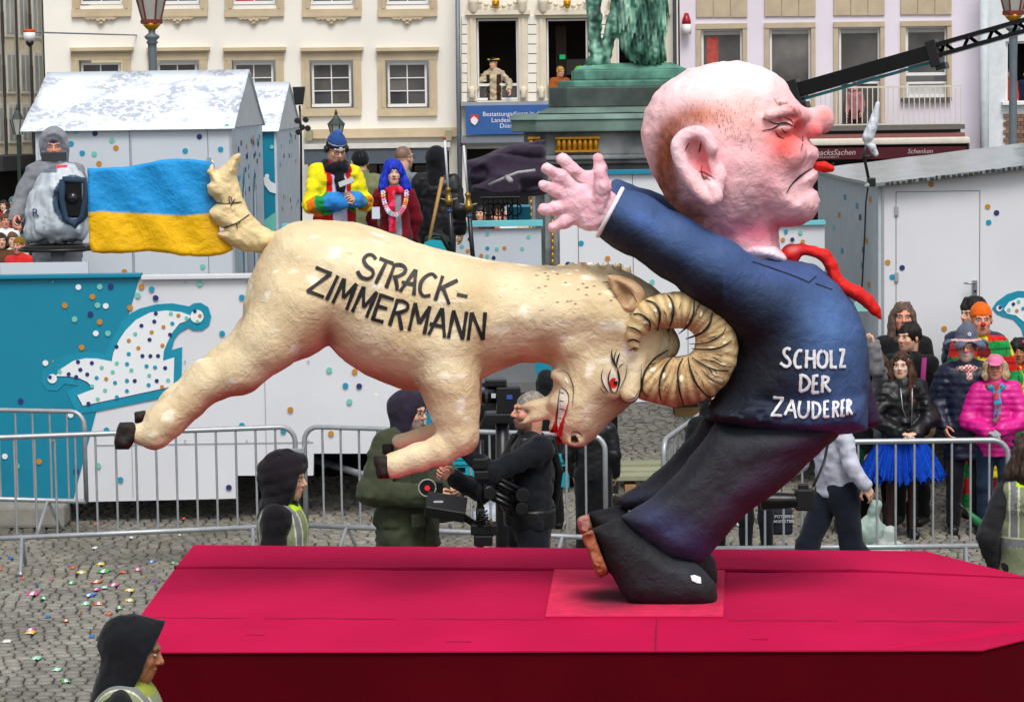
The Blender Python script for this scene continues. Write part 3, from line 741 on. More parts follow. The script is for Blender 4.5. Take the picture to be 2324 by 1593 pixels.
# ---------------------------------------------------------------- street lamps
def lamp(px, ybase, Y, label, gx=1):
    s_ = FP/Y; p = at(px, ybase, Y); t = empty('street_lamp', (p.x, Y, 0), label, 'street lamp', 'grey cast iron street lamps with red lanterns')
    x, z = p.x, p.z   # z of lantern bottom ring
    b = MB(); k = 1/s_
    b.lathe((x, Y, 0), [(.22, 0), (.22, .3), (.13, .5), (.11, .9), (.085, 1.2), (.075, z-110*k), (10*k, z-60*k), (10*k, z-50*k), (14*k, z-47*k), (10*k, z-42*k), (17*k, z-36*k), (17*k, z-32*k), (8*k, z-26*k), (8*k, z-16*k)], 14); b.build('post', greyp, t, smooth=True)
    b = MB(); b.lathe((x, Y, z), [(7*k, -20*k), (14*k, -14*k), (22*k, -4*k)], 12); b.build('basket', gold, t, smooth=True)
    b = MB(); b.lathe((x, Y, z), [(20*k, -6*k), (25*k, -4*k), (25*k, 4*k), (22*k, 5*k)], 6); b.build('lantern_ring', mat('lantern_red', '#6e2420', rough=.5), t)
    b = MB(); b.lathe((x, Y, z), [(20*k, 5*k), (38*k, 80*k)], 6); b.build('lantern_glass', mat('lantern_glass', '#a5a6a0', rough=.1), t)
    for a in range(6):
        c_, s2 = math.cos(a*math.pi/3), math.sin(a*math.pi/3); b = MB(); b.tube([(x+21*k*c_, Y+21*k*s2, z+4*k), (x+40*k*c_, Y+40*k*s2, z+80*k)], 2.*k, 6); b.build('lantern_bar', mat('lantern_red', '#6e2420'), t)
    b = MB(); b.lathe((x, Y, z), [(46*k, 80*k), (30*k, 100*k), (10*k, 120*k), (4*k, 135*k)], 6); b.build('lantern_roof', mat('lantern_red', '#6e2420'), t)
lamp(344, 50, 50, 'grey street lamp with red lantern in front of the cream townhouse'); lamp(2300, 30, 50, 'grey street lamp with red lantern at the right edge before the white house')
def small_lantern(px, py, Y, label, r_=22):
    p = at(px, py, Y); k = Y/FP; t = empty('street_lantern', (p.x, Y, 0), label, 'street lantern'); ir = mat('dark_green_iron', '#25362f', rough=.5)
    b = MB(); b.lathe((p.x, Y, 0), [(.1, 0), (.06, .8), (.04, 1.0), (.035, p.z-20*k)], 8); b.build('post', ir, t)
    b = MB(); b.lathe(p, [(r_*k, 0), (r_*.85*k, 3*k), (8*k, 14*k), (3*k, 22*k), (4*k, 26*k), (1*k, 34*k)], 6); b.build('roof', ir, t)
    b = MB(); b.lathe(p, [(9*k, -34*k), (17*k, 0)], 6); b.build('glass', mat('lantern_glass', '#a5a6a0'), t)
    for a in range(6): b = MB(); c_, s2 = math.cos(a*math.pi/3), math.sin(a*math.pi/3); b.tube([p+Vector((9*k*c_, 9*k*s2, -34*k)), p+Vector((18*k*c_, 18*k*s2, 0))], 1.3*k, 5); b.build('glazing_bar', ir, t)
small_lantern(763, 283, 60, 'dark green street lantern behind the rainbow jacket man'); small_lantern(40, 272, 55, 'black street lantern in front of the beige house on the left', 15)
# dome camera on a cable
t = empty('dome_camera', at(67, 80, 62), 'white dome camera with orange top on a bracket by the left houses', 'camera'); p = at(67, 84, 62)
b = MB(); b.lathe(p, [(.1, -.1), (.14, -.02), (.14, .1)], 14); b.build('dome', white, t, smooth=True); b = MB(); b.lathe(p+Vector((0, 0, .1)), [(.14, 0), (.15, .03), (.15, .07)], 14); b.build('top_ring', mat('signal_orange', '#d8501c'), t, smooth=True); b = MB(); b.lathe(p, [(.02, -.24), (.09, -.17), (.1, -.1)], 14); b.build('lens_bowl', mat('black_plastic', '#1a1a1c', rough=.35), t, smooth=True)
b = MB(); b.tube([p+Vector((.1, 0, .1)), p+Vector((1.1, 10, .25))], .02, 6); b.build('bracket', zinc, t)
# ---------------------------------------------------------------- monument
YM = 36.0
gran = mat('weathered_granite', '#7f8485', rough=.8, var=.3, vscale=2.6, bump=.5, bscale=9, dirt=.35); verd = mat('green_stained_granite', '#647a72', rough=.75, var=.35, vscale=1.8, bump=.3, bscale=10, dirt=.15)
vb = mat('verdigris_bronze_plate', '#5f9583', rough=.75, var=.3, vscale=3.2, bump=.4, bscale=10, dirt=.35); dbz = mat('dark_bronze_slab', '#3d4844', rough=.6, var=.45, vscale=2.8, bump=.2)
Mn = empty('equestrian_monument', (at(1440, 500, 37.6).x, 37.6, 0), 'tall granite pedestal with green bronze horse legs and tail on top', 'monument')
xc = 1440
def slab(name, hw, y0, y1, mt, ch=.0, hw2=None, lab=None):
    """octagonal slab, half width in picture units at the front plane"""
    k = YM/FP; w = hw*k; w2 = (hw2 or hw)*k; x = at(xc, 300, YM).x; z1, z0 = at(xc, y0, YM).z, at(xc, y1, YM).z; yc = YM+1.75; c = .28*w
    b = MB(); lo = []; hi = []
    for (ww, lst, z) in ((w, lo, z0), (w2, hi, z1)):
        c = .2*ww
        for a, d in ((-ww, -ww+c), (-ww+c, -ww), (ww-c, -ww), (ww, -ww+c), (ww, ww-c), (ww-c, ww), (-ww+c, ww), (-ww, ww-c)): lst.append((x+a, yc+d*1.0, z))
    b.add(lo+hi, [tuple(range(7, -1, -1)), tuple(range(8, 16))]+[(i, (i+1) % 8, (i+1) % 8+8, i+8) for i in range(8)])
    return b.build(name, mt, Mn, bevel=.02)
k_ = 1.0
slab('base_plate', 165, 181, 198, vb); slab('top_plate', 132, 156, 181, vb); slab('top_plate_slope', 132, 141, 156, vb, hw2=97); slab('bronze_step', 187, 196, 243, dbz); slab('ledge', 215, 243, 256, verd, hw2=186)
slab('cornice', 283, 258, 270, verd, hw2=270); slab('cornice', 278, 270, 298, verd, hw2=278); slab('frieze', 248, 298, 352, gran); slab('moulding', 262, 352, 362, gran); slab('moulding', 252, 362, 372, gran); slab('shaft', 226, 372, 960, gran)
YP = YM+1.75-226*YM/FP
for x0, x1 in ((1196, 1212), (1232, 1262), (1600, 1620), (1655, 1680)): pbo('pilaster', gran, x0+6, 375, x1+6, 950, YP-.1+.02, .1, Mn, bevel=.02)
for x in (1205, 1254):
    b = MB()
    for k in range(30): b.ell(at(x, 400+k*15, YP-.14), (.022, .02, .04), 6, 5)
    o = b.build('gilded_garland', gold, Mn, smooth=True); o['kind'] = 'stuff'
YQ = YM+1.75-248*YM/FP
for x0, x1 in ((1200, 1224), (1262, 1360), (1500, 1600)):
    for k in range(int((x1-x0)/12)):
        b = MB(); b.ell(at(x0+k*12+6, 328, YQ-.02), (.038, .05, .1), 8, 6); b.build('gilded_leaf', gold, Mn, smooth=True)
    pbo('gilded_band', gold, x0-2, 311, x1+2, 316, YQ-.08, .1, Mn); pbo('gilded_band', gold, x0-2, 341, x1+2, 346, YQ-.08, .1, Mn)
# ================================================================== STAGE, HUTS, BARRIERS
NV, TQ, MI, OR = hx('#22306a'), hx('#0f8fae'), hx('#6fbcae'), hx('#b9802e')
dm = {'n': mat('print_navy', NV, rough=.5, var=0), 't': mat('print_teal', TQ, rough=.5, var=0), 'm': mat('print_mint', MI, rough=.5, var=0), 'o': mat('print_ochre', OR, rough=.5, var=0), 'w': mat('print_white', '#dfe3e6', rough=.5, var=0)}
board = mat('white_laminate', '#d3d5da', rough=.45, var=.03, vscale=1.2, bump=.05, bscale=4, dist=.02, dirt=.03)
board2 = mat('hut_panel_white', '#c3cbd4', rough=.45, var=.03, vscale=1.2, dirt=.03)
teal = mat('teal_laminate', '#0c7f9b', rough=.45, var=.05, vscale=1)
disc_me = {}
def dots(lst, r_, Y, par, M=None):
    for x, y, c in lst:
        p = at(x, y, Y); k = r_*Y/FP
        if c not in disc_me:
            b = MB(); b.lathe((0, 0, 0), [(1, -.002), (1, .002)], 14, 'y'); disc_me[c] = b.mesh('printed_dot', dm[c])
        o = bpy.data.objects.new('printed_dot', disc_me[c]); COL.objects.link(o); o.parent = par
        o.location = p-par.location-(par.parent.location if par.parent else Vector()); o.scale = (k, 1, k)
def poly_px(name, pts, Y, th, mt, par):
    b = MB(); b.prism([(at(x, y, Y).x, at(x, y, Y).z) for x, y in pts], Y, Y+th); return b.build(name, mt, par)
def inside(p, poly):
    c = False; n = len(poly)
    for i in range(n):
        a, b = poly[i], poly[(i+1) % n]
        if (a[1] > p[1]) != (b[1] > p[1]) and p[0] < (b[0]-a[0])*(p[1]-a[1])/(b[1]-a[1])+a[0]: c = not c
    return c
YS = 23.3
sw = empty('stage_wall', (at(450, 900, YS).x, YS, 0), 'long white and turquoise stage front wall printed with a dotted jester cap', 'stage wall')
def cr0(p): return CR('0', p)
poly_px('white_panel', [(-140, 632), (568, 630), (968, 634), (968, 1029), (712, 1029), (711, 1079), (538, 1079), (538, 1131), (-140, 1146)], YS, .08, board, sw)
poly_px('turquoise_panel', [(-140, 631), (317, 629), (291, 718), (219, 932), (165, 1139), (-140, 1143)], YS-.006, .005, teal, sw)
pbo('cap_rail', teal, -140, 624, 319, 633, YS-.05, .14, sw, bevel=.006); pbo('cap_rail', board, 320, 621, 968, 631, YS-.05, .14, sw, bevel=.006)
for x, y0, y1 in ((600, 631, 1079), (300, 1007, 1130)): pbo('panel_seam', mat('seam_grey', '#8f9296'), x, y0, x+1, y1, YS-.008, .004, sw)
pbo('panel_seam', mat('seam_grey', '#8f9296'), 215, 1006, 711, 1007.2, YS-.009, .004, sw)
capo = cr0([(700, 430), (745, 385), (800, 355), (900, 330), (990, 325), (1085, 342), (1110, 325), (1150, 321), (1195, 347), (1212, 400), (1200, 450), (1160, 480), (1110, 480), (1080, 464), (1030, 492), (1000, 530), (985, 592), (1045, 575), (1040, 845), (562, 943), (440, 960), (382, 830), (455, 797), (370, 786), (330, 826), (270, 822), (240, 780), (240, 720), (300, 660), (350, 635), (430, 610), (520, 604), (600, 618), (630, 560)])
poly_px('cap_outline', capo, YS-.012, .006, mat('teal_print_edge', '#0f88a4', rough=.45), sw)
capw = cr0([(320, 742), (350, 700), (420, 655), (490, 640), (560, 642), (600, 650), (640, 658), (650, 610), (680, 540), (720, 480), (780, 420), (860, 378), (950, 366), (1040, 375), (1098, 397), (1075, 425), (1030, 440), (990, 490), (960, 550), (940, 600), (935, 655), (1000, 635), (995, 800), (475, 912), (443, 852), (540, 815), (500, 775), (450, 752), (390, 743)])
sh = [(x-1.6, y+1.8) for x, y in capw]; poly_px('cap_shadow_print', sh, YS-.0135, .001, dm['n'], sw)
capn = poly_px('jester_cap', capw, YS-.018, .004, mat('print_white', '#dfe3e6'), sw)
for cxy, r_ in ((( 1130, 400), 15), ((300, 757), 10.5)):
    c_ = cr0([cxy])[0]; poly_px('pompom', [(c_[0]+r_*math.cos(a/10*math.pi), c_[1]+r_*math.sin(a/10*math.pi)) for a in range(20)], YS-.022, .004, dm['w'], sw)
q = random.Random(21); pts = []
while len(pts) < 74:
    p = (q.uniform(120, 440), q.uniform(700, 925))
    if inside(p, capw) and all((p[0]-a[0])**2+(p[1]-a[1])**2 > 17**2 for a in pts): pts.append(p)
    else:
        q.random()
        if q.random() < .0015: break
dots([(x, y, q.choice('nnnmmtto')) for x, y in pts], 4.7, YS-.021, sw)
dots([(*cr0([(x, y)])[0], c) for x, y, c in ((1118, 370, 'n'), (1147, 396, 'o'), (1133, 430, 'm'), (287, 748, 'n'))], 4.2, YS-.025, sw)
D0 = [(450, 232, 'w'), (572, 230, 'm'), (635, 228, 'n'), (531, 287, 'o'), (372, 337, 'o'), (560, 336, 'm'), (607, 340, 'w'), (519, 387, 'n'), (428, 416, 'm'), (572, 432, 'o'), (550, 497, 'w'), (619, 497, 'm'), (469, 578, 'o'), (261, 667, 'w'), (118, 885, 'n'), (405, 965, 'w'), (28, 1202, 'w'), (97, 1258, 'm'), (225, 1232, 'o'), (437, 1288, 'n'), (563, 1256, 'm'), (691, 1336, 't'), (811, 229, 'o'), (870, 243, 't'), (791, 279, 'm'), (893, 294, 'n'), (746, 350, 'o'), (1147, 212, 'm'), (1275, 498, 't'), (1666, 935, 'o'), (1626, 1057, 't'), (611, 1052, 't'), (1388, 1025, 't'), (1313, 1380, 'n'), (1388, 291, 't')]
dots([(*CR('0', [(x, y)])[0], c) for x, y, c in D0], 6.6, YS-.014, sw)
dots([(*CR('m', [(x, y)])[0], c) for x, y, c in ((565, 0, 'm'), (676, 106, 't'), (770, 110, 'n'), (703, 217, 'm'), (299, 271, 'o'), (251, 417, 't'), (577, 434, 'o'), (740, 10, 'o'))], 6.6, YS-.014, sw)
# stage deck and its legs
sf = empty('stage_deck', (0, 27, 0), 'grey plywood stage floor on black steel legs behind the printed walls', 'stage')
b = MB(); b.box(at(-200, 800, 24).x, at(1010, 800, 24).x, 23.42, 33, 1.42, 1.55); b.build('floor', mat('stage_ply', '#6b6a68', rough=.8), sf)
b = MB(); b.box(at(972, 800, 24).x, at(1700, 800, 24).x, 24.45, 25.6, .98, 1.08); b.box(at(1700, 800, 24).x+.01, 8, 24.5, 33, .98, 1.08); b.build('floor', mat('stage_ply', '#6b6a68'), sf)
for i in range(9):
    for yy in (24.6, 25.5): b = MB(); b.box(-4.6+i*1.1, -4.52+i*1.1, yy, yy+.08, 0, 1.0 if i > 4 else 1.42); b.build('leg', mat('black_steel_chassis', '#1b1b1c'), sf)
b = MB(); b.box(-6, at(970, 800, 25).x, 26.0, 26.05, 0, 1.4); b.build('under_stage_dark_sheet', mat('under_stage_black', '#0c0c0d', rough=1), sf)  # black sheet added to stand for the dark under the stage
b = MB(); b.tube([at(705, 1040, 24.2), at(850, 1085, 22.8)], .03, 10); b.tube([at(735, 1056, 24.0), at(735, 1056, 24.9)], .03, 8); t = b.build('scaffold_tube', mat('galvanised', '#8f9499', rough=.4, metal=.7), sf, smooth=True)
# left parapet and operator's ramp
rp = pbo('sloping_ramp_wall', board2, 0, 596, 200, 622, YS+.3, .04); tag(rp, 'low white slanting side wall beside the broadcast camera pedestal', 'low wall')
# parapet behind the people in the middle
YPp = 27.2
pw = empty('stage_parapet', (at(1080, 560, YPp).x, YPp, 0), 'low white and turquoise rear stage parapet with dots behind the two antenna masts', 'parapet')
pbo('white_board', board2, 985, 520, 1230, 800, YPp, .08, pw); pbo('turquoise_board', mat('light_teal', '#4fb0bd', rough=.5), 640, 510, 985, 800, YPp, .08, pw); pbo('cap_rail', mat('light_teal2', '#6cc3cb', rough=.5), 640, 505, 1232, 517, YPp-.05, .2, pw)
dots([(CR('1', [(0, 0)])[0][0]+630+x*.3955, y*.3955, c) for x, y, c in ((1204, 1343, 'm'), (1037, 1376, 'o'), (1102, 1373, 'n'), (1058, 1415, 'm'), (1091, 1441, 'o'), (1204, 1425, 't'), (1258, 1430, 'm'), (1302, 1424, 'o'), (1403, 1428, 'm'), (1169, 1468, 'o'), (1203, 1471, 'm'), (1240, 1480, 'n'), (1440, 1360, 'm'))], 4.6, YPp-.003, pw)
tb = pbo('teal_counter', mat('teal_laminate', '#0c7f9b'), 1150, 470, 1205, 508, YPp+2.5, .6); tag(tb, 'small turquoise counter behind the dark tent cover', 'counter')
# right stage walls
YW = 24.2
w3 = empty('printed_wall', (at(1440, 700, YW).x, YW, 0), 'tall white stage wall with turquoise rim behind the outstretched hands', 'stage wall')
pbo('white_board', board, 1272, 394, 1612, 912, YW, .08, w3); pbo('cap_rail', teal, 1268, 386, 1614, 395, YW-.04, .16, w3)
for x in (1313, 1437, 1560): pbo('panel_seam', mat('seam_dark', '#5f6368'), x, 396, x+1.4, 910, YW-.004, .003, w3)
dots([(1319, 552, 't'), (1379, 587, 'o'), (1289, 600, 'n'), (1302, 700, 'o'), (1480, 640, 'm')], 6, YW-.006, w3)
w4 = empty('low_printed_wall', (at(1740, 700, YW+.4).x, YW+.4, 0), 'lower white stage wall with confetti dots behind the figure s neck', 'stage wall')
w4['label'] = 'lower white stage wall with confetti dots seen below the chin'
pbo('white_board', board, 1614, 512, 1872, 912, YW+.4, .08, w4); pbo('cap_rail', mat('light_teal2', '#6cc3cb'), 1614, 503, 1874, 512, YW+.36, .16, w4)
dots([(1680+x*.3955, y*.3955, c) for x, y, c in ((190, 1325, 'o'), (263, 1329, 't'), (346, 1336, 'm'), (213, 1360, 'm'), (245, 1376, 'o'), (299, 1375, 'n'), (359, 1387, 'o'))], 4.8, YW+.39, w4)
bm_ = mat('timber', '#9c7a52', rough=.85, var=.15, vscale=5, bump=.2, bscale=30, stretch=(1, 8, 8))
for i, (x0, y0, x1, y1, Y) in enumerate(((1531, 924, 1588, 946, 24.6), (1300, 924, 1352, 946, 24.7))): tag(pbo('timber_block', bm_, x0, y0, x1, y1, Y, .3, bevel=.008), ['pale timber packing block under the stage edge right of the ram s horn', 'pale timber packing block under the stage edge behind the cameraman'][i].replace('ram s', 'curled'), 'timber block')
# ---------------------------------------------------------------- huts
tarp = None
def tarp_mat():
    m, n, l, b = _base('silver_bubble_tarp'); b.inputs['Roughness'].default_value = .3
    tc = n.new('ShaderNodeTexCoord'); mp = n.new('ShaderNodeMapping'); mp.inputs['Scale'].default_value = (1, .6, 1); mp.inputs['Rotation'].default_value = (0, 0, .6); l.new(tc.outputs['Object'], mp.inputs[0])
    t = n.new('ShaderNodeTexNoise'); t.inputs['Scale'].default_value = 17; t.inputs['Detail'].default_value = 4; t.inputs['Distortion'].default_value = .6; l.new(mp.outputs[0], t.inputs['Vector'])
    r = n.new('ShaderNodeValToRGB'); e = r.color_ramp.elements; e[0].position = .47; e[1].position = .53; e[0].color = (*hx('#dfe4ea'), 1); e[1].color = (*hx('#b0b8c6'), 1); l.new(t.outputs[0], r.inputs[0])
    t2 = n.new('ShaderNodeTexNoise'); t2.inputs['Scale'].default_value = 2.1; t2.inputs['Detail'].default_value = 3; l.new(tc.outputs['Object'], t2.inputs['Vector'])
    r2 = n.new('ShaderNodeValToRGB'); r2.color_ramp.elements[0].position = .46; r2.color_ramp.elements[1].position = .56; l.new(t2.outputs[0], r2.inputs[0])
    mx = n.new('ShaderNodeMix'); mx.data_type = 'RGBA'; mx.inputs['A'].default_value = (*hx('#e4ecf1'), 1); l.new(r2.outputs[0], mx.inputs['Factor']); l.new(r.outputs[0], mx.inputs['B'])
    l.new(mx.outputs['Result'], b.inputs['Base Color'])
    bp = n.new('ShaderNodeBump'); bp.inputs['Distance'].default_value = .03; bp.inputs['Strength'].default_value = .5; l.new(t.outputs[0], bp.inputs['Height']); l.new(bp.outputs[0], b.inputs['Normal'])
    return m
tarp = tarp_mat()
def hut(label, x0, x1, xov, Y0, Y1, eave, ridge, zf, wm, side_m, seams, xr):
    """front wall x0..x1 (picture) at Y0, gable on the right running to Y1"""
    X0, X1 = at(x0, eave, Y0).x, at(x1, eave, Y0).x; ze = at(x1, eave, Y0).z; ym = (Y0+Y1)/2; zr = at(xr, ridge, ym).z; xo = at(xov, eave, Y0).x
    t = empty('carnival_hut', ((X0+X1)/2, ym, zf), label, 'hut', 'white printed huts on the stage')
    b = MB(); b.box(X0, X1-.03, Y0, Y0+.05, zf, ze-.02); fw = b.build('front_wall', wm, t)
    b = MB(); b.box(X0, X1-.03, Y1-.05, Y1, zf, ze-.02); b.build('rear_wall', wm, t)
    b = MB(); b.box(X1-.028, X1, Y0, Y1, zf, ze-.02); sd_ = b.build('side_wall', side_m, t); b = MB(); b.box(X0-.03, X0-.002, Y0, Y1, zf, ze-.02); b.build('side_wall', side_m, t)
    b = MB(); b.add([(X1+.012, Y0-.02, ze-.025), (X1+.012, Y1+.02, ze-.025), (X1+.012, ym, zr-.03), (X1-.02, Y0-.02, ze-.025), (X1-.02, Y1+.02, ze-.025), (X1-.02, ym, zr-.03)], [(0, 1, 2), (5, 4, 3), (0, 3, 4, 1), (1, 4, 5, 2), (2, 5, 3, 0)]); b.build('gable', mat('gable_white', '#c6cacf', rough=.5), t)
    n = 26; v = []; f = []
    for s_, (ya, yb_) in ((0, (Y0-.06, ym)), (1, (ym, Y1+.06))):
        base = len(v)
        for j in range(9):
            for i in range(n+1):
                tt = j/8; y = ya+(yb_-ya)*tt; z = (ze-.03+(zr-ze+.03)*(tt if s_ == 0 else 1-tt)); z += .012*math.sin(i*1.9+j)*math.sin(tt*3.1)
                v.append((xo+(X1+.03-xo)*i/n, y, z))
        for j in range(8):
            for i in range(n): a = base+j*(n+1)+i; f.append((a, a+1, a+n+2, a+n+1))
    me = bpy.data.meshes.new('roof'); me.from_pydata(v, [], f); me.materials.append(tarp)
    for p in me.polygons: p.use_smooth = True
    o = link('roof', me, t); sm = o.modifiers.new('s', 'SOLIDIFY'); sm.thickness = .012
    for x, y0, y1 in seams: pbo('door_seam', mat('seam_dark', '#5f6368'), x, y0, x+1.2, y1, Y0-.004, .003, fw)
    return t, fw, sd_
t, fw, sdw = hut('large white printed hut with silver bubble tarp roof behind the flag', 86, 526, 47, 26, 29.2, 284, 158, 1.55, board2, mat('hut_side_white', '#b9c4ce', rough=.5), ((297, 289, 640), (473, 289, 520), (473, 560, 640)), 560)
pbo('door_seam', mat('seam_dark', '#5f6368'), 297, 289, 474, 290.2, 25.996, .003, fw)
dots([(x*.3955, y*.3955, c) for x, y, c in ((435, 754, 'm'), (545, 767, 'n'), (408, 826, 't'), (642, 807, 'm'), (665, 850, 'o'), (472, 880, 't'), (540, 885, 'm'), (568, 940, 'o'), (1144, 786, 'n'), (1063, 867, 't'), (1266, 858, 't'), (1302, 727, 'm'), (1163, 1532, 'm'), (714, 1560, 'o'))], 6.3, 25.996, fw)
# confetti and a jester figure band printed on the receding side
def side_patches(par, X, Y0, Y1, lst):
    for yy, z, w, h, c in lst:
        b = MB(); y = Y0+(Y1-Y0)*yy; b.box(X+.002, X+.005, y, y+w, z, z+h); b.build('printed_dot', dm[c], par)
X1 = at(526, 284, 26).x; q = random.Random(9)
alu = mat('aluminium_trim', '#a9adb2', rough=.4, metal=.5)
def trim(x, z0, z1, Y, par, w=.018):
    b = MB(); b.box(x-w, x+.004, Y-.006, Y+.02, z0, z1); b.build('corner_trim', alu, par)
    for k in range(6): b = MB(); z = z0+(z1-z0)*(k+.5)/6; b.lathe((x-w/2, Y-.007, z), [(.005, -.002), (.005, .001)], 8, 'y'); b.build('screw', mat('bare_metal', '#9a9a9a'), par)
trim(X1, 1.6, 3.4, 26, fw); trim(at(297, 300, 26).x, 1.6, 3.4, 25.999, fw, .006)
for z in (1.9, 2.5, 3.1): b = MB(); x = at(472, 300, 26).x; b.box(x-.015, x+.02, 25.98, 25.999, z, z+.07); b.build('hinge', alu, fw)
for x in (120, 420, 560, 700, 860):
    for y in (640, 820, 1000): b = MB(); b.lathe(at(x, y, YS-.015), [(.008, -.003), (.008, .003)], 8, 'y'); b.build('screw', mat('bare_metal', '#9a9a9a'), sw)

side_patches(sdw, X1, 26, 29.2, [(q.uniform(.05, .9), 3.3-q.random()**1.3*.6, .09, .05, q.choice('ntmo')) for _ in range(34)])
for y0, w, zt in ((.25, .5, 3.05), (.6, .5, 3.0)):
    b = MB(); ya = 26+3.2*y0; b.add([(X1+.003, ya, 1.6), (X1+.003, ya+w, 1.6), (X1+.003, ya+w*.9, 2.4), (X1+.003, ya+w*.6, zt), (X1+.003, ya+w*.2, zt-.15), (X1+.003, ya, 2.3)], [(0, 1, 2, 3, 4, 5)]); b.build('jester_print_edge', mat('teal_print_edge', '#0f88a4'), sdw)
    b = MB(); b.add([(X1+.005, ya+.08, 1.7), (X1+.005, ya+w-.1, 1.7), (X1+.005, ya+w*.75, 2.3), (X1+.005, ya+w*.55, zt-.15), (X1+.005, ya+w*.3, zt-.28), (X1+.005, ya+.1, 2.2)], [(0, 1, 2, 3, 4, 5)]); b.build('jester_print', dm['w'], sdw)
t2, fw2, sd2 = hut('narrower printed hut with turquoise corner half hidden behind the large hut', 440, 627, 420, 29.6, 32.8, 291, 186, 1.55, teal, mat('hut_side_white', '#b9c4ce'), (), 649)
X2 = at(627, 291, 29.6).x
side_patches(sd2, X2, 29.6, 32.8, [(q.uniform(.05, .9), 3.3-q.random()*1.5, .09, .05, q.choice('ntmo')) for _ in range(30)])
dots([(617, 334, 'm'), (606, 400, 'w')], 5, 29.59, fw2)
poly_px('jester_print', [(598, 404), (606, 398), (614, 412), (626, 418), (627, 440), (612, 436), (600, 420)], 29.585, .003, dm['w'], fw2); poly_px('jester_print', [(600, 500), (627, 480), (627, 620), (598, 620)], 29.585, .003, dm['m'], fw2)
# right hut
YR = 24.0
hr_ = empty('carnival_hut', (at(2160, 700, YR).x, 26, 1.08), 'white hut with grey sloping roof and closed door on the right', 'hut', 'white printed huts on the stage')
Xa, Xb = at(2001, 700, YR).x, at(2480, 700, YR).x; zea = at(2001, 421, YR).z; sl = .108; zb_ = zea+sl*(Xb-Xa)
b = MB(); b.prism([(Xa, 1.0), (Xb, 1.0), (Xb, zb_), (Xa, zea)], YR, YR+.05); hfw = b.build('front_wall', board, hr_)
b = MB(); b.box(Xa-.03, Xa-.001, YR, 28.7, 1.0, zea-.01); hsd = b.build('side_wall', mat('hut_side_grey', '#b2bcc2', rough=.5), hr_)
rm = mat('wet_grey_roof_sheet', '#7d8586', rough=.18, var=.25, vscale=3, bump=.1, bscale=3)
v = []; f = []
for j in range(9):
    for i in range(15): x = Xa-.1+(Xb+1-Xa)*i/14; y = YR-.12+4.9*j/8; v.append((x, y, zea+.03+sl*(x-Xa)+.003*math.sin(i*2.1+j*1.3)))
for j in range(8):
    for i in range(14): a = j*15+i; f.append((a, a+1, a+16, a+15))
me = bpy.data.meshes.new('roof'); me.from_pydata(v, [], f); me.materials.append(rm); o = link('roof', me, hr_); sm = o.modifiers.new('s', 'SOLIDIFY'); sm.thickness = .03
b = MB()
for i in range(40):
    x = Xa+.02+i*.05; z = zea+sl*(x-Xa)
    b.box(x, x+.04*q.uniform(.4, 1), YR-.135, YR-.122, z-.0+q.uniform(-.01, .01), z+.02+q.uniform(0, .015))
o = b.build('peeling_edge_strip', mat('dark_peel', '#25282a'), hr_); o['kind'] = 'stuff'
pbo('roof_edge', mat('teal_roof_edge', '#4d8a94'), 1862, 401, 1880, 404, 28.7, .02, hr_)
for x in (2033, 2222.5): pbo('door_seam', mat('seam_dark', '#5f6368'), x, 435, x+1.4, 1000, YR-.004, .003, hfw)
pbo('door_seam', mat('seam_dark', '#5f6368'), 2033, 434, 2224, 435.3, YR-.004, .003, hfw)
b = MB(); pb(b, 2208, 636, 2218, 672, YR-.03, .03); dh = b.build('door_handle', mat('brushed_steel', '#9a9da0', rough=.3, metal=.8), hfw, bevel=.004); b = MB(); b.tube([at(2212, 643, YR-.03), at(2212, 643, YR-.08), at(2188, 643, YR-.085)], .008, 8); o = b.build('door_lever', mat('brushed_steel', '#9a9da0'), hfw, smooth=True)
b = MB(); b.lathe(at(2213, 661, YR-.03), [(.012, -.012), (.012, .01)], 12, 'y'); b.build('keyhole', mat('black_plastic', '#1a1a1c'), hfw)
trim(Xa+.018, 1.05, 2.85, YR, hfw)
for z in (1.4, 2.0, 2.6): b = MB(); x = at(2035, 500, YR).x; b.box(x-.02, x+.015, YR-.02, YR-.001, z, z+.08); b.build('hinge', alu, hfw)
dots([(1680+x*.3955, y*.3955, c) for x, y, c in ((1096, 1060, 'o'), (1420, 1187, 'o'), (1471, 1222, 'n'), (1426, 1277, 't'), (846, 1506, 'o'), (929, 1537, 'n'), (872, 1590, 't'))]+[(2143, 746, 'o')], 6.3, YR-.004, hfw)
for yy, z, c in ((.1, 2.7, 'o'), (.3, 2.6, 't'), (.25, 2.5, 'n'), (.5, 2.65, 't'), (.6, 2.45, 'o'), (.15, 2.3, 'o'), (.2, 2.2, 'n'), (.55, 2.1, 't'), (.7, 2.3, 'm'), (.12, 1.9, 'o'), (.35, 1.6, 'n'), (.3, 1.5, 't'), (.6, 1.7, 'o'), (.8, 1.9, 't'), (.22, 2.05, 't'), (.45, 1.35, 'n')):
    b = MB(); y = YR+yy*4.6; b.box(Xa-.035, Xa-.031, y, y+.16, z, z+.055); b.build('printed_dot', dm[c], hsd)
hat2 = [(2252, 700), (2262, 685), (2285, 668), (2310, 660), (2340, 662), (2400, 690), (2400, 800), (2330, 790), (2318, 745), (2300, 725), (2275, 718), (2262, 712)]
poly_px('cap_outline', hat2, YR-.008, .005, mat('teal_print_edge', '#0f88a4'), hfw); poly_px('jester_cap', [(2278, 702), (2290, 686), (2312, 676), (2340, 678), (2400, 705), (2400, 790), (2345, 770), (2330, 735), (2306, 716), (2286, 712)], YR-.013, .004, dm['w'], hfw)
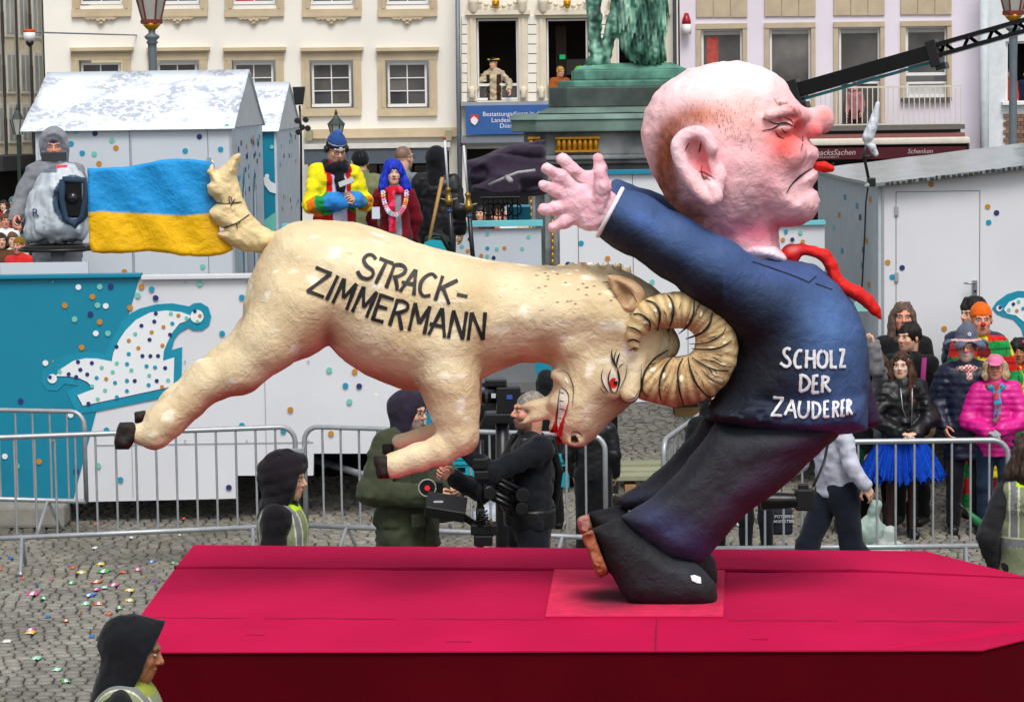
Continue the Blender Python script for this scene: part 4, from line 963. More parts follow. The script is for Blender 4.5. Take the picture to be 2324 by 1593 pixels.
dots([(2268, 700, 'w')], 7, YR-.014, hfw); dots([(2300, 690, 'n'), (2312, 684, 'm'), (2322, 700, 't'), (2308, 705, 'o'), (2290, 703, 'm'), (2330, 690, 'n'), (2270, 698, 'n'), (2328, 716, 'm')], 4, YR-.018, hfw)
# ---------------------------------------------------------------- crowd barriers
galv = mat('galvanised_tube', '#a4a9ad', rough=.42, metal=.45, var=.12, vscale=12)
def barrier(P0, P1, label, top=1.08, nb=16, ext=0, zb=.2, one=None):
    P0 = Vector((P0.x, P0.y, 0)); P1 = Vector((P1.x, P1.y, 0)); L = (P1-P0).length; a = math.atan2(P1.y-P0.y, P1.x-P0.x)
    t = empty('crowd_barrier', P0.lerp(P1, .5), label, 'crowd barrier', 'galvanised crowd barriers round the square', a)
    M = Matrix.Translation(P0) @ Matrix.Rotation(a, 4, 'Z'); r_ = .12
    pts = [(0, 0, zb)]+[(0, 0, top-r_)]+[(r_-r_*math.cos(k*math.pi/10), 0, top-r_+r_*math.sin(k*math.pi/10)) for k in range(1, 6)]+[(L-r_+r_*math.sin(k*math.pi/10), 0, top-r_+r_*math.cos(k*math.pi/10)) for k in range(0, 6)]+[(L, 0, zb)]
    b = MB(); b.tube([M @ Vector(p) for p in pts], .021, 8); b.build('frame', galv, t, smooth=True)
    b = MB(); b.tube([M @ Vector((0, 0, zb)), M @ Vector((L, 0, zb))], .021, 8); b.build('bottom_rail', galv, t, smooth=True)
    for k in range(1, nb): x = L*k/nb; b = MB(); b.tube([M @ Vector((x, 0, zb)), M @ Vector((x, 0, top-.005))], .0095, 6, caps=False); b.build('bar', galv, t, smooth=True)
    for x in (L*.14, L*.86):
        for s_ in (-1, 1): b = MB(); b.tube([M @ Vector((x, 0, zb)), M @ Vector((x+.02*s_, s_*.2, .03)), M @ Vector((x+.02*s_, s_*.26, .012))], .016, 6); b.build('foot', galv, t, smooth=True)
    return t
T_ = 1.08
b1 = barrier(atz(-62, 995, T_), atz(669, 968, T_), 'crowd barrier nearest the left edge, in front of the printed jester cap', zb=.27)
b0 = barrier(atz(-420, 922, T_), atz(190, 934, T_), 'second crowd barrier at far left standing close to the turquoise wall', zb=.3)
b2 = barrier(atz(690, 968, T_), atz(1373, 988, T_), 'crowd barrier behind the man in the green jacket', zb=.27)
b3 = barrier(atz(1506, 1000, T_), atz(1640, 905, T_), 'crowd barrier turned away from us behind the leaning suit legs', nb=12, zb=.27)
b4 = barrier(atz(1608, 1006, T_), atz(2288, 998, T_), 'crowd barrier the costumed spectators lean on at the right', zb=.27)
b5 = barrier(atz(2305, 992, T_), atz(2900, 975, T_), 'last crowd barrier cut by the right edge of the picture', zb=.27)
b = MB(); pb(b, 655, 1018, 690, 1027, atz(669, 968, T_).y-.05, .02); pb(b, 684, 1016, 690, 1028, atz(669, 968, T_).y-.08, .1); b.build('coupling', galv, b1, bevel=.003)
# concrete foot under the far left barrier
cb = MB(); cy0 = atz(60, 1195, 0).y; a_, b_ = at(-60, 1150, cy0).x, at(150, 1150, cy0).x; cb.box(a_, b_, cy0-.1, cy0+.25, 0, .2); o = cb.build('concrete_block', mat('concrete', '#8c8980', rough=.9, bump=.4, bscale=30, var=.12), bevel=.03); tag(o, 'grey concrete ballast block beneath the turquoise wall at the left edge', 'concrete block')
for x in (-10, 30, 75, 110): pb_ = pbo('lifting_slot', mat('slot_dark', '#4b4a45'), x, 1148, x+22, 1153, cy0+.02, .03, o)
# ---------------------------------------------------------------- platform
FZ = 1.372
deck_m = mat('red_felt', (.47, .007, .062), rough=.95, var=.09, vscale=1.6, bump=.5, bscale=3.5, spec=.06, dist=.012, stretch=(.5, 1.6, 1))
skirt_m = mat('shade_darkened_skirt_cloth', (.075, .0008, .004), rough=.95, var=.12, vscale=2, bump=.1, bscale=600, spec=.05, dist=.002)  # far darker red than the deck; shade of the sides put into the colour
fl = empty('parade_float', (0.2, 12.6, 0), 'low wide red cloth covered parade float carrying the two giant papier mache figures', 'parade float')
def dp(x, y, z=FZ): return atz(x, y, z)
BL, BR, BR2 = dp(440, 1236), dp(2100, 1250), dp(2700, 1412)
GL, GR, GR2 = dp(396, 1291), dp(2050, 1301), dp(2700, 1338)
ML, MR = dp(316, 1400), dp(2330, 1409)
zl = FZ-.035
FL, FR, FR2 = atz(262, 1479, zl), atz(2229, 1474, zl), atz(2480, 1411, zl)
def sheet(name, top, zb, mt, th=.05, label=None, sub=0):
    """top polygon (list of points), with a vertical rim th deep"""
    n = len(top); vs = [tuple(p) for p in top]+[(p.x, p.y, p.z-th) for p in top]
    b = MB(); b.add(vs, [tuple(range(n)), tuple(range(2*n-1, n-1, -1))]+[(i, i+n, (i+1) % n+n, (i+1) % n) for i in range(n)])
    return b.build(name, mt, fl, label=label)
def edge(a, b, n, amp, seed, zamp=.0):
    """slightly wavering cloth edge"""
    rr = random.Random(seed); out = []
    for i in range(n+1):
        p = a.lerp(b, i/n)
        if 0 < i < n: p = p+Vector((0, rr.uniform(-amp, amp), rr.uniform(0, zamp)))
        out.append(p)
    return out
sheet('rear_deck_panel', edge(BL, BR, 6, .004, 1)+[dp(2331, 1309)]+[dp(2331, 1310)]+edge(GR+Vector((0, .085, 0)), GL+Vector((0, .07, 0)), 14, .014, 2, .004)[1:], 0, deck_m, th=.012)
sheet('main_deck_panel', edge(GL, GR, 16, .006, 3, .006)+[dp(2334, 1314), dp(2530, 1366), dp(2480, 1409)]+edge(MR, ML, 12, .003, 4), 0, deck_m)
q1 = [p+Vector((0, -.004, .001)) for p in edge(ML, MR, 14, .004, 5)]
sheet('front_deck_panel', q1+[atz(2480, 1409, FZ+.001)]+[FR2, FR]+edge(FR, dp(1490, 1476, zl), 3, .002, 6)[1:]+edge(dp(1490, 1476, zl), FL, 6, .002, 6)[1:], 0, deck_m, th=.006)
zs = .35
def wall_sheet(name, pts, z1, z0, off, mt, folds=.0, seed=0):
    vs = []; fs = []; n = 0; rr = random.Random(seed); cols = []
    P = []
    for a, b in zip(pts[:-1], pts[1:]):
        k = max(1, int((b-a).length/.25)); P += [a.lerp(b, i/k) for i in range(k)]
    P.append(pts[-1])
    for i, p in enumerate(P):
        o = folds*math.sin(i*1.7+seed)
        for t in (0, .5, 1):
            vs.append((p.x+off.x*(0), p.y+o*t, z1+(z0-z1)*t))
    for i in range(len(P)-1):
        for t in (0, 1): a = i*3+t; fs.append((a, a+1, a+4, a+3))
    me = bpy.data.meshes.new(name); me.from_pydata(vs, [], fs); me.materials.append(mt)
    for p in me.polygons: p.use_smooth = True
    return link(name, me, fl)
inb = Vector((0, .012, 0))
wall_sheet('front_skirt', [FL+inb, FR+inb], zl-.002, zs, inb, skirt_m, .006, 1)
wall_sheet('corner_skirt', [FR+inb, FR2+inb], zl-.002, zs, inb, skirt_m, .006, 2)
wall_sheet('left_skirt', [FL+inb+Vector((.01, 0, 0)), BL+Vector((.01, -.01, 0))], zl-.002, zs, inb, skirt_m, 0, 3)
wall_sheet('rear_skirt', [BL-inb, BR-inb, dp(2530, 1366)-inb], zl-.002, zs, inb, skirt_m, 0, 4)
cm = mat('black_steel_chassis', '#1b1b1c', rough=.5)
b = MB(); b.box(FL.x+.3, 4.2, 11.7, 13.9, .62, .95); b.build('chassis', cm, fl)
for wx in (-1.1, 2.9):
    for wy in (11.75, 13.85):
        b = MB(); b.lathe((wx, wy, .34), [(.2, -.1), (.33, -.1), (.34, -.06), (.34, .06), (.33, .1), (.2, .1)], 20, 'y'); w_ = b.build('wheel', mat('rubber', '#161616', rough=.85), fl)
        b = MB(); b.lathe((wx, wy, .34), [(.05, -.09), (.19, -.09), (.19, .09), (.05, .09)], 16, 'y'); b.build('rim', mat('steel_rim', '#8b8b8b', rough=.4, metal=.8), w_)
b = MB(); sa, sb_ = dp(1490, 1402), atz(1488, 1476, zl); b.tube([sa+Vector((0, 0, .001)), sb_+Vector((0, 0, .001))], .004, 5); b.build('cloth_seam', mat('seam_dark_red', (.2, .002, .02), rough=.9), fl)
b = MB(); b.tube([dp(x, y, FZ-.012) for x, y in ((396, 1287), (800, 1288), (1240, 1289), (1700, 1292), (2060, 1297), (2330, 1311))], .012, 5); b.build('gap_shade_strip', cm, fl)  # dark strip added in the panel gap to stand for its shade
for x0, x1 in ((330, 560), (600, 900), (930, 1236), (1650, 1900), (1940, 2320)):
    b = MB(); b.tube([dp(x0+(x1-x0)*i/6, 1401.5+(x0+(x1-x0)*i/6-316)*.0045+rnd.uniform(-.8, .8), FZ+.001) for i in range(7)], [.001]+[rnd.uniform(.002, .005) for _ in range(5)]+[.001], 5); b.build('cloth_crease', mat('crease_shade_red', (.22, .003, .025), rough=.95), fl)  # fold shade drawn as thin lines of darkened deck red
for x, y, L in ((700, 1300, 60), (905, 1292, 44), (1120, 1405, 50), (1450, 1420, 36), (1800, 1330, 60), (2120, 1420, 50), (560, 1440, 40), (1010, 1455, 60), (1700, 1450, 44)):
    b = MB(); b.tube([dp(x, y, FZ-.0005) if y < 1401 else dp(x, y-.5, FZ-.035*(y-1400)/78+.002), dp(x+L, y+rnd.uniform(-2, 2), FZ-.0005) if y < 1401 else dp(x+L, y, FZ-.035*(y-1400)/78+.002)], [.0015, .003], 5); b.build('cloth_wrinkle', mat('wrinkle_shade_red', (.36, .005, .045), rough=.95), fl)  # wrinkle shade put in as strokes of slightly darker deck red
# painted square pad under the shoes
pm = vmat('sprayed_pad_board', rough=.95, spec=.08, bump=.2, bscale=60, dist=.004, var=.12, vscale=14)
pc = [dp(1258, 1291, FZ+.012), dp(1645, 1293, FZ+.012), dp(1641, 1398, FZ+.012), dp(1238, 1398, FZ+.012)]
v = []; f = []; c = []; n = 40
for j in range(n+1):
    for i in range(n+1):
        s_, t = i/n, j/n; p = pc[0].lerp(pc[1], s_).lerp(pc[3].lerp(pc[2], s_), t)
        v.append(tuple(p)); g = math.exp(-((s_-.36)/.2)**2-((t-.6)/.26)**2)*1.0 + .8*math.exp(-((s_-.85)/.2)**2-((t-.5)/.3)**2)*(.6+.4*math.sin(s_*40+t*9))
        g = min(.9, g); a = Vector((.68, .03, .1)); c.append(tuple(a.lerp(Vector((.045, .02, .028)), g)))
for j in range(n):
    for i in range(n): a = j*(n+1)+i; f.append((a, a+1, a+n+2, a+n+1))
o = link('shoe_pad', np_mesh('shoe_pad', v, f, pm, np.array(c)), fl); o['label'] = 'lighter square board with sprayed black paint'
b = MB(); p0, p1, p2, p3 = pc
ring = [(p0, p1), (p1, p2), (p2, p3), (p3, p0)]
for a, e in ring: b.add([tuple(a), tuple(e), (e.x, e.y, FZ-.01), (a.x, a.y, FZ-.01)], [(0, 1, 2, 3)])
b.build('pad_edge', deck_m, fl)

# ---------------------------------------------------------------- the man
base = at(1560, 1385, 12.2)
man = empty('caricature_figure', (base.x, 12.2, FZ), 'giant papier mache man in blue suit leaning back on tiptoe, bald pink head tilted up', 'carnival figure')
# ---- head
H = 5.0
F_ = Field((1440, -215, -620), (1905, 215, -125), H)
skull = [(1640, 560), (1590, 512), (1540, 484), (1508, 447), (1477, 390), (1460, 338), (1454, 300), (1464, 251), (1484, 213), (1519, 182), (1566, 157), (1621, 142), (1676, 138), (1728, 151), (1763, 169), (1786, 194), (1803, 221), (1824, 247), (1833, 275), (1832, 320), (1838, 350), (1835, 400), (1825, 470), (1770, 500), (1740, 515)]
F_.infl(N(skull), 0, 158, 0, Rr=175)
muz = [(1740, 330), (1832, 322), (1856, 338), (1858, 358), (1845, 374), (1838, 384), (1856, 391), (1853, 411), (1836, 428), (1854, 436), (1861, 456), (1857, 478), (1841, 499), (1814, 514), (1783, 515), (1758, 505), (1720, 480)]
F_.infl(N(muz), 0, 112, 18, Rr=75)
F_.cap((1700, 0, -500), (1712, 0, -600), 62, 58, 22, (1, 1.25, 1)); F_.cap((1640, 0, -500), (1690, 0, -590), 60, 50, 22, (1, 1.2, 1))
F_.cap((1745, 0, -530), (1762, 0, -600), 8, 8, 20)
F_.cap((1800, -118, -268), (1822, -40, -262), 16, 18, 18); F_.cap((1745, -150, -262), (1800, -125, -250), 12, 16, 16)   # brow
F_.cap((1800, 118, -268), (1822, 40, -262), 16, 18, 18)
F_.ell((1790, -112, -345), (42, 30, 38), 26); F_.ell((1790, 112, -345), (42, 30, 38), 26)        # cheeks
F_.ell((1778, -128, -290), (26, 18, 15), 8); F_.ell((1778, 128, -290), (26, 18, 15), 8)          # eyelids
F_.ell((1790, -138, -268), (30, 10, 6), 6, op='s')
F_.cap((1835, -10, -278), (1862, 0, -273), 32, 30, 14); F_.ell((1866, 0, -270), (26, 36, 30), 10); F_.ell((1850, -28, -296), (18, 16, 16), 8); F_.ell((1850, 28, -296), (18, 16, 16), 8)
F_.cap((1800, -112, -420), (1850, -30, -383), 5, 5, 6, op='s')                                  # mouth groove
F_.disp(dents(4.4, .05, 1))
def headc(u, w, v):
    C = np.tile(np.array(hx('#f2bfc4')), (len(u), 1))
    C = blob(C, u, v, 1650, 175, 170, 60, hx('#fdeeee'), .75)  # pale crown: highlight from above painted into the colour
    C = blob(C, u, v, 1560, 240, 90, 90, hx('#f7cfd2'), .5)
    C = blob(C, u, v, 1690, 260, 70, 50, hx('#f4a58f'), .5)
    # hair paint
    ar = np.hypot((u-1650)/1.0, (v-360)*.92); an = np.degrees(np.arctan2(v-360, u-1650))
    side = (np.abs(w) > 30) | (v > 250)
    hw = sum(k*np.exp(-((u-x)/rx)**2-((v-y)/ry)**2) for x, y, rx, ry, k in ((1575, 262, 42, 26, .8), (1524, 305, 30, 40, 1), (1506, 365, 24, 50, 1), (1517, 430, 26, 45, 1.1), (1556, 486, 38, 30, 1.1), (1590, 500, 20, 20, .6)))
    C = lerpc(C, hx('#8c4629'), np.clip(hw*1.15, 0, .95)*side*(1+.12*vnoise(np.stack([u*1.5, w, v*.4], -1), .12, 8)))
    C = blob(C, u, v, 1610, 262, 40, 24, hx('#cf7f5a'), .6)
    C = blob(C, u, v, 1600, 450, 60, 120, hx('#f3b5c2'), .35)
    C = blob(C, u, v, 1780, 325, 42, 48, hx('#ff4a38'), .85)
    C = blob(C, u, v, 1806, 285, 22, 36, hx('#e21f1c'), .9)
    C = blob(C, u, v, 1776, 285, 26, 14, hx('#f5bab8'), .8)
    C = blob(C, u, v, 1745, 262, 28, 16, hx('#f8d0d2'), .6)
    C = blob(C, u, v, 1852, 298, 28, 20, hx('#d8302a'), .8)
    C = blob(C, u, v, 1870, 262, 22, 20, hx('#ee8478'), .7)
    C = blob(C, u, v, 1800, 510, 70, 16, hx('#d8305a'), .65)
    C = blob(C, u, v, 1720, 530, 60, 30, hx('#c92a5e'), .7)
    C = blob(C, u, v, 1740, 440, 30, 60, hx('#e88aa0'), .4)
    C = blob(C, u, v, 1650, 520, 60, 36, hx('#d46a8c'), .5)
    C = blob(C, u, v, 1720, 585, 70, 20, hx('#f7dbe2'), .8)
    n = vnoise(np.stack([u, w, v], -1), .03, 4); return C*(1+.06*n)[:, None]
head = fig_mesh('head', F_, headc, man)
# ear
F_ = Field((1515, -275, -480), (1665, -105, -285), 3.5)
earp = CR('3', [(850, 850), (870, 790), (920, 755), (1000, 738), (1060, 770), (1100, 830), (1110, 900), (1115, 1000), (1145, 1070), (1130, 1130), (1090, 1165), (1030, 1140), (950, 1060), (880, 960)])
F_.infl(N(spline(earp, 3)), -178, 26, 0, Rr=22)
F_.infl(N(spline(CR('3', [(925, 850), (960, 805), (1010, 800), (1050, 860), (1060, 960), (1095, 1010), (1060, 1030), (1000, 985), (940, 930)]), 3)), -212, 34, 5, Rr=14, op='s')
rim = spline(CR('3', [(1080, 1080), (1100, 1130), (1060, 1140), (990, 1080), (920, 980), (885, 890), (885, 820), (930, 775), (1000, 762), (1050, 795), (1080, 860)]), 3, False)
F_.chain([(x, -202, -y) for x, y in rim], [14]*len(rim), 6)
F_.cap((1620, -170, -400), (1605, -130, -385), 30, 40, 12)
F_.disp(dents(2.4, .07, 2))
def earc(u, w, v):
    C = np.tile(np.array(hx('#f4c6cb')), (len(u), 1)); C = blob(C, u, v, 1530, 340, 16, 60, hx('#f6dfe8'), .6)
    C = lerpc(C, hx('#e8787c'), np.exp(-((u-1592)/26)**2-((v-365)/40)**2)*(w > -203)*.85)
    C = lerpc(C, hx('#c8393c'), np.exp(-((u-1600)/16)**2-((v-392)/16)**2)*(w > -203)*.8)
    return C
ear = fig_mesh('ear', F_, earc, man)
# far ear (mirror, coarse) is hidden by the head; lips and tongue
F_ = Field((1838, -40, -402), (1905, 40, -355), 3)
F_.cap((1846, 0, -377), (1870, 0, -378), 7, 12, 4, (1, 1.5, 1)); F_.cap((1870, 0, -378), (1886, 0, -383), 12, 8, 4, (1, 1.5, 1)); F_.disp(dents(3, .09, 3))
fig_mesh('tongue', F_, lambda u, w, v: np.tile(np.array(hx('#e0261d')), (len(u), 1))*(1+.1*vnoise(np.stack([u, w, v], -1), .06, 2))[:, None], man)
# ---- hands
def hand(name, palm, fingers, w0, seed, x0, x1, y0, y1):
    F_ = Field((x0, w0-70, -y1), (x1, w0+70, -y0), 3.5)
    for (cx_, cy_, rx, rz, ry) in palm: F_.ell((cx_, w0, -cy_), (rx, ry, rz), 12)
    for pts, rs, dw in fingers:
        P = [(x, w0+d, -y) for (x, y), d in zip(pts, dw)]; F_.chain(P, rs, 7)
        for q, rr in list(zip(P, rs))[1:-1]: F_.ell(q, (rr*1.12,)*3, 4)
    F_.disp(dents(5.5, .055, seed))
    def hc(u, w, v):
        C = np.tile(np.array(hx('#efbcc8')), (len(u), 1)); n = vnoise(np.stack([u, w, v], -1), .05, seed)
        C = lerpc(C, hx('#f9dde6'), np.clip(n, 0, 1)*.6); C = lerpc(C, hx('#d98298'), np.clip(-n, 0, 1)*.45)
        return C
    return fig_mesh(name, F_, hc, man)
hand('hand', [(1325, 462, 48, 46, 24), (1365, 490, 34, 36, 22), (1338, 500, 30, 24, 20), (1385, 480, 20, 45, 22)],
     [([(1305, 432), (1270, 402), (1241, 383)], [17, 16, 13], [0, -6, -16]), ([(1300, 448), (1262, 432), (1234, 421)], [17, 15.5, 13], [0, -4, -14]),
      ([(1298, 462), (1262, 472), (1236, 476)], [17, 16, 14], [0, 0, -6]), ([(1312, 486), (1282, 504), (1254, 516)], [17, 15, 12], [0, 2, 0]),
      ([(1360, 470), (1368, 425), (1360, 392)], [20, 18, 14], [-10, -26, -30])], -125, 11, 1210, 1412, 365, 548)
hand('hand', [(1345, 418, 36, 34, 20), (1375, 440, 26, 30, 20)],
     [([(1330, 410), (1300, 385), (1277, 362)], [16, 15, 13], [0, -3, -8]), ([(1360, 410), (1362, 385), (1357, 359)], [16, 14, 12], [0, -2, -6]),
      ([(1340, 425), (1320, 420), (1300, 416)], [15, 14, 12], [8, 16, 20])], 95, 17, 1255, 1410, 335, 480)
# ---- jacket
F_ = Field((1350, -235, -1000), (1990, 235, -395), 5.5)
tors = [(1640, 575), (1700, 572), (1780, 585), (1850, 600), (1903, 643), (1940, 694), (1963, 745), (1972, 810), (1974, 875), (1967, 930), (1966, 972), (1930, 982), (1856, 986), (1783, 987), (1704, 979), (1640, 966), (1608, 948), (1613, 912), (1645, 868), (1660, 810), (1655, 745), (1610, 700), (1565, 650), (1580, 590)]
F_.infl(N(tors), 0, 178, 0, Rr=140)
F_.infl(N([(1604, 952), (1611, 925), (1700, 900), (1968, 900), (1969, 978), (1856, 988), (1783, 989), (1704, 981), (1640, 968)]), 0, 176, 10, Rr=30)
F_.cut((0, 0, -1), 990)
F_.chain([(1384, -128, -482), (1440, -132, -508), (1530, -138, -560), (1620, -135, -618), (1720, -110, -690)], [60, 63, 66, 74, 86], 34)
F_.chain([(1395, 110, -450), (1470, 120, -490), (1560, 120, -540), (1660, 100, -610)], [44, 52, 62, 72], 24)
F_.f = np.maximum(F_.f, 0*F_.f + (-(F_.ax[0][:, None, None]*.86-(F_.ax[2][None, None, :])*.0-1384*.86) -((-F_.ax[2][None, None, :])-482)*.51 - (np.abs(F_.ax[1][None, :, None])*0)).astype(np.float32) * 1.0) if False else F_.f
# straight cut of the sleeve mouths (near then far)
X = F_.ax[0][:, None, None]; Yy = F_.ax[1][None, :, None]; Z = F_.ax[2][None, None, :]
def plane_cut(F_, a, b, cond):
    (x0, y0), (x1, y1) = a, b; nx, nz = (y1-y0), (x1-x0); L = math.hypot(nx, nz); nx /= L; nz /= L
    # keep the side to the right of the cuff
    d = (nx*(X-x0) + nz*(Z+y0)); s_ = -1 if (nx*(1700-x0)+nz*(-600+y0)) > 0 else 1
    F_.f = np.where(cond, np.maximum(F_.f, s_*d), F_.f).astype(np.float32)
plane_cut(F_, (1413, 430), (1357, 535), (Yy < 0) & (X < 1500)); plane_cut(F_, (1392, 405), (1350, 480), (Yy >= 0) & (X < 1500))
F_.chain([(1700, 0, -560), (1780, 0, -578)], [40, 30], 0) if False else None
F_.disp(dents(2.6, .05, 5))
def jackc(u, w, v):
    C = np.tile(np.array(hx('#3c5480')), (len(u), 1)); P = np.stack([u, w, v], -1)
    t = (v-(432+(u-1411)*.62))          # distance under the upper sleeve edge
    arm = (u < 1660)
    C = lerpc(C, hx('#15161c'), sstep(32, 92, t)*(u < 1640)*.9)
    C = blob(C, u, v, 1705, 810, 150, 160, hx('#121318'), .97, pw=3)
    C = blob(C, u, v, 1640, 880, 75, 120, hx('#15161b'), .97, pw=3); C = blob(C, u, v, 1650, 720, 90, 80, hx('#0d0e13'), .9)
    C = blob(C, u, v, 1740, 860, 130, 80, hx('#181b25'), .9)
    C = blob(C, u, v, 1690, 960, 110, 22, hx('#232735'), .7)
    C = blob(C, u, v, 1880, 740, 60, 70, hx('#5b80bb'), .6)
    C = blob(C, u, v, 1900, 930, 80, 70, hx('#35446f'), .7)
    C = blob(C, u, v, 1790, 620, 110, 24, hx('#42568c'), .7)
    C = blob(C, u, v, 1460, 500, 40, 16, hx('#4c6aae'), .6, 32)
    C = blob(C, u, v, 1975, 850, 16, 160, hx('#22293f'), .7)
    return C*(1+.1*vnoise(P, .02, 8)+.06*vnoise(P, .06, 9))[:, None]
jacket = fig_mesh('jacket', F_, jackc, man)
# far front flap of the open jacket, shirt collar, lapels, cuff rims
F_ = Field((1930, 60, -990), (2015, 200, -830), 4.5); F_.infl(N([(1955, 850), (1975, 860), (1985, 900), (1996, 940), (2006, 958), (1990, 970), (1960, 975), (1945, 930)]), 130, 45, 0, Rr=14)
F_.disp(dents(2, .06, 3)); fig_mesh('jacket_flap', F_, lambda u, w, v: np.tile(np.array(hx('#2d1c38')), (len(u), 1)), man)
F_ = Field((1640, -120, -615), (1810, 120, -535), 4)
F_.infl(N([(1665, 578), (1700, 545), (1760, 555), (1792, 585), (1785, 602), (1700, 592)]), 0, 86, 0, Rr=24); F_.disp(dents(2, .06, 9))
fig_mesh('shirt_collar', F_, lambda u, w, v: blob(np.tile(np.array(hx('#f2dce4')), (len(u), 1)), u, v, 1690, 555, 40, 14, hx('#d76c93'), .7), man)
cuff = MB(); rr = []
for k in range(25):
    t = 2*math.pi*k/24; c_ = Vector((1385, 482)); ux = Vector((.465, -.885))*60; rr.append(at(*(c_+ux*math.cos(t)), YF+(-128+60*math.sin(t))/SF))
cuff.tube(rr, .011, 6); cuff.build('shirt_cuff', mat('cuff_white', '#e8e4e4', rough=.7), man, smooth=True)
# ---- trousers
X = Yy = Z = None
F_ = Field((1385, -190, -1300), (1925, 190, -935), 5.5)
near = [(1625, 955), (1900, 960), (1893, 985), (1862, 1030), (1802, 1082), (1740, 1130), (1690, 1172), (1640, 1226), (1598, 1272), (1574, 1284), (1530, 1283), (1500, 1270), (1458, 1238), (1425, 1198), (1408, 1173), (1478, 1125), (1540, 1065), (1590, 1005)]
F_.infl(N(near), -62, 92, 0, Rr=60)
far = [(1600, 945), (1760, 960), (1740, 1040), (1660, 1080), (1560, 1120), (1490, 1165), (1411, 1160), (1402, 1134), (1470, 1082), (1530, 1030), (1575, 985)]
F_.infl(N(far), 76, 78, 14, Rr=48)
F_.ell((1780, 20, -975), (130, 140, 60), 24); F_.cut((0, 0, 1), -950)
def tfold(P): return dents(2.4, .04, 6)(P) + 3*np.sin((P[:, 0]*.6-P[:, 2]*.75)*.045+vnoise(P, .01, 3)*3)
F_.disp(tfold)
def trc(u, w, v):
    C = np.tile(np.array(hx('#2c2e35')), (len(u), 1)); P = np.stack([u, w, v], -1)
    C = blob(C, u, v, 1520, 1200, 90, 40, hx('#363f66'), .8, 35); C = blob(C, u, v, 1690, 1120, 170, 26, hx('#3d1c3c'), .6, -40)
    C = blob(C, u, v, 1830, 1010, 90, 30, hx('#321630'), .7, -30); C = blob(C, u, v, 1600, 1040, 130, 24, hx('#1b1d24'), .7, -48)
    C = blob(C, u, v, 1590, 1250, 50, 40, hx('#34345a'), .8)
    return C*(1+.12*vnoise(P, .02, 8))[:, None]
fig_mesh('trousers', F_, trc, man)
# ---- shoes (black body, tan heel and sole)
def shoe(body, sole, w0, T, seed, extra=None):
    xs = [p[0] for p in body]; ys = [p[1] for p in body]
    F_ = Field((min(xs)-15, w0-T-20, -max(ys)-15), (max(xs)+15, w0+T+20, -min(ys)+15), 4.5)
    F_.infl(N(body), w0, T, 0, Rr=T*.8); F_.disp(dents(2.6, .05, seed))
    sh = fig_mesh('shoe', F_, lambda u, w, v: blob(np.tile(np.array(hx('#1d1e22')), (len(u), 1)), u, v, 1560, 1290, 60, 40, hx('#2f333b'), .7)*(1+.15*vnoise(np.stack([u, w, v], -1), .03, 4))[:, None], man)
    xs = [p[0] for p in sole]; ys = [p[1] for p in sole]
    F_ = Field((min(xs)-12, w0-T-20, -max(ys)-12), (max(xs)+12, w0+T+20, -min(ys)+12), 4)
    F_.infl(N(sole), w0, T*.9, 0, Rr=5); F_.disp(dents(2, .06, seed+1))
    o = fig_mesh('heel', F_, lambda u, w, v: blob(np.tile(np.array(hx('#94583c')), (len(u), 1)), u, v, 1320, 1180, 30, 20, hx('#c79a90'), .8)*(1+.12*vnoise(np.stack([u, w, v], -1), .03, 4))[:, None], man)
    o.parent = sh; o.matrix_local = sh.matrix_local.inverted() @ o.matrix_local
    o.matrix_local = Matrix.Identity(4)
    return sh
nb = CR('D', [(270, 445), (620, 300), (760, 420), (1000, 600), (1300, 800), (1560, 860), (1700, 980), (1830, 1140), (1850, 1300), (1830, 1400), (1700, 1462), (1400, 1474), (1000, 1440), (760, 1400), (650, 1280), (560, 1100), (510, 1010), (478, 1000), (400, 800), (330, 620)])
ns = CR('D', [(135, 520), (282, 438), (335, 620), (405, 800), (485, 1000), (375, 1060), (330, 1030), (240, 800), (160, 600)])
fb = CR('D', [(225, 240), (600, 150), (900, 300), (1400, 620), (1640, 700), (1760, 730), (1830, 850), (1850, 1000), (1835, 1160), (1700, 1180), (1200, 1100), (700, 800), (300, 450), (260, 360)])
fs_ = CR('D', [(80, 330), (110, 290), (232, 240), (265, 400), (300, 480), (140, 520), (100, 440)])
shn = shoe(nb, ns, -96, 62, 21); shf = shoe(fb, fs_, 72, 58, 23)
patch('white_paint_patch', CR('D', [(1510, 1030), (1560, 1020), (1640, 1050), (1645, 1130), (1600, 1125), (1530, 1095)]), hx('#dcdce2'), bvh_of([shn]), man)
# ---- tie
F_ = Field((1765, -60, -740), (2015, 60, -545), 3.5)
tp = [(1795, 575), (1818, 566), (1845, 570), (1872, 580), (1887, 603), (1896, 630), (1916, 652), (1945, 665), (1970, 683), (1986, 704), (1999, 724)]
F_.chain([(x, -8, -y) for x, y in tp], [21, 13, 11, 14, 14, 14, 15, 16, 15, 12, 4], 5, (1, 1.5, 1)); F_.ell((1795, -8, -580), (22, 28, 24), 6)
F_.disp(dents(2.4, .07, 12))
fig_mesh('tie', F_, lambda u, w, v: blob(np.tile(np.array(hx('#d4201c')), (len(u), 1)), u, v, 1800, 565, 14, 8, hx('#e88a84'), .7)*(1+.12*vnoise(np.stack([u, w, v], -1), .04, 4))[:, None], man)
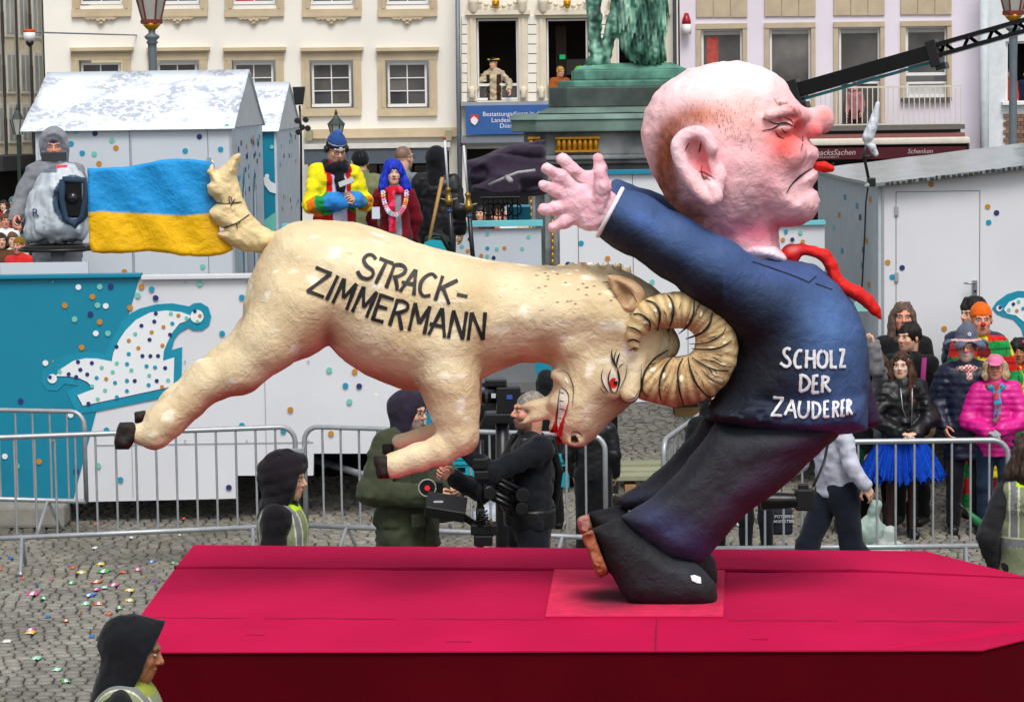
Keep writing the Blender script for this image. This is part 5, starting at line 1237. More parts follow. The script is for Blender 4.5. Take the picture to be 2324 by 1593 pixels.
# ---- painted lines
bh = bvh_of([head, ear]); bj = bvh_of([jacket])
dk = hx('#1c1416'); br = hx('#5f4028')
def S_(k, lst, col, w=None): return [(spline(CR(k, p), 4, False) if len(p) > 2 else CR(k, p), ww, col) for p, ww in lst]
strokes('eye_line', S_('3', [([(1400, 698), (1450, 712), (1500, 705), (1560, 735)], 3.6), ([(1360, 750), (1420, 742), (1470, 715), (1520, 720)], 3), ([(1490, 675), (1530, 690), (1545, 715)], 2.4), ([(1475, 735), (1490, 760), (1515, 765)], 2.6), ([(1440, 755), (1460, 782), (1495, 797)], 2.4), ([(1370, 752), (1400, 745)], 2), ([(1408, 690), (1420, 700)], 2)], dk), bh, man, taper=.7)
strokes('mouth_line', S_('3', [([(1505, 1110), (1535, 1060), (1600, 1000), (1680, 950)], 4), ([(1600, 780), (1596, 830), (1588, 870)], 2)], hx('#2a0f16')), bh, man, taper=.6)
hl = []; q = random.Random(3)
for i in range(330):
    an = q.uniform(-10, 175); rr_ = q.uniform(92, 150)
    if an < 60: rr_ = q.uniform(70, 150)*(.7+an/200)
    x = 1640-math.cos(R(an-45))*rr_*1.05+20; y = 372-math.sin(R(an-45))*rr_*1.1
    if 1525 < x < 1640 and 292 < y < 460: continue
    if y < 225 or x < 1478 or x > 1712: continue
    t = R(an-45+90)+q.uniform(-.2, .2); L = q.uniform(4, 8); dx, dy = math.cos(t)*L*.4+1.5, math.sin(t)*L*.3+L*.6
    hl.append(([(x, y), (x+dx*.6, y+dy)], q.uniform(1, 1.8), br if q.random() < .7 else hx('#7c4f35')))
for i in range(46):
    x = q.uniform(1625, 1705); y = 262+(x-1625)*.85+q.uniform(-20, 26); hl.append(([(x, y), (x+1.5, y+6)], 1.4, br))
for i in range(60):
    t = q.random(); x = 1756+62*t; y = 224+26*t+q.uniform(-3, 5)+4*math.sin(t*9); hl.append(([(x, y), (x+3.5, y+7)], 1.3, hx('#8b6a45')))
strokes('hair_dash', hl, bh, man, kind='stuff', taper=.5, label='short painted brown hair dashes on temple and brow')
strokes('ear_line', S_('3', [([(1015, 810), (1010, 845), (1000, 880)], 3.5), ([(950, 820), (930, 850), (922, 870)], 2.2), ([(1020, 950), (1015, 985), (1035, 1030), (1050, 1010)], 3), ([(1000, 990), (1020, 985), (1060, 1005), (1100, 1030)], 2.2), ([(1030, 1010), (1070, 1035)], 2)], hx('#4a1a14')), bh, man, taper=.7)
strokes('lapel_line', S_('3b', [([(1310, 85), (1400, 115), (1560, 172), (1633, 205)], 2.6), ([(1633, 205), (1676, 168)], 2.6), ([(1672, 210), (1770, 246)], 2.6)], hx('#10141f')), bj, man)
wl = hx('#d9dadf')
SL = {'S': [([(1015, 330), (985, 308), (945, 325), (938, 385), (1000, 450), (1010, 510), (960, 538), (890, 490)], 1)], 'C': [([(1165, 345), (1120, 338), (1082, 400), (1070, 490), (1100, 548), (1160, 540)], 1)],
 'H': [([(1225, 325), (1215, 555)], 0), ([(1315, 325), (1320, 560)], 0), ([(1225, 440), (1315, 440)], 0)], 'O': [([(1420, 338), (1372, 380), (1366, 500), (1415, 550), (1468, 510), (1475, 390), (1430, 340)], 1)],
 'L': [([(1525, 330), (1530, 560)], 0), ([(1530, 545), (1600, 545)], 0)], 'Z': [([(1630, 332), (1705, 328)], 0), ([(1690, 328), (1645, 540)], 0), ([(1630, 538), (1715, 538)], 0)]}
lw = 7.2
def letters(dct, k, width, colr, bv, par, thick, nm, lab):
    for ch, st in dct.items():
        L = []
        for p, sp in st: L.append((spline(CR(k, p), 4, False) if sp else CR(k, p), width, colr))
        strokes(nm, L, bv, par, off=(.006 if not thick else thick+.001), thick=thick)
letters(SL, 'B', lw, wl, bj, man, .009, 'letter', '')
letters({'D': [([(1150, 630), (1140, 855)], 0), ([(1150, 640), (1220, 670), (1260, 740), (1220, 820), (1140, 850)], 1)], 'E': [([(1310, 645), (1295, 875)], 0), ([(1310, 655), (1368, 650)], 0), ([(1302, 755), (1360, 750)], 0), ([(1295, 865), (1378, 860)], 0)],
 'R': [([(1425, 650), (1415, 865)], 0), ([(1425, 660), (1490, 680), (1485, 725), (1425, 755)], 1), ([(1440, 755), (1518, 852)], 0)]}, 'B', lw, wl, bj, man, .009, 'letter', '')
letters({'Z': [([(798, 925), (935, 937)], 0), ([(925, 940), (785, 1140)], 0), ([(770, 1145), (912, 1152)], 0)], 'A': [([(945, 1145), (1040, 955)], 0), ([(1040, 955), (1085, 1182)], 0), ([(990, 1082), (1070, 1090)], 0)],
 'U': [([(1140, 965), (1120, 1080), (1140, 1160), (1200, 1172), (1240, 1100), (1245, 965)], 1)], 'D': [([(1300, 970), (1300, 1185)], 0), ([(1300, 980), (1370, 1010), (1390, 1080), (1360, 1160), (1300, 1185)], 1)],
 'E': [([(1447, 968), (1443, 1175)], 0), ([(1445, 976), (1503, 970)], 0), ([(1445, 1075), (1495, 1070)], 0), ([(1445, 1168), (1507, 1163)], 0)],
 'R': [([(1560, 968), (1553, 1178)], 0), ([(1560, 976), (1615, 990), (1610, 1040), (1565, 1065)], 1), ([(1578, 1065), (1618, 1165)], 0)],
 'e': [([(1667, 955), (1658, 1165)], 0), ([(1665, 965), (1703, 952)], 0), ([(1660, 1060), (1692, 1050)], 0), ([(1660, 1157), (1702, 1150)], 0)],
 'r': [([(1735, 945), (1730, 1148)], 0), ([(1735, 952), (1772, 965), (1770, 1010), (1735, 1040)], 1), ([(1742, 1038), (1792, 1140)], 0)]}, 'B', lw-1, wl, bj, man, .009, 'letter', '')

# ---------------------------------------------------------------- the ram
rb = at(1100, 1080, YF)
ram = empty('ram_figure', (at(1000, 1236, YF).x, YF, FZ), 'giant cream papier mache ram in mid leap butting the suited man with its curled horns', 'carnival figure')
F_ = Field((255, -225, -1100), (1568, 225, -485), 5.6)
body = [(600, 560), (622, 528), (660, 505), (720, 498), (800, 504), (880, 526), (950, 553), (1040, 576), (1120, 592), (1200, 602), (1262, 604), (1330, 600), (1400, 606), (1450, 630), (1490, 668), (1500, 760), (1440, 825), (1252, 825), (1180, 822), (1110, 852), (1060, 880), (970, 890), (900, 880), (830, 852), (780, 820), (745, 785), (700, 812), (640, 830), (575, 795), (550, 740), (552, 690), (563, 640), (580, 600)]
F_.infl(N(body), 0, 158, 0, Rr=128)
F_.chain([(670, -95, -690), (610, -100, -775), (545, -98, -840), (470, -92, -868), (425, -90, -915), (378, -90, -955), (347, -90, -983)], [86, 66, 50, 42, 35, 37, 34], 30)
F_.chain([(660, 85, -690), (600, 88, -760), (508, 88, -822), (452, 85, -858), (400, 84, -908), (345, 84, -950)], [80, 60, 34, 30, 28, 22], 24)
F_.ell((468, -92, -842), (30, 34, 24), 12, rot=(0, .6, 0)); F_.ell((352, -92, -988), (36, 34, 32), 10); F_.chain([(350, -92, -985), (318, -91, -985), (296, -90, -985)], [26, 19, 18], 12); F_.ell((392, -92, -912), (16, 22, 12), 10, rot=(0, .7, 0)); F_.cap((340, 84, -950), (322, 84, -946), 18, 12, 6)
F_.chain([(1010, -80, -800), (1018, -92, -860), (1026, -92, -900), (1034, -92, -940), (1046, -92, -990)], [76, 62, 54, 47, 41], 28)
F_.chain([(1046, -92, -990), (1000, -94, -1022), (950, -94, -1038), (893, -94, -1056)], [40, 33, 31, 30], 14)
F_.chain([(1030, 80, -820), (1040, 82, -900), (1052, 82, -960)], [66, 48, 34], 24); F_.chain([(1052, 82, -960), (985, 82, -981), (905, 82, -1003)], [30, 20, 17], 10)
headp = [(1262, 660), (1300, 625), (1400, 625), (1480, 650), (1528, 690), (1525, 780), (1505, 830), (1467, 882), (1430, 918), (1382, 961), (1350, 996), (1322, 1015), (1300, 1008), (1280, 1010), (1262, 985), (1243, 975), (1252, 945), (1236, 915), (1254, 880), (1257, 845), (1250, 800), (1250, 720)]
F_.infl(N(headp), -18, 112, 22, Rr=90)
F_.ell((1303, -92, -775), (44, 42, 50), 10); F_.cap((1262, -70, -850), (1290, -88, -868), 15, 13, 8); F_.cap((1290, -88, -868), (1300, -92, -910), 13, 7, 8)
F_.cap((1452, -105, -800), (1428, -118, -895), 20, 21, 8); F_.ell((1390, -108, -868), (24, 12, 40), 8)
F_.cap((1262, -95, -890), (1262, -110, -975), 5, 9, 5, op='s')
F_.ell((1306, -70, -1000), (22, 30, 14), 8); F_.ell((1302, -98, -1000), (10, 14, 6), 4, op='s')
F_.chain([(1245, -30, -915), (1215, -34, -922), (1176, -36, -921)], [18, 15, 4], 8); F_.chain([(1246, -30, -935), (1215, -34, -945), (1181, -36, -961)], [17, 13, 4], 8); F_.chain([(1246, -20, -925), (1200, 10, -940)], [16, 5], 8)
F_.cap((1500, -30, -780), (1475, -40, -800), 44, 40, 14)
q = random.Random(5)
for i in range(20):
    x = 1265+i*8.5+q.uniform(-3, 3); w = q.uniform(-60, 60); y = 606-abs(w)*.0-math.sin((x-1262)/170*3.14)*4 + (max(0, x-1400)*.25)
    F_.cap((x, w, -y-6), (x+q.uniform(4, 9), w, -y+q.uniform(7, 12)), 9, 1.5, 4)
F_.disp(dents(3., .045, 31))
cream = hx('#dfcba6')
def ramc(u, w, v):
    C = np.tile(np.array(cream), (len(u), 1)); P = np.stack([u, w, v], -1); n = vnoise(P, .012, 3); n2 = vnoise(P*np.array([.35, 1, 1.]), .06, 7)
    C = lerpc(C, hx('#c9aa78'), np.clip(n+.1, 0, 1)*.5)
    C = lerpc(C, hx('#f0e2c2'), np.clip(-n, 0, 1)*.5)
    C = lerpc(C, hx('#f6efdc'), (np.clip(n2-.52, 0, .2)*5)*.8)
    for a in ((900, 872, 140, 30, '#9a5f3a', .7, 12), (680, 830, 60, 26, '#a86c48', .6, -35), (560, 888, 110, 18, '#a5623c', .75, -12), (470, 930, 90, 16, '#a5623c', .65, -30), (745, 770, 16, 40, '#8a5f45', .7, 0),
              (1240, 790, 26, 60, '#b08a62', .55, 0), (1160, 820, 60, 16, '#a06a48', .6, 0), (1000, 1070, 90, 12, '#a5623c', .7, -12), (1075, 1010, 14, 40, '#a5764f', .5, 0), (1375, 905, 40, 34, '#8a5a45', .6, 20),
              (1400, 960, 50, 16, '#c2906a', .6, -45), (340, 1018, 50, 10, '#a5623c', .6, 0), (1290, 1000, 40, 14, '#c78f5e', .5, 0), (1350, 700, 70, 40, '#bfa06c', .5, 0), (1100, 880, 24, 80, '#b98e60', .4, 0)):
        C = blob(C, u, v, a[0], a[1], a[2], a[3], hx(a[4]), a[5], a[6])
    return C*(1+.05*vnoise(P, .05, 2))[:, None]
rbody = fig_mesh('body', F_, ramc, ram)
def hoofc(u, w, v): return np.tile(np.array(hx('#2a2422')), (len(u), 1))*(1+.3*vnoise(np.stack([u, w, v], -1), .05, 4))[:, None]
for pl, w0, T in (([(272, 958), (304, 957), (314, 975), (306, 1000), (293, 1021), (262, 1020), (259, 1000), (264, 975)], -90, 30), ([(304, 935), (330, 931), (338, 940), (326, 958), (306, 962)], 84, 22),
                  ([(847, 1034), (880, 1033), (888, 1050), (886, 1086), (856, 1087), (850, 1060)], -94, 30), ([(866, 1006), (892, 1006), (896, 1030), (885, 1038), (866, 1030)], 82, 20)):
    xs = [p[0] for p in pl]; ys = [p[1] for p in pl]; F_ = Field((min(xs)-8, w0-T-8, -max(ys)-8), (max(xs)+8, w0+T+8, -min(ys)+8), 3.5)
    F_.infl(N(pl), w0, T, 0, Rr=14); F_.infl(N([(min(xs)-5, sum(ys)/len(ys)-3), (sum(xs)/len(xs), sum(ys)/len(ys)-2), (sum(xs)/len(xs), sum(ys)/len(ys)+3), (min(xs)-5, sum(ys)/len(ys)+5)]), w0, T+5, 2, Rr=3, op='s'); F_.disp(dents(2, .07, 3))
    fig_mesh('hoof', F_, hoofc, ram)
# horns
hp = [(1468, 862), (1530, 866), (1590, 852), (1624, 805), (1620, 745), (1580, 707), (1528, 704), (1482, 710), (1452, 735), (1437, 765), (1444, 795)]
hr = [45, 55, 53, 48, 45, 42, 40, 34, 25, 15, 5]; hw_ = [-70, -90, -105, -112, -118, -126, -135, -146, -152, -152, -148]
def horn(sgn, k=1.):
    P3 = spline([(x, w*sgn, -y) for (x, y), w in zip(hp, hw_)], 6, False); R3 = np.interp(np.linspace(0, 10, len(P3)), range(11), hr)
    R3 = [r_*(1+.045*math.sin(i*2.3)) for i, r_ in enumerate(R3)]
    w0, w1 = (-225, -20) if sgn > 0 else (20, 225)
    F_ = Field((1405, w0, -935), (1690, w1, -650), 4.5); F_.chain(P3, R3, 3); F_.disp(dents(2.2, .06, 41))
    def hc(u, w, v):
        C = np.tile(np.array(hx('#dcbf8a')), (len(u), 1)); P = np.stack([u, w, v], -1); a = np.arctan2(v-785, u-1545); n = np.sin(a*34+vnoise(P, .02, 3)*2)
        C = blob(C, u, v, 1560, 895, 110, 26, hx('#a8714a'), .6); C = lerpc(C, hx('#f1e0b4'), np.clip(n, 0, 1)*.6*np.clip(vnoise(P, .03, 6)+.6, 0, 1)); r_ = np.hypot(u-1545, v-785)
        C = lerpc(C, hx('#6a3d24'), np.clip(-n, 0, 1)*.5); C = lerpc(C, hx('#8a5a38'), np.exp(-((r_-58)/16)**2)*.5); C = blob(C, u, v, 1600, 700, 40, 24, hx('#2a1d15'), .6, 40)
        C = blob(C, u, v, 1545, 912, 60, 12, hx('#8f4f3a'), .5)
        return C
    return fig_mesh('horn', F_, hc, ram)
hn = horn(1); horn(-1)
# ear
F_ = Field((1365, -190, -725), (1480, -70, -610), 3.5)
ep = spline(CR('C', [(468, 105), (560, 105), (640, 125), (710, 155), (765, 205), (790, 270), (740, 320), (690, 370), (655, 425), (590, 390), (555, 330), (520, 240), (490, 160)]), 3)
F_.infl(N(ep), -130, 22, 0, Rr=20); F_.infl(N(spline(CR('C', [(520, 150), (600, 170), (680, 240), (700, 300), (650, 370), (600, 360), (560, 290)]), 3)), -158, 24, 5, Rr=16, op='s'); F_.cap((1440, -120, -690), (1425, -90, -710), 26, 30, 10)
F_.disp(dents(2, .07, 8))
rear = fig_mesh('ear', F_, lambda u, w, v: lerpc(np.tile(np.array(hx('#cdaa84')), (len(u), 1)), hx('#8a6242'), ((w > -146)*np.exp(-((u-1418)/24)**2-((v-665)/30)**2))*.8), ram)
# tail brush and flag
F_ = Field((455, -70, -580), (640, 70, -340), 3)
tl = CR('1', [(1600, 1345), (1575, 1420), (1500, 1448), (1400, 1440), (1300, 1400), (1228, 1338), (1285, 1318), (1240, 1290), (1190, 1240), (1195, 1205), (1240, 1165), (1195, 1120), (1172, 1060), (1200, 1040), (1180, 985), (1195, 950), (1222, 920), (1245, 985), (1300, 930), (1345, 890), (1385, 878), (1372, 940), (1358, 1010), (1382, 1100), (1425, 1205), (1500, 1295), (1570, 1325)])
F_.infl(N(tl), 0, 40, 0, Rr=26, blur=1); F_.cap((590, 0, -540), (640, 0, -560), 22, 30, 8)
F_.disp(dents(4, .06, 9))
tail = fig_mesh('tail', F_, lambda u, w, v: np.tile(np.array(hx('#ddc696')), (len(u), 1))*(1+.16*vnoise(np.stack([u, w, v], -1), .05, 4))[:, None], ram)
F_ = Field((190, -50, -595), (545, 50, -345), 3)
fp = [(198, 381), (240, 381), (293, 378), (330, 370), (368, 363), (407, 360), (440, 362), (485, 368), (495, 420), (492, 480), (500, 530), (530, 566), (510, 577), (475, 583), (415, 581), (385, 576), (340, 571), (277, 575), (230, 576), (207, 573), (202, 554), (200, 480)]
F_.infl(N(fp), 0, 12, 0, Rr=9)
def wave(P): return dents(2., .05, 3)(P)
# gentle wave of the cloth: shift the field in depth
V_, G_ = F_.disp(wave).net(); V_ = relax(V_, G_, 1); V_[:, 1] += 9*np.sin((V_[:, 0]-200)/50.)+3*np.sin(V_[:, 0]/17+V_[:, 2]/23)
u, v = V_[:, 0], -V_[:, 2]; C = np.tile(np.array(hx('#1f8fd0')), (len(u), 1))
dv = np.interp(u, [200, 300, 419, 473, 560], [480, 484, 490, 482, 500])+3*vnoise(np.stack([u, u*0, v], -1), .03, 2)
C = lerpc(C, hx('#e8b40c'), sstep(-2.2, 2.2, v-dv)); C = blob(C, u, v, 478, 430, 14, 60, hx('#1b2c44'), .75); C = blob(C, u, v, 500, 540, 30, 30, hx('#a87a12'), .6); C = blob(C, u, v, 480, 440, 6, 12, hx('#e8d9b0'), .0)
C = C*(1+.08*vnoise(np.stack([u, V_[:, 1], v], -1), .03, 4))[:, None]
Wd = at_np(u, v, YF+V_[:, 1]/SF); flag = link('flag', np_mesh('flag', Wd, G_, PAPER, np.clip(C, 0, 1)), ram); flag['label'] = 'stiff flag with blue upper half and yellow lower half'
bt = bvh_of([tail]); bk = hx('#1e1a1c')
strokes('tie_cord', S_('1', [([(1240, 1165), (1320, 1168), (1386, 1160)], 2.6), ([(1320, 1165), (1312, 1130), (1330, 1140), (1330, 1165), (1350, 1140), (1335, 1165), (1322, 1185)], 2), ([(1285, 1308), (1350, 1285), (1430, 1232)], 2.6), ([(1355, 1280), (1362, 1312)], 2), ([(1380, 1275), (1360, 1290)], 2)], bk), bt, ram)
bb = bvh_of([rbody, hn, rear])
AL = [{'S': [([(890, 215), (850, 168), (795, 165), (748, 220), (780, 290), (852, 345), (850, 410), (790, 443), (715, 420), (675, 352)], 1)], 'T': [([(932, 205), (1092, 265)], 0), ([(1010, 245), (888, 498)], 0)],
 'R': [([(1110, 270), (1008, 548)], 0), ([(1105, 282), (1180, 282), (1232, 325), (1222, 370), (1160, 408), (1085, 425)], 1), ([(1110, 418), (1130, 500), (1135, 578)], 1)], 'A': [([(1168, 590), (1352, 335)], 0), ([(1352, 335), (1330, 632)], 0), ([(1188, 480), (1335, 508)], 0)],
 'C': [([(1590, 435), (1550, 388), (1490, 400), (1420, 470), (1400, 570), (1440, 640), (1522, 632)], 1)], 'K': [([(1665, 408), (1578, 692)], 0), ([(1838, 458), (1625, 560)], 0), ([(1668, 548), (1740, 738)], 0)], '-': [([(1828, 620), (1952, 648)], 0)]},
 {'Z': [([(192, 310), (378, 385)], 0), ([(365, 385), (92, 590)], 0), ([(92, 580), (288, 655)], 0)], 'I': [([(450, 405), (318, 690)], 0)], 'M': [([(388, 728), (522, 440)], 0), ([(522, 440), (512, 668)], 0), ([(512, 668), (668, 500)], 0), ([(662, 500), (548, 805)], 0)],
 'm': [([(614, 828), (748, 535)], 0), ([(748, 535), (745, 775)], 0), ([(745, 775), (905, 595)], 0), ([(900, 595), (778, 892)], 0)], 'E': [([(950, 615), (848, 925)], 0), ([(945, 632), (1098, 682)], 0), ([(895, 757), (1022, 790)], 0), ([(848, 912), (978, 945)], 0)],
 'R': [([(1140, 682), (1048, 988)], 0), ([(1122, 696), (1200, 702), (1260, 742), (1245, 800), (1170, 832), (1110, 842)], 1), ([(1150, 832), (1170, 930), (1188, 1038)], 1)], 'n': [([(1272, 1045), (1348, 722)], 0), ([(1348, 722), (1392, 962)], 0), ([(1392, 962), (1515, 765)], 0), ([(1515, 760), (1450, 1085)], 0)],
 'A': [([(1500, 1092), (1658, 782)], 0), ([(1658, 782), (1685, 1125)], 0), ([(1512, 965), (1668, 998)], 0)], 'N': [([(1730, 1132), (1792, 808)], 0), ([(1792, 808), (1892, 1148)], 0), ([(1892, 1148), (1942, 825)], 0)], 'o': [([(1958, 1155), (2000, 832)], 0), ([(2000, 832), (2132, 1152)], 0), ([(2132, 1152), (2156, 830)], 0)]}]
for d_ in AL: letters(d_, 'A', 8.2, bk, bb, ram, 0, 'painted_letter', '')
ringl = [([(790, 310), (870, 340), (910, 430), (890, 565)], 3.8), ([(970, 265), (1010, 320), (1020, 430), (975, 575)], 3.6), ([(1190, 300), (1185, 420), (1140, 520), (1060, 590)], 3.3), ([(1340, 410), (1320, 500), (1250, 580), (1120, 630)], 3.8), ([(1450, 530), (1420, 590), (1300, 660), (1150, 670)], 2.4), ([(1500, 640), (1430, 690), (1330, 715), (1170, 710)], 3),
 ([(1170, 780), (1260, 840), (1370, 885), (1480, 890)], 2.8), ([(1140, 780), (1160, 880), (1210, 1000), (1290, 1090), (1340, 1110)], 3.3), ([(1100, 785), (1060, 870), (1060, 1000), (1090, 1130), (1110, 1180)], 3), ([(1020, 765), (950, 850), (910, 960), (905, 1060), (920, 1140)], 3), ([(980, 720), (880, 780), (800, 870), (770, 960), (765, 1050), (800, 1105)], 3),
 ([(660, 430), (740, 425), (810, 470), (830, 510), (825, 570)], 3.3), ([(640, 530), (700, 545), (760, 580)], 3), ([(635, 655), (690, 635), (750, 660)], 2.6), ([(660, 725), (700, 705), (740, 710)], 2.4), ([(1500, 860), (1420, 850), (1340, 810), (1230, 800)], 1.6), ([(1440, 1010), (1330, 960), (1250, 880)], 1.6)]
ringl = [(p, w*1.45) for p, w in ringl]
for i in range(46):
    a = rnd.uniform(-2.6, 2.9); r0 = rnd.uniform(215, 330); L = rnd.uniform(40, 90); x0, y0 = 1085+r0*math.cos(a), 690+r0*math.sin(a); b_ = a+rnd.uniform(-.25, .25); ringl.append(([(x0, y0), (x0+L*.5*math.cos(b_), y0+L*.5*math.sin(b_)+4), (x0+L*math.cos(b_+.1), y0+L*math.sin(b_+.1))], rnd.uniform(1, 2))) if 640 < x0+L*math.cos(b_) < 1500 and y0+L*math.sin(b_) < 1150 and (x0 > 800 or y0 < 500) else None
strokes('horn_ring_line', S_('C', ringl, bk), bb, ram, taper=.6, off=.009)
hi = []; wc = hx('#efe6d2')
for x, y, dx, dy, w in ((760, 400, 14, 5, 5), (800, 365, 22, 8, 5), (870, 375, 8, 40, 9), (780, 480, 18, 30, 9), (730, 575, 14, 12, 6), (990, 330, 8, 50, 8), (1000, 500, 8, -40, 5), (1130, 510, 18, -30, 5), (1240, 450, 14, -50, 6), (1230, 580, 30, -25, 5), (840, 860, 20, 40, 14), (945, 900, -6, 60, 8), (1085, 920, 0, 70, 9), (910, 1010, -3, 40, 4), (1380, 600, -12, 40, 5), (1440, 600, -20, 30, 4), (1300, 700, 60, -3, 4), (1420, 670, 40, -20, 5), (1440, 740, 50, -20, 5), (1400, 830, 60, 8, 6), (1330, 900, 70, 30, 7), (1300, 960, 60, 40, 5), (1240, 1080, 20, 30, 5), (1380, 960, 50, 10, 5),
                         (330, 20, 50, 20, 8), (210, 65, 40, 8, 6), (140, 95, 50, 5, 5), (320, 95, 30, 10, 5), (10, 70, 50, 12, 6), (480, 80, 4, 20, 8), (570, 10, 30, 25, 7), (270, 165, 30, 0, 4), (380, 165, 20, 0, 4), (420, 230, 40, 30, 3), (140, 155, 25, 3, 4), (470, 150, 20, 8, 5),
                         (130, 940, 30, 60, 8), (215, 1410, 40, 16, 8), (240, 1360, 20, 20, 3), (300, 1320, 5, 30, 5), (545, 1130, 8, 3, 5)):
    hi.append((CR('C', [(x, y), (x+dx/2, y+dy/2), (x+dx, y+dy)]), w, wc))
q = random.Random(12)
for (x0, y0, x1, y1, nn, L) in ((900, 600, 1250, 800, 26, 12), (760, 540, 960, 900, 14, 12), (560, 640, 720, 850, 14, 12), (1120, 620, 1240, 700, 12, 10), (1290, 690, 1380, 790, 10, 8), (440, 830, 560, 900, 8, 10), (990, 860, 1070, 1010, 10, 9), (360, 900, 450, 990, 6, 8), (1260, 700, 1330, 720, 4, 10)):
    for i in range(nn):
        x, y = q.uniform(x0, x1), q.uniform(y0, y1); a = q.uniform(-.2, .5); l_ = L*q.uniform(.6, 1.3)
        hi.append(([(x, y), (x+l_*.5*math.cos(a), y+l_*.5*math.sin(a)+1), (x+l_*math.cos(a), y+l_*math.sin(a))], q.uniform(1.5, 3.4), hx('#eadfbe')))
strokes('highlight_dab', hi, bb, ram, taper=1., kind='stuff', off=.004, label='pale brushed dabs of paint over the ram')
dd = []
for i in range(26):
    x, y = q.uniform(1200, 1390), q.uniform(618, 690); dd.append(([(x, y), (x+5, y-.5), (x+10, y+1)], 1.9, hx('#6f6248')))
strokes('dark_dab', dd, bb, ram, taper=1., kind='stuff', off=.0045, label='small dark dabs on the neck')
def P_(k, pts, col, nm, off=.006): return patch(nm, CR(k, pts), col, bb, ram, off=off)
P_('C', [(520, 880), (550, 900), (568, 960), (562, 1040), (535, 1068), (505, 1040), (490, 960), (500, 900)], hx('#e9dccb'), 'eye_white')
P_('C', [(440, 885), (470, 930), (490, 1020), (492, 1070), (455, 1020), (435, 950)], hx('#e3cfc0'), 'eyelid_paint')
circ = lambda x, y, r_, n=18: [(x+r_*math.cos(2*math.pi*i/n), y+r_*1.25*math.sin(2*math.pi*i/n)) for i in range(n)]
P_('C', circ(530, 990, 34), hx('#d8241a'), 'iris', .008); P_('C', circ(545, 988, 17), bk, 'pupil', .010); P_('C', circ(550, 970, 5, 8), hx('#ffffff'), 'eye_glint', .012)
strokes('eye_line', S_('C', [([(445, 870), (430, 930), (445, 1000), (490, 1068)], 2.6), ([(512, 868), (490, 930), (490, 990), (520, 1060), (548, 1072)], 3.2), ([(560, 860), (572, 930), (577, 980), (552, 1065)], 5), ([(515, 715), (518, 790), (555, 870)], 5), ([(558, 715), (533, 790), (560, 870)], 2.6), ([(582, 745), (560, 800), (555, 860)], 4.4), ([(612, 830), (590, 845), (568, 875)], 2.6), ([(640, 840), (630, 930), (600, 1000), (580, 1040)], 2.2), ([(580, 1050), (585, 1110), (630, 1152), (690, 1150), (730, 1110), (755, 1030), (758, 900), (760, 830)], 2.4), ([(640, 1125), (700, 1112), (742, 1050)], 1.8), ([(415, 1020), (440, 1060), (480, 1090)], 1.6)], bk), bb, ram, taper=.8, off=.011)
P_('C', [(90, 1030), (130, 1050), (158, 1090), (158, 1150), (132, 1225), (112, 1290), (84, 1395), (60, 1385), (68, 1250), (78, 1120)], hx('#e2d9cc'), 'teeth', .007)
P_('C', [(58, 1210), (72, 1260), (66, 1330), (74, 1392), (40, 1402), (2, 1398), (20, 1370), (46, 1300)], hx('#c81a12'), 'lower_lip', .008)
P_('C', [(160, 1130), (157, 1180), (132, 1250), (104, 1400), (97, 1495), (70, 1488), (60, 1440), (88, 1330), (128, 1240)], hx('#d41c12'), 'upper_lip', .008)
P_('C', [(180, 1422), (218, 1420), (250, 1468), (212, 1478), (182, 1470)], hx('#2a1610'), 'nostril', .006)
strokes('snout_line', S_('C', [([(60, 895), (110, 888), (160, 920), (192, 1000), (200, 1070), (190, 1190)], 2), ([(92, 1028), (78, 1120), (66, 1250), (60, 1385)], 2.6), ([(95, 1028), (135, 1050), (160, 1095), (160, 1150)], 2.6), ([(84, 1065), (125, 1076)], 2), ([(80, 1135), (126, 1140)], 2), ([(78, 1205), (110, 1205), (138, 1222)], 2), ([(72, 1275), (112, 1282)], 2), ([(175, 1420), (200, 1390), (250, 1400), (285, 1440)], 1.8), ([(665, 245), (700, 290), (720, 332)], 2.2)], bk), bb, ram, taper=.7, off=.010)
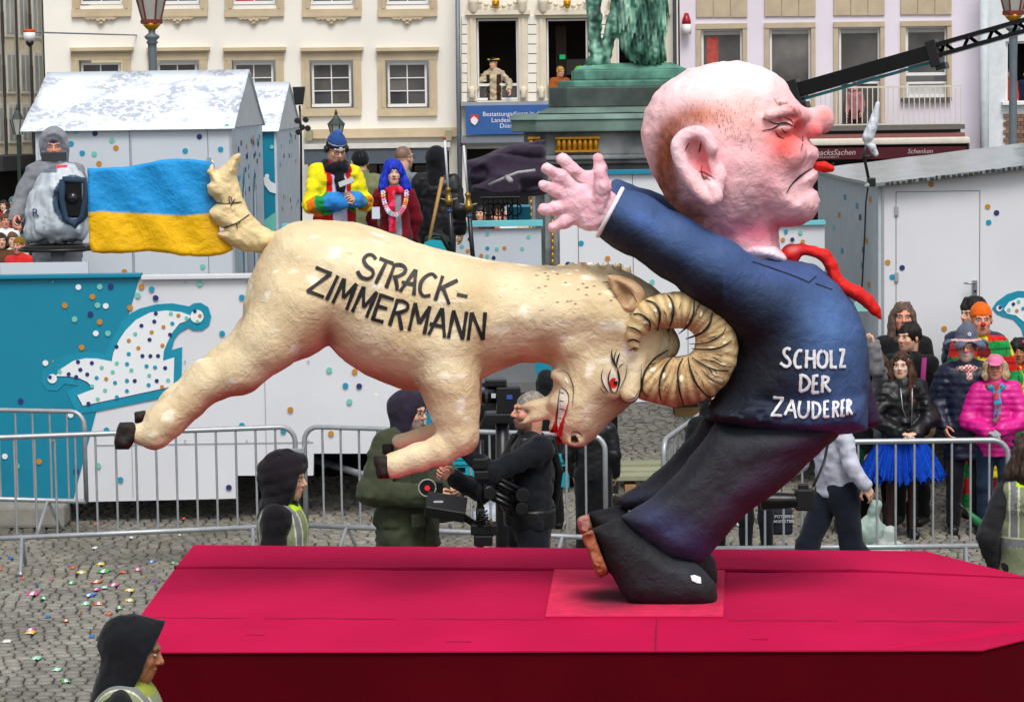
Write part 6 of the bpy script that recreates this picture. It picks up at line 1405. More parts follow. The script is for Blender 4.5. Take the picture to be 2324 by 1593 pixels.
# ================================================================== PEOPLE
SKIN = vmat('skin', rough=.5, bump=.15, bscale=120, dist=.002, spec=.35, var=.04, vscale=60)
CLOTH = vmat('woven_cloth', rough=.9, bump=.4, bscale=14, dist=.02, spec=.15, var=.14, vscale=18, bump2=(300, .3, .001), sheen=.1)
SHELL = vmat('shiny_shell_cloth', rough=.42, bump=.5, bscale=12, dist=.02, spec=.4, var=.1, vscale=18)
HAIRM = vmat('hair_strands', rough=.5, bump=.9, bscale=90, dist=.012, spec=.3, stretch=(1, 1, .12), var=.35, vscale=30)
SKC = {'fair': hx('#d8a98f'), 'pale': hx('#e0b8a2'), 'tan': hx('#a8704f'), 'red': hx('#cf917a')}
def head_field():
    F = Field((-.098, -.135, -.20), (.098, .125, .13), .0045)
    F.ell((0, .014, .028), (.073, .092, .088)); F.ell((0, -.018, -.03), (.058, .068, .078), .03); F.ell((0, -.058, -.094), (.024, .022, .02), .03)
    F.cap((0, -.03, -.06), (0, .02, -.07), .055, .06, .03)
    F.ell((.036, -.062, -.022), (.022, .02, .02), .02); F.ell((-.036, -.062, -.022), (.022, .02, .02), .02)
    F.cap((-.042, -.074, .032), (-.014, -.086, .027), .009, .009, .014); F.cap((.042, -.074, .032), (.014, -.086, .027), .009, .009, .014)
    for s in (-1, 1): F.ell((s*.031, -.094, .010), (.016, .013, .010), .01, op='s'); F.ell((s*.031, -.077, .009), (.0135, .0125, .0105), .004); F.ell((s*.079, .008, -.002), (.011, .02, .032), .008, rot=(.15, 0, s*.3))
    F.cap((0, -.084, .018), (0, -.107, -.022), .008, .0125, .01); F.ell((-.011, -.096, -.027), (.009, .01, .008), .006); F.ell((.011, -.096, -.027), (.009, .01, .008), .006)
    F.ell((0, -.087, -.053), (.024, .010, .006), .006); F.ell((0, -.085, -.064), (.020, .011, .007), .006)
    F.cap((0, .022, -.06), (0, .028, -.19), .052, .057, .02)
    return F.net()
HEADV, HEADF = head_field(); HEADV = relax(HEADV, HEADF, 1, .3)
def face_colour(V, sk, o):
    x, y, z = V[:, 0], V[:, 1], V[:, 2]; fr = y < -.04
    C = np.tile(np.array(sk), (len(V), 1)); g = lambda cx, cz, rx, rz: np.exp(-((x-cx)/rx)**2-((z-cz)/rz)**2)*fr
    for s in (-1, 1): C = lerpc(C, np.array(sk)*np.array([.95, .6, .55]), g(s*.04, -.03, .022, .02)*.45); C = lerpc(C, np.array(sk)*.6, g(s*.031, .012, .018, .010)*.3)
    C = lerpc(C, np.array(sk)*np.array([.9, .6, .55]), g(0, -.024, .014, .012)*.5)
    lip = o.get('lip', tuple(np.array(sk)*np.array([.8, .42, .42]))); C = lerpc(C, lip, np.clip(g(0, -.058, .023, .0095)*1.6, 0, 1)*.9*(y < -.07)); C = lerpc(C, np.array(lip)*.3, g(0, -.0585, .022, .0022)*.8)
    br = o.get('brow', hx('#3a2a20'))
    for s in (-1, 1):
        C = lerpc(C, hx('#d9d2cc'), (((x-s*.031)/.0125)**2+((z-.009)/.0058)**2 < 1)*fr*1.); C = lerpc(C, hx('#2a1d16'), (((x-s*.031)/.006)**2+((z-.0095)/.0062)**2 < 1)*fr*1.)
        C = lerpc(C, hx('#1f1512'), (np.abs(z-.0165) < .0024)*(np.abs(x-s*.031) < .015)*fr*.8); C = lerpc(C, br, (np.abs(z-.034+((x-s*.028)/.05)**2*.6) < .0042)*(np.abs(x-s*.03) < .02)*fr*.85)
    if 'beard' in o:
        bm = np.clip(sstep(-.025, -.045, z)*(y < .0)*(1-g(0, -.06, .018, .007))*sstep(.13, .11, np.abs(z)), 0, 1); bm = np.maximum(bm, g(0, -.043, .03, .008)); C = lerpc(C, o['beard'], bm*(y < .01)*(z > -.125)*o.get('bw', .8))
    for (cx, cz, rx, rz, col, w) in o.get('paint', []): C = lerpc(C, col, np.clip(g(cx, cz, rx, rz)*1.5, 0, 1)*w)
    if 'buzz' in o: C = lerpc(C, o['buzz'], (z > .0)*(y > -.03)*np.clip((y+.03)/.02, 0, 1)*.8)
    return np.clip(C, 0, 1)
HANDS = {}
def hand_geo(kind):
    if kind in HANDS: return HANDS[kind]
    F = Field((-.03, -.07, -.08), (.21, .085, .05), .0045)
    F.ell((.048, 0, 0), (.052, .040, .016)); F.cap((-.03, 0, 0), (.02, 0, 0), .027, .026, .015, (1, 1, .8))
    cu = {'flat': (.05, .1, .1), 'relax': (.35, .5, .4), 'grip': (.7, 1.1, .8), 'fist': (1.2, 1.5, 1.2)}[kind]
    for i, (y, L) in enumerate(((.030, .074), (.010, .084), (-.011, .078), (-.031, .060))):
        p = np.array([.088-abs(i-1)*.005, y, 0.]); a = 0; r_ = .0092-.0006*i; fan = y*1.6*(kind == 'flat' or kind == 'relax')
        F.cap((.04, y*.9, 0), p, .012, r_+.001, .006)
        for k, (c_, l_) in enumerate(zip(cu, (.45, .32, .25))):
            a += c_; d = np.array([math.cos(a), fan*.6, -math.sin(a)]); q2 = p+d*L*l_; F.cap(p, q2, r_, r_*.93, .003); p = q2; r_ *= .93
    t0 = np.array([.015, .03, -.004]); t1 = np.array([.05, .062, -.012 if kind == 'flat' else -.028]); t2 = np.array([.085, .058 if kind != 'fist' else .03, -.02 if kind == 'flat' else -.045])
    F.cap(t0, t1, .014, .0105, .008); F.cap(t1, t2, .0105, .009, .003)
    V, Fc = F.net(); HANDS[kind] = (relax(V, Fc, 1, .3), Fc); return HANDS[kind]
def vec(p): return np.array(p, float)
PC = [0]
class Person:
    def __init__(s, label, px, py, Y, yaw=0, floor=0., lean=(0, 0), hy=0, hp=0, hr=0, sex='m', skin='fair', H=None, group=None, **kw):
        PC[0] += 1; s.seed = PC[0]
        top = at(px, py, Y); s.H = H or (top.z-floor); s.k = s.H/1.75; s.o = kw; s.sk = SKC[skin]; s.sex = sex; s.lean = lean
        hd = Vector((lean[0], lean[1], 0)); hd.rotate(Euler((0, 0, R(yaw))))
        s.t = empty('person', (top.x-hd.x*s.k, Y-hd.y*s.k, floor), label, 'person', group, R(yaw)); s.h = kw.get('h', .015)
        w = .92 if sex == 'f' else 1.0; s.w = w
        J = dict(hipa=(-.09, 0, .92), hipb=(.09, 0, .92), kna=(-.10, -.02, .5), knb=(.10, -.02, .5), ana=(-.11, .03, .09), anb=(.11, .03, .09),
                 sha=(-.175*w, .01, 1.405), shb=(.175*w, .01, 1.405), ela=(-.235*w, .03, 1.13), elb=(.235*w, .03, 1.13), wra=(-.23*w, -.07, .90), wrb=(.23*w, -.07, .90))
        J.update({k: v for k, v in kw.items() if k in J}); s.J = {k: (s.L(v) if k in ('sha', 'shb') else vec(v)) for k, v in J.items()}
        hc = s.L((0, -.018, 1.632)); piv = vec((0, .02, -.10))
        Rm = np.array(Euler((R(hp), R(hr), R(hy))).to_matrix()); s.hR = Rm; s.hc = hc+piv-Rm@piv; s.hs = 1.04 if sex == 'f' else 1.06
        s.body()
    def L(s, p):
        p = vec(p); t = max(0, (p[2]-.95)/.68); return p+np.array([s.lean[0]*t, s.lean[1]*t, 0])
    def hx_(s, V): return (V*s.hs)@s.hR.T+s.hc
    def add(s, name, V, F, C, mt, label=None, head=False, parent=None):
        if head: V = s.hx_(V)
        me = np_mesh(name, V*s.k, F, mt, np.clip(C, 0, 1)); o = link(name, me, parent or s.t, world=False)
        if label: o['label'] = label
        return o
    def limbs(s, F, arm, leg, k=.03, arms=True, legs=True, fa=1., sh=1):
        J = s.J
        for a in 'ab':
            if arms: F.chain([J['sh'+a], J['el'+a], J['el'+a]+(J['wr'+a]-J['el'+a])*fa], arm, k)
            if legs: F.chain([J['hip'+a], J['kn'+a], J['an'+a]], leg, k)
    def body(s):
        J = s.J; pts = np.array(list(J.values())); lo = pts.min(0)-.2; hi = pts.max(0)+.2; lo[2] = 0; hi[2] = 1.6
        F = Field(lo, hi, .018); F.chain([s.L((0, 0, .95)), s.L((0, 0, 1.12)), s.L((0, .0, 1.32))], [.13, .115, .135], .04, (1, .68, 1)); F.cap(J['sha'], J['shb'], .05, .05, .04); F.cap(s.L((0, .01, 1.40)), s.L((0, .0, 1.54)), .055, .05, .03)
        s.limbs(F, [.048, .040, .030], [.075, .05, .036]); V, Fc = F.net(); C = np.tile(np.array(s.o.get('legs', s.sk)), (len(V), 1)); C[V[:, 2] > .95] = s.sk
        Vs, Fs, Cs = [V], [Fc], [C]; n = len(V)
        Vh = s.hx_(HEADV); Ch = face_colour(HEADV, s.sk, s.o); Vs.append(Vh); Fs.append(HEADF+n); Cs.append(Ch); n += len(Vh)
        for a, sg in (('a', 1), ('b', -1)):
            kind = s.o.get('hand'+a, 'relax')
            if not kind: continue
            V, Fc = hand_geo(kind); V = V.copy(); V[:, 1] *= sg
            Fc2 = Fc if sg > 0 else Fc[:, ::-1]
            d = Vector(s.o.get('hd'+a, tuple(J['wr'+a]-J['el'+a]))).normalized(); up = Vector(s.o.get('hu'+a, (-sg*.9, 0, .25))); z = (up-d*up.dot(d)).normalized(); y = z.cross(d)
            Mh = np.array([[d.x, y.x, z.x], [d.y, y.y, z.y], [d.z, y.z, z.z]]); V = V@Mh.T+J['wr'+a]
            hc = s.o.get('glove', s.sk); Vs.append(V); Fs.append(Fc2+n); Cs.append(np.tile(np.array(hc), (len(V), 1))); n += len(V)
        s.add('body', np.concatenate(Vs), np.concatenate(Fs), np.concatenate(Cs), SKIN)
    def fit(s, hem, top=1.62, ex=.22):
        pts = np.array([s.J[k] for k in ('sha', 'shb', 'ela', 'elb', 'wra', 'wrb')]+[s.L((0, 0, hem)), s.L((0, 0, 1.4))]); lo = pts.min(0)-ex; hi = pts.max(0)+ex; lo[2] = min(hem, pts[:, 2].min())-.08; hi[2] = max(top, pts[:, 2].max()+.12); return lo, hi
    def armt(s, V):
        best = np.full(len(V), 9.); tt = np.zeros(len(V))
        for a in 'ab':
            for k, (p, q) in enumerate(((s.J['sh'+a], s.J['el'+a]), (s.J['el'+a], s.J['wr'+a]))):
                D = q-p; t = np.clip(((V-p)@D)/(D@D), 0, 1); d = np.linalg.norm(V-p-t[:, None]*D, axis=1)
                m_ = d < best; best[m_] = d[m_]; tt[m_] = (k+t)[m_]
        return best, tt
    def top(s, col, hem=.82, bulk=.02, puff=0, mt=None, fn=None, name='jacket', collar=.05, fa=.93, sleeves=True, flare=0., label=None, fold=.007, cuffr=.042, zmax=None):
        lo, hi = s.fit(hem); F = Field(lo, hi, s.h); w = s.w; J = s.J
        F.chain([s.L((0, 0, hem)), s.L((0, 0, .98)), s.L((0, 0, 1.12)), s.L((0, .005, 1.31))], [.15*w+bulk*.8+flare, .145*w+bulk*.8+flare*.5, .134*w+bulk*.8, .155*w+bulk*.7], .05, (1, .72, 1))
        F.cap(s.L((-.13*w, .01, 1.40)), s.L((.13*w, .01, 1.40)), .062+bulk*.6, None, .05)
        if sleeves:
            for a in 'ab': F.chain([J['sh'+a], J['el'+a], J['el'+a]+(J['wr'+a]-J['el'+a])*fa], [.055+bulk*.7, .045+bulk*.6, cuffr+bulk*.4], .035)
        if collar: F.cap(s.L((0, .012, 1.42)), s.L((0, .0, 1.42+collar)), .085+bulk*.3, .07+bulk*.3, .03)
        F.cut((0, 0, -1), -hem)
        if sleeves is False: pass
        sd = s.seed*7
        if puff: F.disp(lambda P: -.008*np.abs(np.sin(P[:, 2]*math.pi/puff))+.005*vnoise(P, 25, sd))
        F.disp(lambda P: fold*vnoise(P*np.array([1, 1, .6]), 9, sd)+fold*.6*vnoise(P, 21, sd+1)+fold*1.5*(.35-np.abs(vnoise(P*np.array([.8, .8, 1.5]), 12, sd+2))))
        V, Fc = F.net(); V = relax(V, Fc, 1, .4); C = np.tile(np.array(col), (len(V), 1))
        if fn: C = fn(V, C)
        return s.add(name, V, Fc, C, mt or CLOTH, label)
    def vest(s, col=hx('#80876a'), edge=hx('#b9e01a'), band=hx('#77797c'), hem=.86, bulk=.045, text=None):
        lo, hi = s.fit(hem); F = Field(lo, hi, s.h*.85); w = s.w
        F.chain([s.L((0, 0, hem)), s.L((0, 0, 1.12)), s.L((0, .005, 1.31))], [.162*w+bulk, .152*w+bulk, .172*w+bulk], .05, (1, .74, 1)); F.cap(s.L((-.12*w, .01, 1.40)), s.L((.12*w, .01, 1.40)), .066+bulk*.6, None, .05)
        for sg, a in ((-1, 'a'), (1, 'b')): F.cap(s.J['sh'+a]+vec((sg*.045, 0, -.05)), s.J['sh'+a]+vec((sg*.09, 0, -.22)), .085, .07, .02, op='s')
        F.cut((0, 0, -1), -hem); F.disp(lambda P: .006*vnoise(P, 11, s.seed))
        V, Fc = F.net(); V = relax(V, Fc, 1, .4); C = np.tile(np.array(col), (len(V), 1)); x, y, z = V.T; dx = x-s.lean[0]*np.clip((z-.95)/.68, 0, 1)
        bd = ((np.abs(z-1.10) < .028) | ((np.abs(np.abs(dx)-.115) < .022) & (z > 1.10))); C[bd] = band
        ed = ((np.abs(z-1.10) > .028) & (np.abs(z-1.10) < .034)) | ((np.abs(np.abs(np.abs(dx)-.115)-.026) < .005) & (z > 1.13)); C[ed] = hx('#cfd4b4')
        eg = (np.abs(dx) < .009) & (y < 0) | (z < hem+.010) | ((z > 1.452) & (np.abs(dx) < .1)); C[eg] = edge
        s.d = s.add('safety_vest', V, Fc, C, CLOTH); return s.d
    def trousers(s, col, bulk=.018, mt=None, top=1.0, fn=None, name='trousers', flare=0):
        pts = np.array([s.J[k] for k in ('hipa', 'hipb', 'kna', 'knb', 'ana', 'anb')]); lo = pts.min(0)-.17; hi = pts.max(0)+.17; hi[2] = top+.08; lo[2] = max(lo[2], .02)
        F = Field(lo, hi, s.h+.002); s.limbs(F, None, [.082+bulk, .058+bulk, .045+bulk+flare], .03, arms=False); F.cap((0, 0, .92), (0, 0, top), .13+bulk, .13+bulk, .04, (1, .74, 1)); F.cut((0, 0, 1), top)
        F.disp(lambda P: .008*vnoise(P*np.array([1, 1, 1.4]), 12, s.seed*3)); V, Fc = F.net(); C = np.tile(np.array(col), (len(V), 1)); C = fn(V, C) if fn else C; return s.add(name, V, Fc, C, mt or CLOTH)
    def shoes(s, col=hx('#1b1b1d'), big=0, high=0):
        for a in 'ab':
            p = s.J['an'+a]; F = Field(p+vec((-.09, -.26, -.1)), p+vec((.09, .13, .12+high)), .012); F.cap(p+vec((0, .02, -.045)), p+vec((0, -.14, -.055)), .045+big, .04+big); F.cap(p+vec((0, .02, -.04)), p+vec((0, 0, .04+high)), .045, .05+high*.05, .02)
            F.cut((0, 0, -1), -(p[2]-.09)); V, Fc = F.net(); s.add('shoe', V, Fc, np.tile(np.array(col), (len(V), 1)), SHELL)
    # ---- head wear, all in the head's own frame
    def hfield(s, lo=(-.17, -.2, -.34), hi=(.17, .2, .2), h=.0065): return Field(lo, hi, h)
    def put(s, name, F, col, mt, fn=None, label=None, sm=1):
        V, Fc = F.net(); V = relax(V, Fc, sm, .4) if sm else V; C = np.tile(np.array(col), (len(V), 1)); C = fn(V, C) if fn else C
        C = C*(1+.0*V[:, :1]); return s.add(name, V, Fc, C, mt, label, head=True)
    def hair(s, col, kind='short', fr=.045, len_=-.3, vol=0., seed=0, tex=.006):
        F = s.hfield((-.2, -.17, len_-.06), (.2, .2, .17)); F.ell((0, .018, .034), (.081+vol, .101+vol, .092+vol))
        if kind in ('mid', 'long', 'wig'):
            for sg in (-1, 1):
                for y in (-.02, .03, .07): F.chain([(sg*.07, y, .03), (sg*(.085+vol), y, -.08), (sg*(.09+vol*1.5), y-.01, len_*.75), (sg*(.085+vol), y-.02, len_)], [.028, .028+vol*.5, .03+vol*.6, .012], .02)
            F.chain([(0, .07, .02), (0, .085, -.1), (0, .08, len_)], [.06, .06+vol, .03], .03); F.chain([(-.05, .075, .0), (-.06, .08, len_)], [.05, .03], .03); F.chain([(.05, .075, .0), (.06, .08, len_)], [.05, .03], .03)
        F.ell((0, -.115, -.05), (.068, .082, .055+fr), .012, op='s'); F.cap((0, -.08, -.2), (0, -.05, -.45), .06, .08, .01, op='s')
        if kind == 'short': F.cut((0, -.55, -.83), .045); F.ell((0, .0, -.19), (.2, .13, .12), .0, op='s')
        if kind == 'slick': F.cut((0, -.7, -.7), .03)
        F.disp(lambda P: tex*vnoise(P*np.array([1, 1, .25]), 60, s.seed)+tex*vnoise(P*np.array([1, 1, .3]), 24, s.seed+1))
        def fn(V, C): return C*(1+.35*vnoise(V*np.array([1, 1, .1]), 130, s.seed))[:, None]
        return s.put('hair', F, col, HAIRM, fn)
    def hood(s, col, op=(.066, .115), z=-.03, size=0., mt=None, puff=0, neck=True, peak=0, edge=None, fn=None, cutb=0.):
        F = s.hfield((-.2, -.2, -.28), (.2, .22, .22)); F.ell((0, .022, .022), (.105+size, .13+size, .122+size)); F.ell((0, -.03, -.04), (.098+size, .1+size, .13+size), .04); F.cap((0, -.055, .06), (0, -.09, .04), .07+size*.5, .065+size*.5, .03)
        if neck: F.cap((0, .02, -.1), (0, .02, -.22), .10+size*.5, .12+size*.5, .04)
        if peak: F.cap((0, -.1, .09), (0, -.135, .075), .05, .03, .03)
        F.ell((0, -.17, z), (op[0]+.012, .14, op[1]), .01, op='s'); F.cut((0, -1, -.25), .062+size*.5+peak*.02+cutb)
        if puff: F.disp(lambda P: -.007*np.abs(np.sin((P[:, 2]+P[:, 1]*.35)*math.pi/puff)))
        F.disp(lambda P: .006*vnoise(P, 18, s.seed)+.003*vnoise(P, 45, s.seed+1)); return s.put('hood', F, col, mt or CLOTH, fn)
    def beanie(s, col, fn=None, pom=None, zc=.02, tall=.0, mt=None):
        F = s.hfield((-.12, -.14, -.08), (.12, .15, .24)); F.ell((0, .016, .035), (.086, .105, .098+tall)); F.cut((0, -.28, -.96), -zc+.01); F.disp(lambda P: .002*np.sin(P[:, 2]*400)+.002*np.sin(np.arctan2(P[:, 0], P[:, 1])*50))
        o = s.put('beanie', F, col, mt or CLOTH, fn)
        if pom: F = s.hfield((-.06, -.05, .08), (.06, .08, .2), .005); F.ell((0, .015, .145), (.034, .034, .032)); F.disp(lambda P: .008*vnoise(P, 90, 3)); s.put('pompom', F, pom, CLOTH)
        return o
    def glasses(s, col='#1a1a1c', r_=.019):
        b = MB()
        for sg in (-1, 1):
            pts = [Vector((sg*.031+r_*1.1*math.cos(a), -.1, .009+r_*.8*math.sin(a))) for a in [2*math.pi*i/14 for i in range(15)]]; b.tube(pts, .0022, 5); b.tube([(sg*.05, -.098, .012), (sg*.078, -.03, .012), (sg*.08, .01, .008)], .002, 5)
        b.tube([(-.012, -.1, .014), (.012, -.1, .014)], .0022, 5)
        V = s.hx_(np.array(b.v)); b.v = [tuple(v*s.k) for v in V]; return b.build('glasses', mat('spectacle_'+col, col, rough=.3), s.t, smooth=True, world=False)
    def headset(s, col='#151517'):
        b = MB(); b.tube([(.092*math.cos(a), .01, .02+.105*math.sin(a)) for a in [math.pi*i/12 for i in range(13)]], .007, 6); b.lathe((-.09, .01, -.0), [(.03, -.014), (.034, 0), (.03, .014)], 12, 'x'); b.lathe((.09, .01, -.0), [(.03, -.014), (.034, 0), (.03, .014)], 12, 'x'); b.tube([(.09, -.01, -.02), (.085, -.07, -.055), (.05, -.105, -.06)], .003, 5); b.ell((.045, -.108, -.06), (.012, .009, .009), 8, 6)
        V = s.hx_(np.array(b.v)); b.v = [tuple(v*s.k) for v in V]; return b.build('headset', mat('headset_black', col, rough=.45), s.t, smooth=True, world=False)
    def scarf(s, col, fn=None, tail=None, r_=.045, mt=None):
        F = Field((-.25, -.25, 1.0), (.25, .2, 1.62), .011); c = s.L((0, 0, 1.46))
        P = [c+vec((.085*math.cos(a), .09*math.sin(a)-.01, .012*math.sin(a*3)+.012*math.sin(a))) for a in [2*math.pi*i/12 for i in range(13)]]; F.chain(P, [r_]*13, .01)
        if tail: F.chain([c+vec(p) for p in tail], [r_*.9]*len(tail), .015, (1, .6, 1))
        F.disp(lambda P: .006*vnoise(P, 35, s.seed)); V, Fc = F.net(); C = np.tile(np.array(col), (len(V), 1)); C = fn(V, C) if fn else C; return s.add('scarf', V, Fc, C, mt or CLOTH)
    def part(s, name, b, mt, smooth=True, label=None, head=False):
        V = np.array(b.v); V = s.hx_(V) if head else V
        b.v = [tuple(v*s.k) for v in V]; return b.build(name, mt, s.t, smooth=smooth, world=False, label=label)
def tri(p): return p
blk = hx('#17181b'); navy = hx('#1b2030')
# ---- 1 nearest person, lower left, and 2 the one behind the float
p1 = Person('steward in black hood and drab safety vest at the lower left corner, nearest to us', 284, 1410, 10.3, yaw=90, hp=12, skin='tan', h=.011, brow=hx('#1a1210'))
p1.top(blk, bulk=.03); p1.vest(edge=hx('#8f9a3a')); p1.trousers(blk); p1.shoes(); p1.hood(hx('#15161b'), size=.0, peak=1, op=(.08, .112), mt=CLOTH, cutb=-.022); 
p2 = Person('steward in black quilted hood and safety vest standing just behind the float', 640, 1040, 14.9, yaw=82, hp=6, skin='fair', sex='f', h=.011, brow=hx('#1a1210'))
p2.top(hx('#141216'), bulk=.035, mt=CLOTH, puff=.11); p2.vest(); p2.trousers(blk); p2.shoes(); p2.hood(hx('#1b171d'), size=.018, puff=.075, op=(.075, .112), mt=CLOTH); p2.hair(hx('#120e0d'), 'short', fr=.03)
p3 = Person('steward in safety vest seen from behind, cut off by the right edge of the picture', 2342, 992, 15.6, yaw=172, h=.011, sex='f', ela=(-.27, .03, 1.13), elb=(.27, .03, 1.13))
p3.top(hx('#28292c'), bulk=.03); v_ = p3.vest(); p3.trousers(blk); p3.shoes(); p3.hair(hx('#3a2a22'), 'long', len_=-.14, vol=.02, tex=.012)
for i, (tt_, zz) in enumerate((('Sicherheits &', 1.275), ('Ordnungsdienst', 1.235))):
    text_obj('vest_lettering', tt_, .042, mat('print_black', '#1c1d1c', var=0), Matrix.Translation((-0.0, .19, zz)) @ Matrix.Rotation(math.pi, 4, 'Z'), None, extr=.001).parent = p3.t
# ---- crew in front of the stage
gj = hx('#3c4130')
p4 = Person('man in olive field jacket and purple hood holding a focus wheel by the ram foreleg', 922, 896, 17.6, yaw=42, hy=24, hp=4, skin='fair', h=.012, beard=hx('#8a8580'), bw=.8,
            ela=(-.33, -.02, 1.13), wra=(-.02, -.32, 1.09), elb=(.30, -.06, 1.14), wrb=(.14, -.34, 1.12), handa='grip', handb='fist')
p4.top(gj, hem=.72, bulk=.085, fold=.013, flare=.03, collar=.07, fn=lambda V, C: np.where((np.abs(V[:, 0]-.0) < .008)[:, None] & (V[:, 1] < 0)[:, None], C*.5, C)*(1+.12*vnoise(V, 14, 3))[:, None]); p4.trousers(hx('#1a1e2a')); p4.shoes(); p4.hood(hx('#2a2433'), size=.006, op=(.068, .108)); p4.glasses()
b = MB(); b.box(-.17, -.07, -.262, -.235, .90, .98); b.box(.07, .17, -.262, -.235, .90, .98); b.box(-.155, -.075, -.245, -.215, 1.22, 1.28)
p4.part('pocket_flap', b, mat('olive_flap', '#363b2b', rough=.9), smooth=False)['kind'] = 'stuff'
p5 = Person('bearded cameraman in black shirt with grey swept back hair holding up the camera rig', 1205, 893, 17.2, yaw=-72, hp=-3, skin='red', h=.012, beard=hx('#4f4640'), bw=.75, lean=(0, .02),
            elb=(.2, -.32, 1.28), wrb=(.10, -.50, 1.47), ela=(-.2, -.25, 1.1), wra=(-.12, -.48, 1.22), hda=(0, -.8, .4), hdb=(0, -.45, .9), handb='relax', handa='grip', hub=(1, 0, .1))
p5.top(hx('#15171d'), hem=.9, bulk=.035, fold=.01, name='shirt', collar=.03); p5.trousers(hx('#161820'), bulk=.03); p5.shoes(); p5.hair(hx('#8d847a'), 'slick', fr=.06, vol=-.002, tex=.004)
F = Field((-.3, -.3, .8), (.3, .3, 1.55), .013); F.chain([(0, 0, .92), (0, 0, 1.0)], [.205, .205], 0, (1, .8, 1)); F.cut((0, 0, -1), -.90); F.cut((0, 0, 1), 1.02)
for sg in (-1, 1): F.chain([p5.L((sg*.10, -.16, 1.0)), p5.L((sg*.11, -.17, 1.25)), p5.L((sg*.1, -.08, 1.46)), p5.L((sg*.1, .1, 1.46)), p5.L((sg*.08, .17, 1.25)), p5.L((0, .17, 1.02))], [.026]*6, .01)
F.cap((0, -.17, 1.05), (0, -.17, 1.28), .05, .05, .02, (1.6, .5, 1)); V, Fc = F.net(); p5.add('camera_harness', V, Fc, np.tile(np.array(hx('#0e0e10')), (len(V), 1)), SHELL)
# ---- stage crew, upper left
def ops(V, C): return C*(1+.08*vnoise(V, 12, 5))[:, None]
p6 = Person('camera operator in a grey hooded rain poncho behind the covered broadcast camera', 122, 300, 25.0, yaw=8, floor=1.55, skin='red', hp=8, ela=(-.30, -.05, 1.14), wra=(-.34, -.25, 1.02), elb=(.27, -.08, 1.12), wrb=(.2, -.35, 1.05), brow=hx('#3a2a20'))
p6.top(hx('#7b7e84'), hem=.55, bulk=.05, flare=.03, fold=.014, fn=ops, name='poncho'); p6.trousers(hx('#6c6f76'), bulk=.03); p6.shoes(); p6.hood(hx('#82858c'), size=.014, op=(.06, .10), z=-.04, fn=ops); p6.beanie(hx('#2b3352')); 
pal = dict(y=hx('#e3d81c'), r=hx('#b8141c'), g=hx('#18934a'), b=hx('#2f86d2'), o=hx('#e07a1a'), w=hx('#c9cbe0'), k=hx('#15161f'))
def rain(p):
    def fn(V, C):
        d, t = p.armt(V); x, y, z = V.T; C = np.tile(np.array(pal['r']), (len(V), 1)); C[(np.abs(x) < .07) & (y < 0)] = pal['w']; C[(np.abs(x) > .12) & (z > 1.14)] = pal['y']
        arm = d < .12
        for a, b_, c in ((0, 1.02, 'y'), (1.02, 1.25, 'o'), (1.25, 1.55, 'g'), (1.55, 2.1, 'b')): C[arm & (t >= a) & (t < b_)] = pal[c]
        C[(z > 1.4) & (np.abs(x) < .13)] = pal['r']; return C
    return fn
p7 = Person('young man in a rainbow coloured jacket and blue pompom beanie looking at his phone', 759, 306, 25.2, yaw=22, floor=1.55, skin='fair', hp=22, ela=(-.26, -.04, 1.12), wra=(-.03, -.26, 1.16), elb=(.26, -.04, 1.12), wrb=(.09, -.26, 1.18), handa='grip', handb='grip', h=.013)
p7.top(pal['y'], hem=.72, bulk=.04, fold=.014, fn=rain(p7), cuffr=.06, collar=.05); p7.trousers(hx('#1a1c24')); p7.shoes(); p7.scarf(hx('#14151d'), r_=.052, tail=[(.0, -.1, -.02), (.0, -.13, -.12), (0, -.15, -.2)])
def bean(V, C): C = C.copy(); C[(V[:, 2] > .075)] = hx('#2c4a86'); C[(V[:, 2] > .062) & (V[:, 2] < .072)] = hx('#9aa2b8'); return C
p7.beanie(hx('#141a33'), fn=bean, pom=hx('#3c5fa8'), tall=.02); p7.glasses(); p7.headset()
b = MB(); b.box(-.012, .012, -.108, -.098, .03, .058); b.box(-.02, .02, -.108, -.098, .038, .044); p7.part('lily_emblem', b, mat('emblem_white', '#dcdce4'), smooth=False, head=True)['kind'] = 'stuff'
p8 = Person('woman in bright blue wig and dark red cardigan with a flower garland and headset', 893, 368, 25.4, yaw=5, floor=1.55, sex='f', skin='pale', lip=hx('#8c3a3a'), handb=None, handa=None, ela=(-.25, .05, 1.14), elb=(.25, .05, 1.14), wra=(-.2, .1, .92), wrb=(.2, .12, .92))
def cardi(V, C): C = C.copy(); m_ = (np.abs(V[:, 0]-.0) < .07) & (V[:, 1] < -.02); C[m_] = hx('#8d93a3'); return C
p8.top(hx('#6e0d1e'), hem=.62, bulk=.025, fn=cardi, name='cardigan', flare=.03, mt=CLOTH); p8.trousers(hx('#22242c')); p8.shoes(); p8.hair(hx('#1230b8'), 'wig', fr=.045, len_=-.2, vol=.022, tex=.012); p8.headset()
def hearts(V, C): C = C.copy(); m_ = vnoise(V, 16, 5) > .1; C[m_] = hx('#d83a62'); return C
p8.scarf(hx('#c01226'), fn=hearts, r_=.042, tail=[(-.03, -.14, -.03), (-.04, -.19, -.2), (-.03, -.19, -.45), (-.01, -.18, -.78)])
q = random.Random(4); cols = [mat('petal_%d' % i, c, rough=.8) for i, c in enumerate(('#d8668c', '#e0b0c0', '#d9d4e6', '#e07a4a', '#6fb6b0', '#d8c05a'))]
for i in range(26):
    t = i/25*math.pi; b = MB(); c = vec((.125*math.cos(t), -.17-.05*math.sin(t), 1.43-.24*math.sin(t)))
    for k in range(5): a = k*1.257; b.ell(c+vec((.016*math.cos(a), -.004, .016*math.sin(a))), (.013, .008, .013), 6, 4)
    p8.part('garland_flower', b, cols[q.randrange(6)])
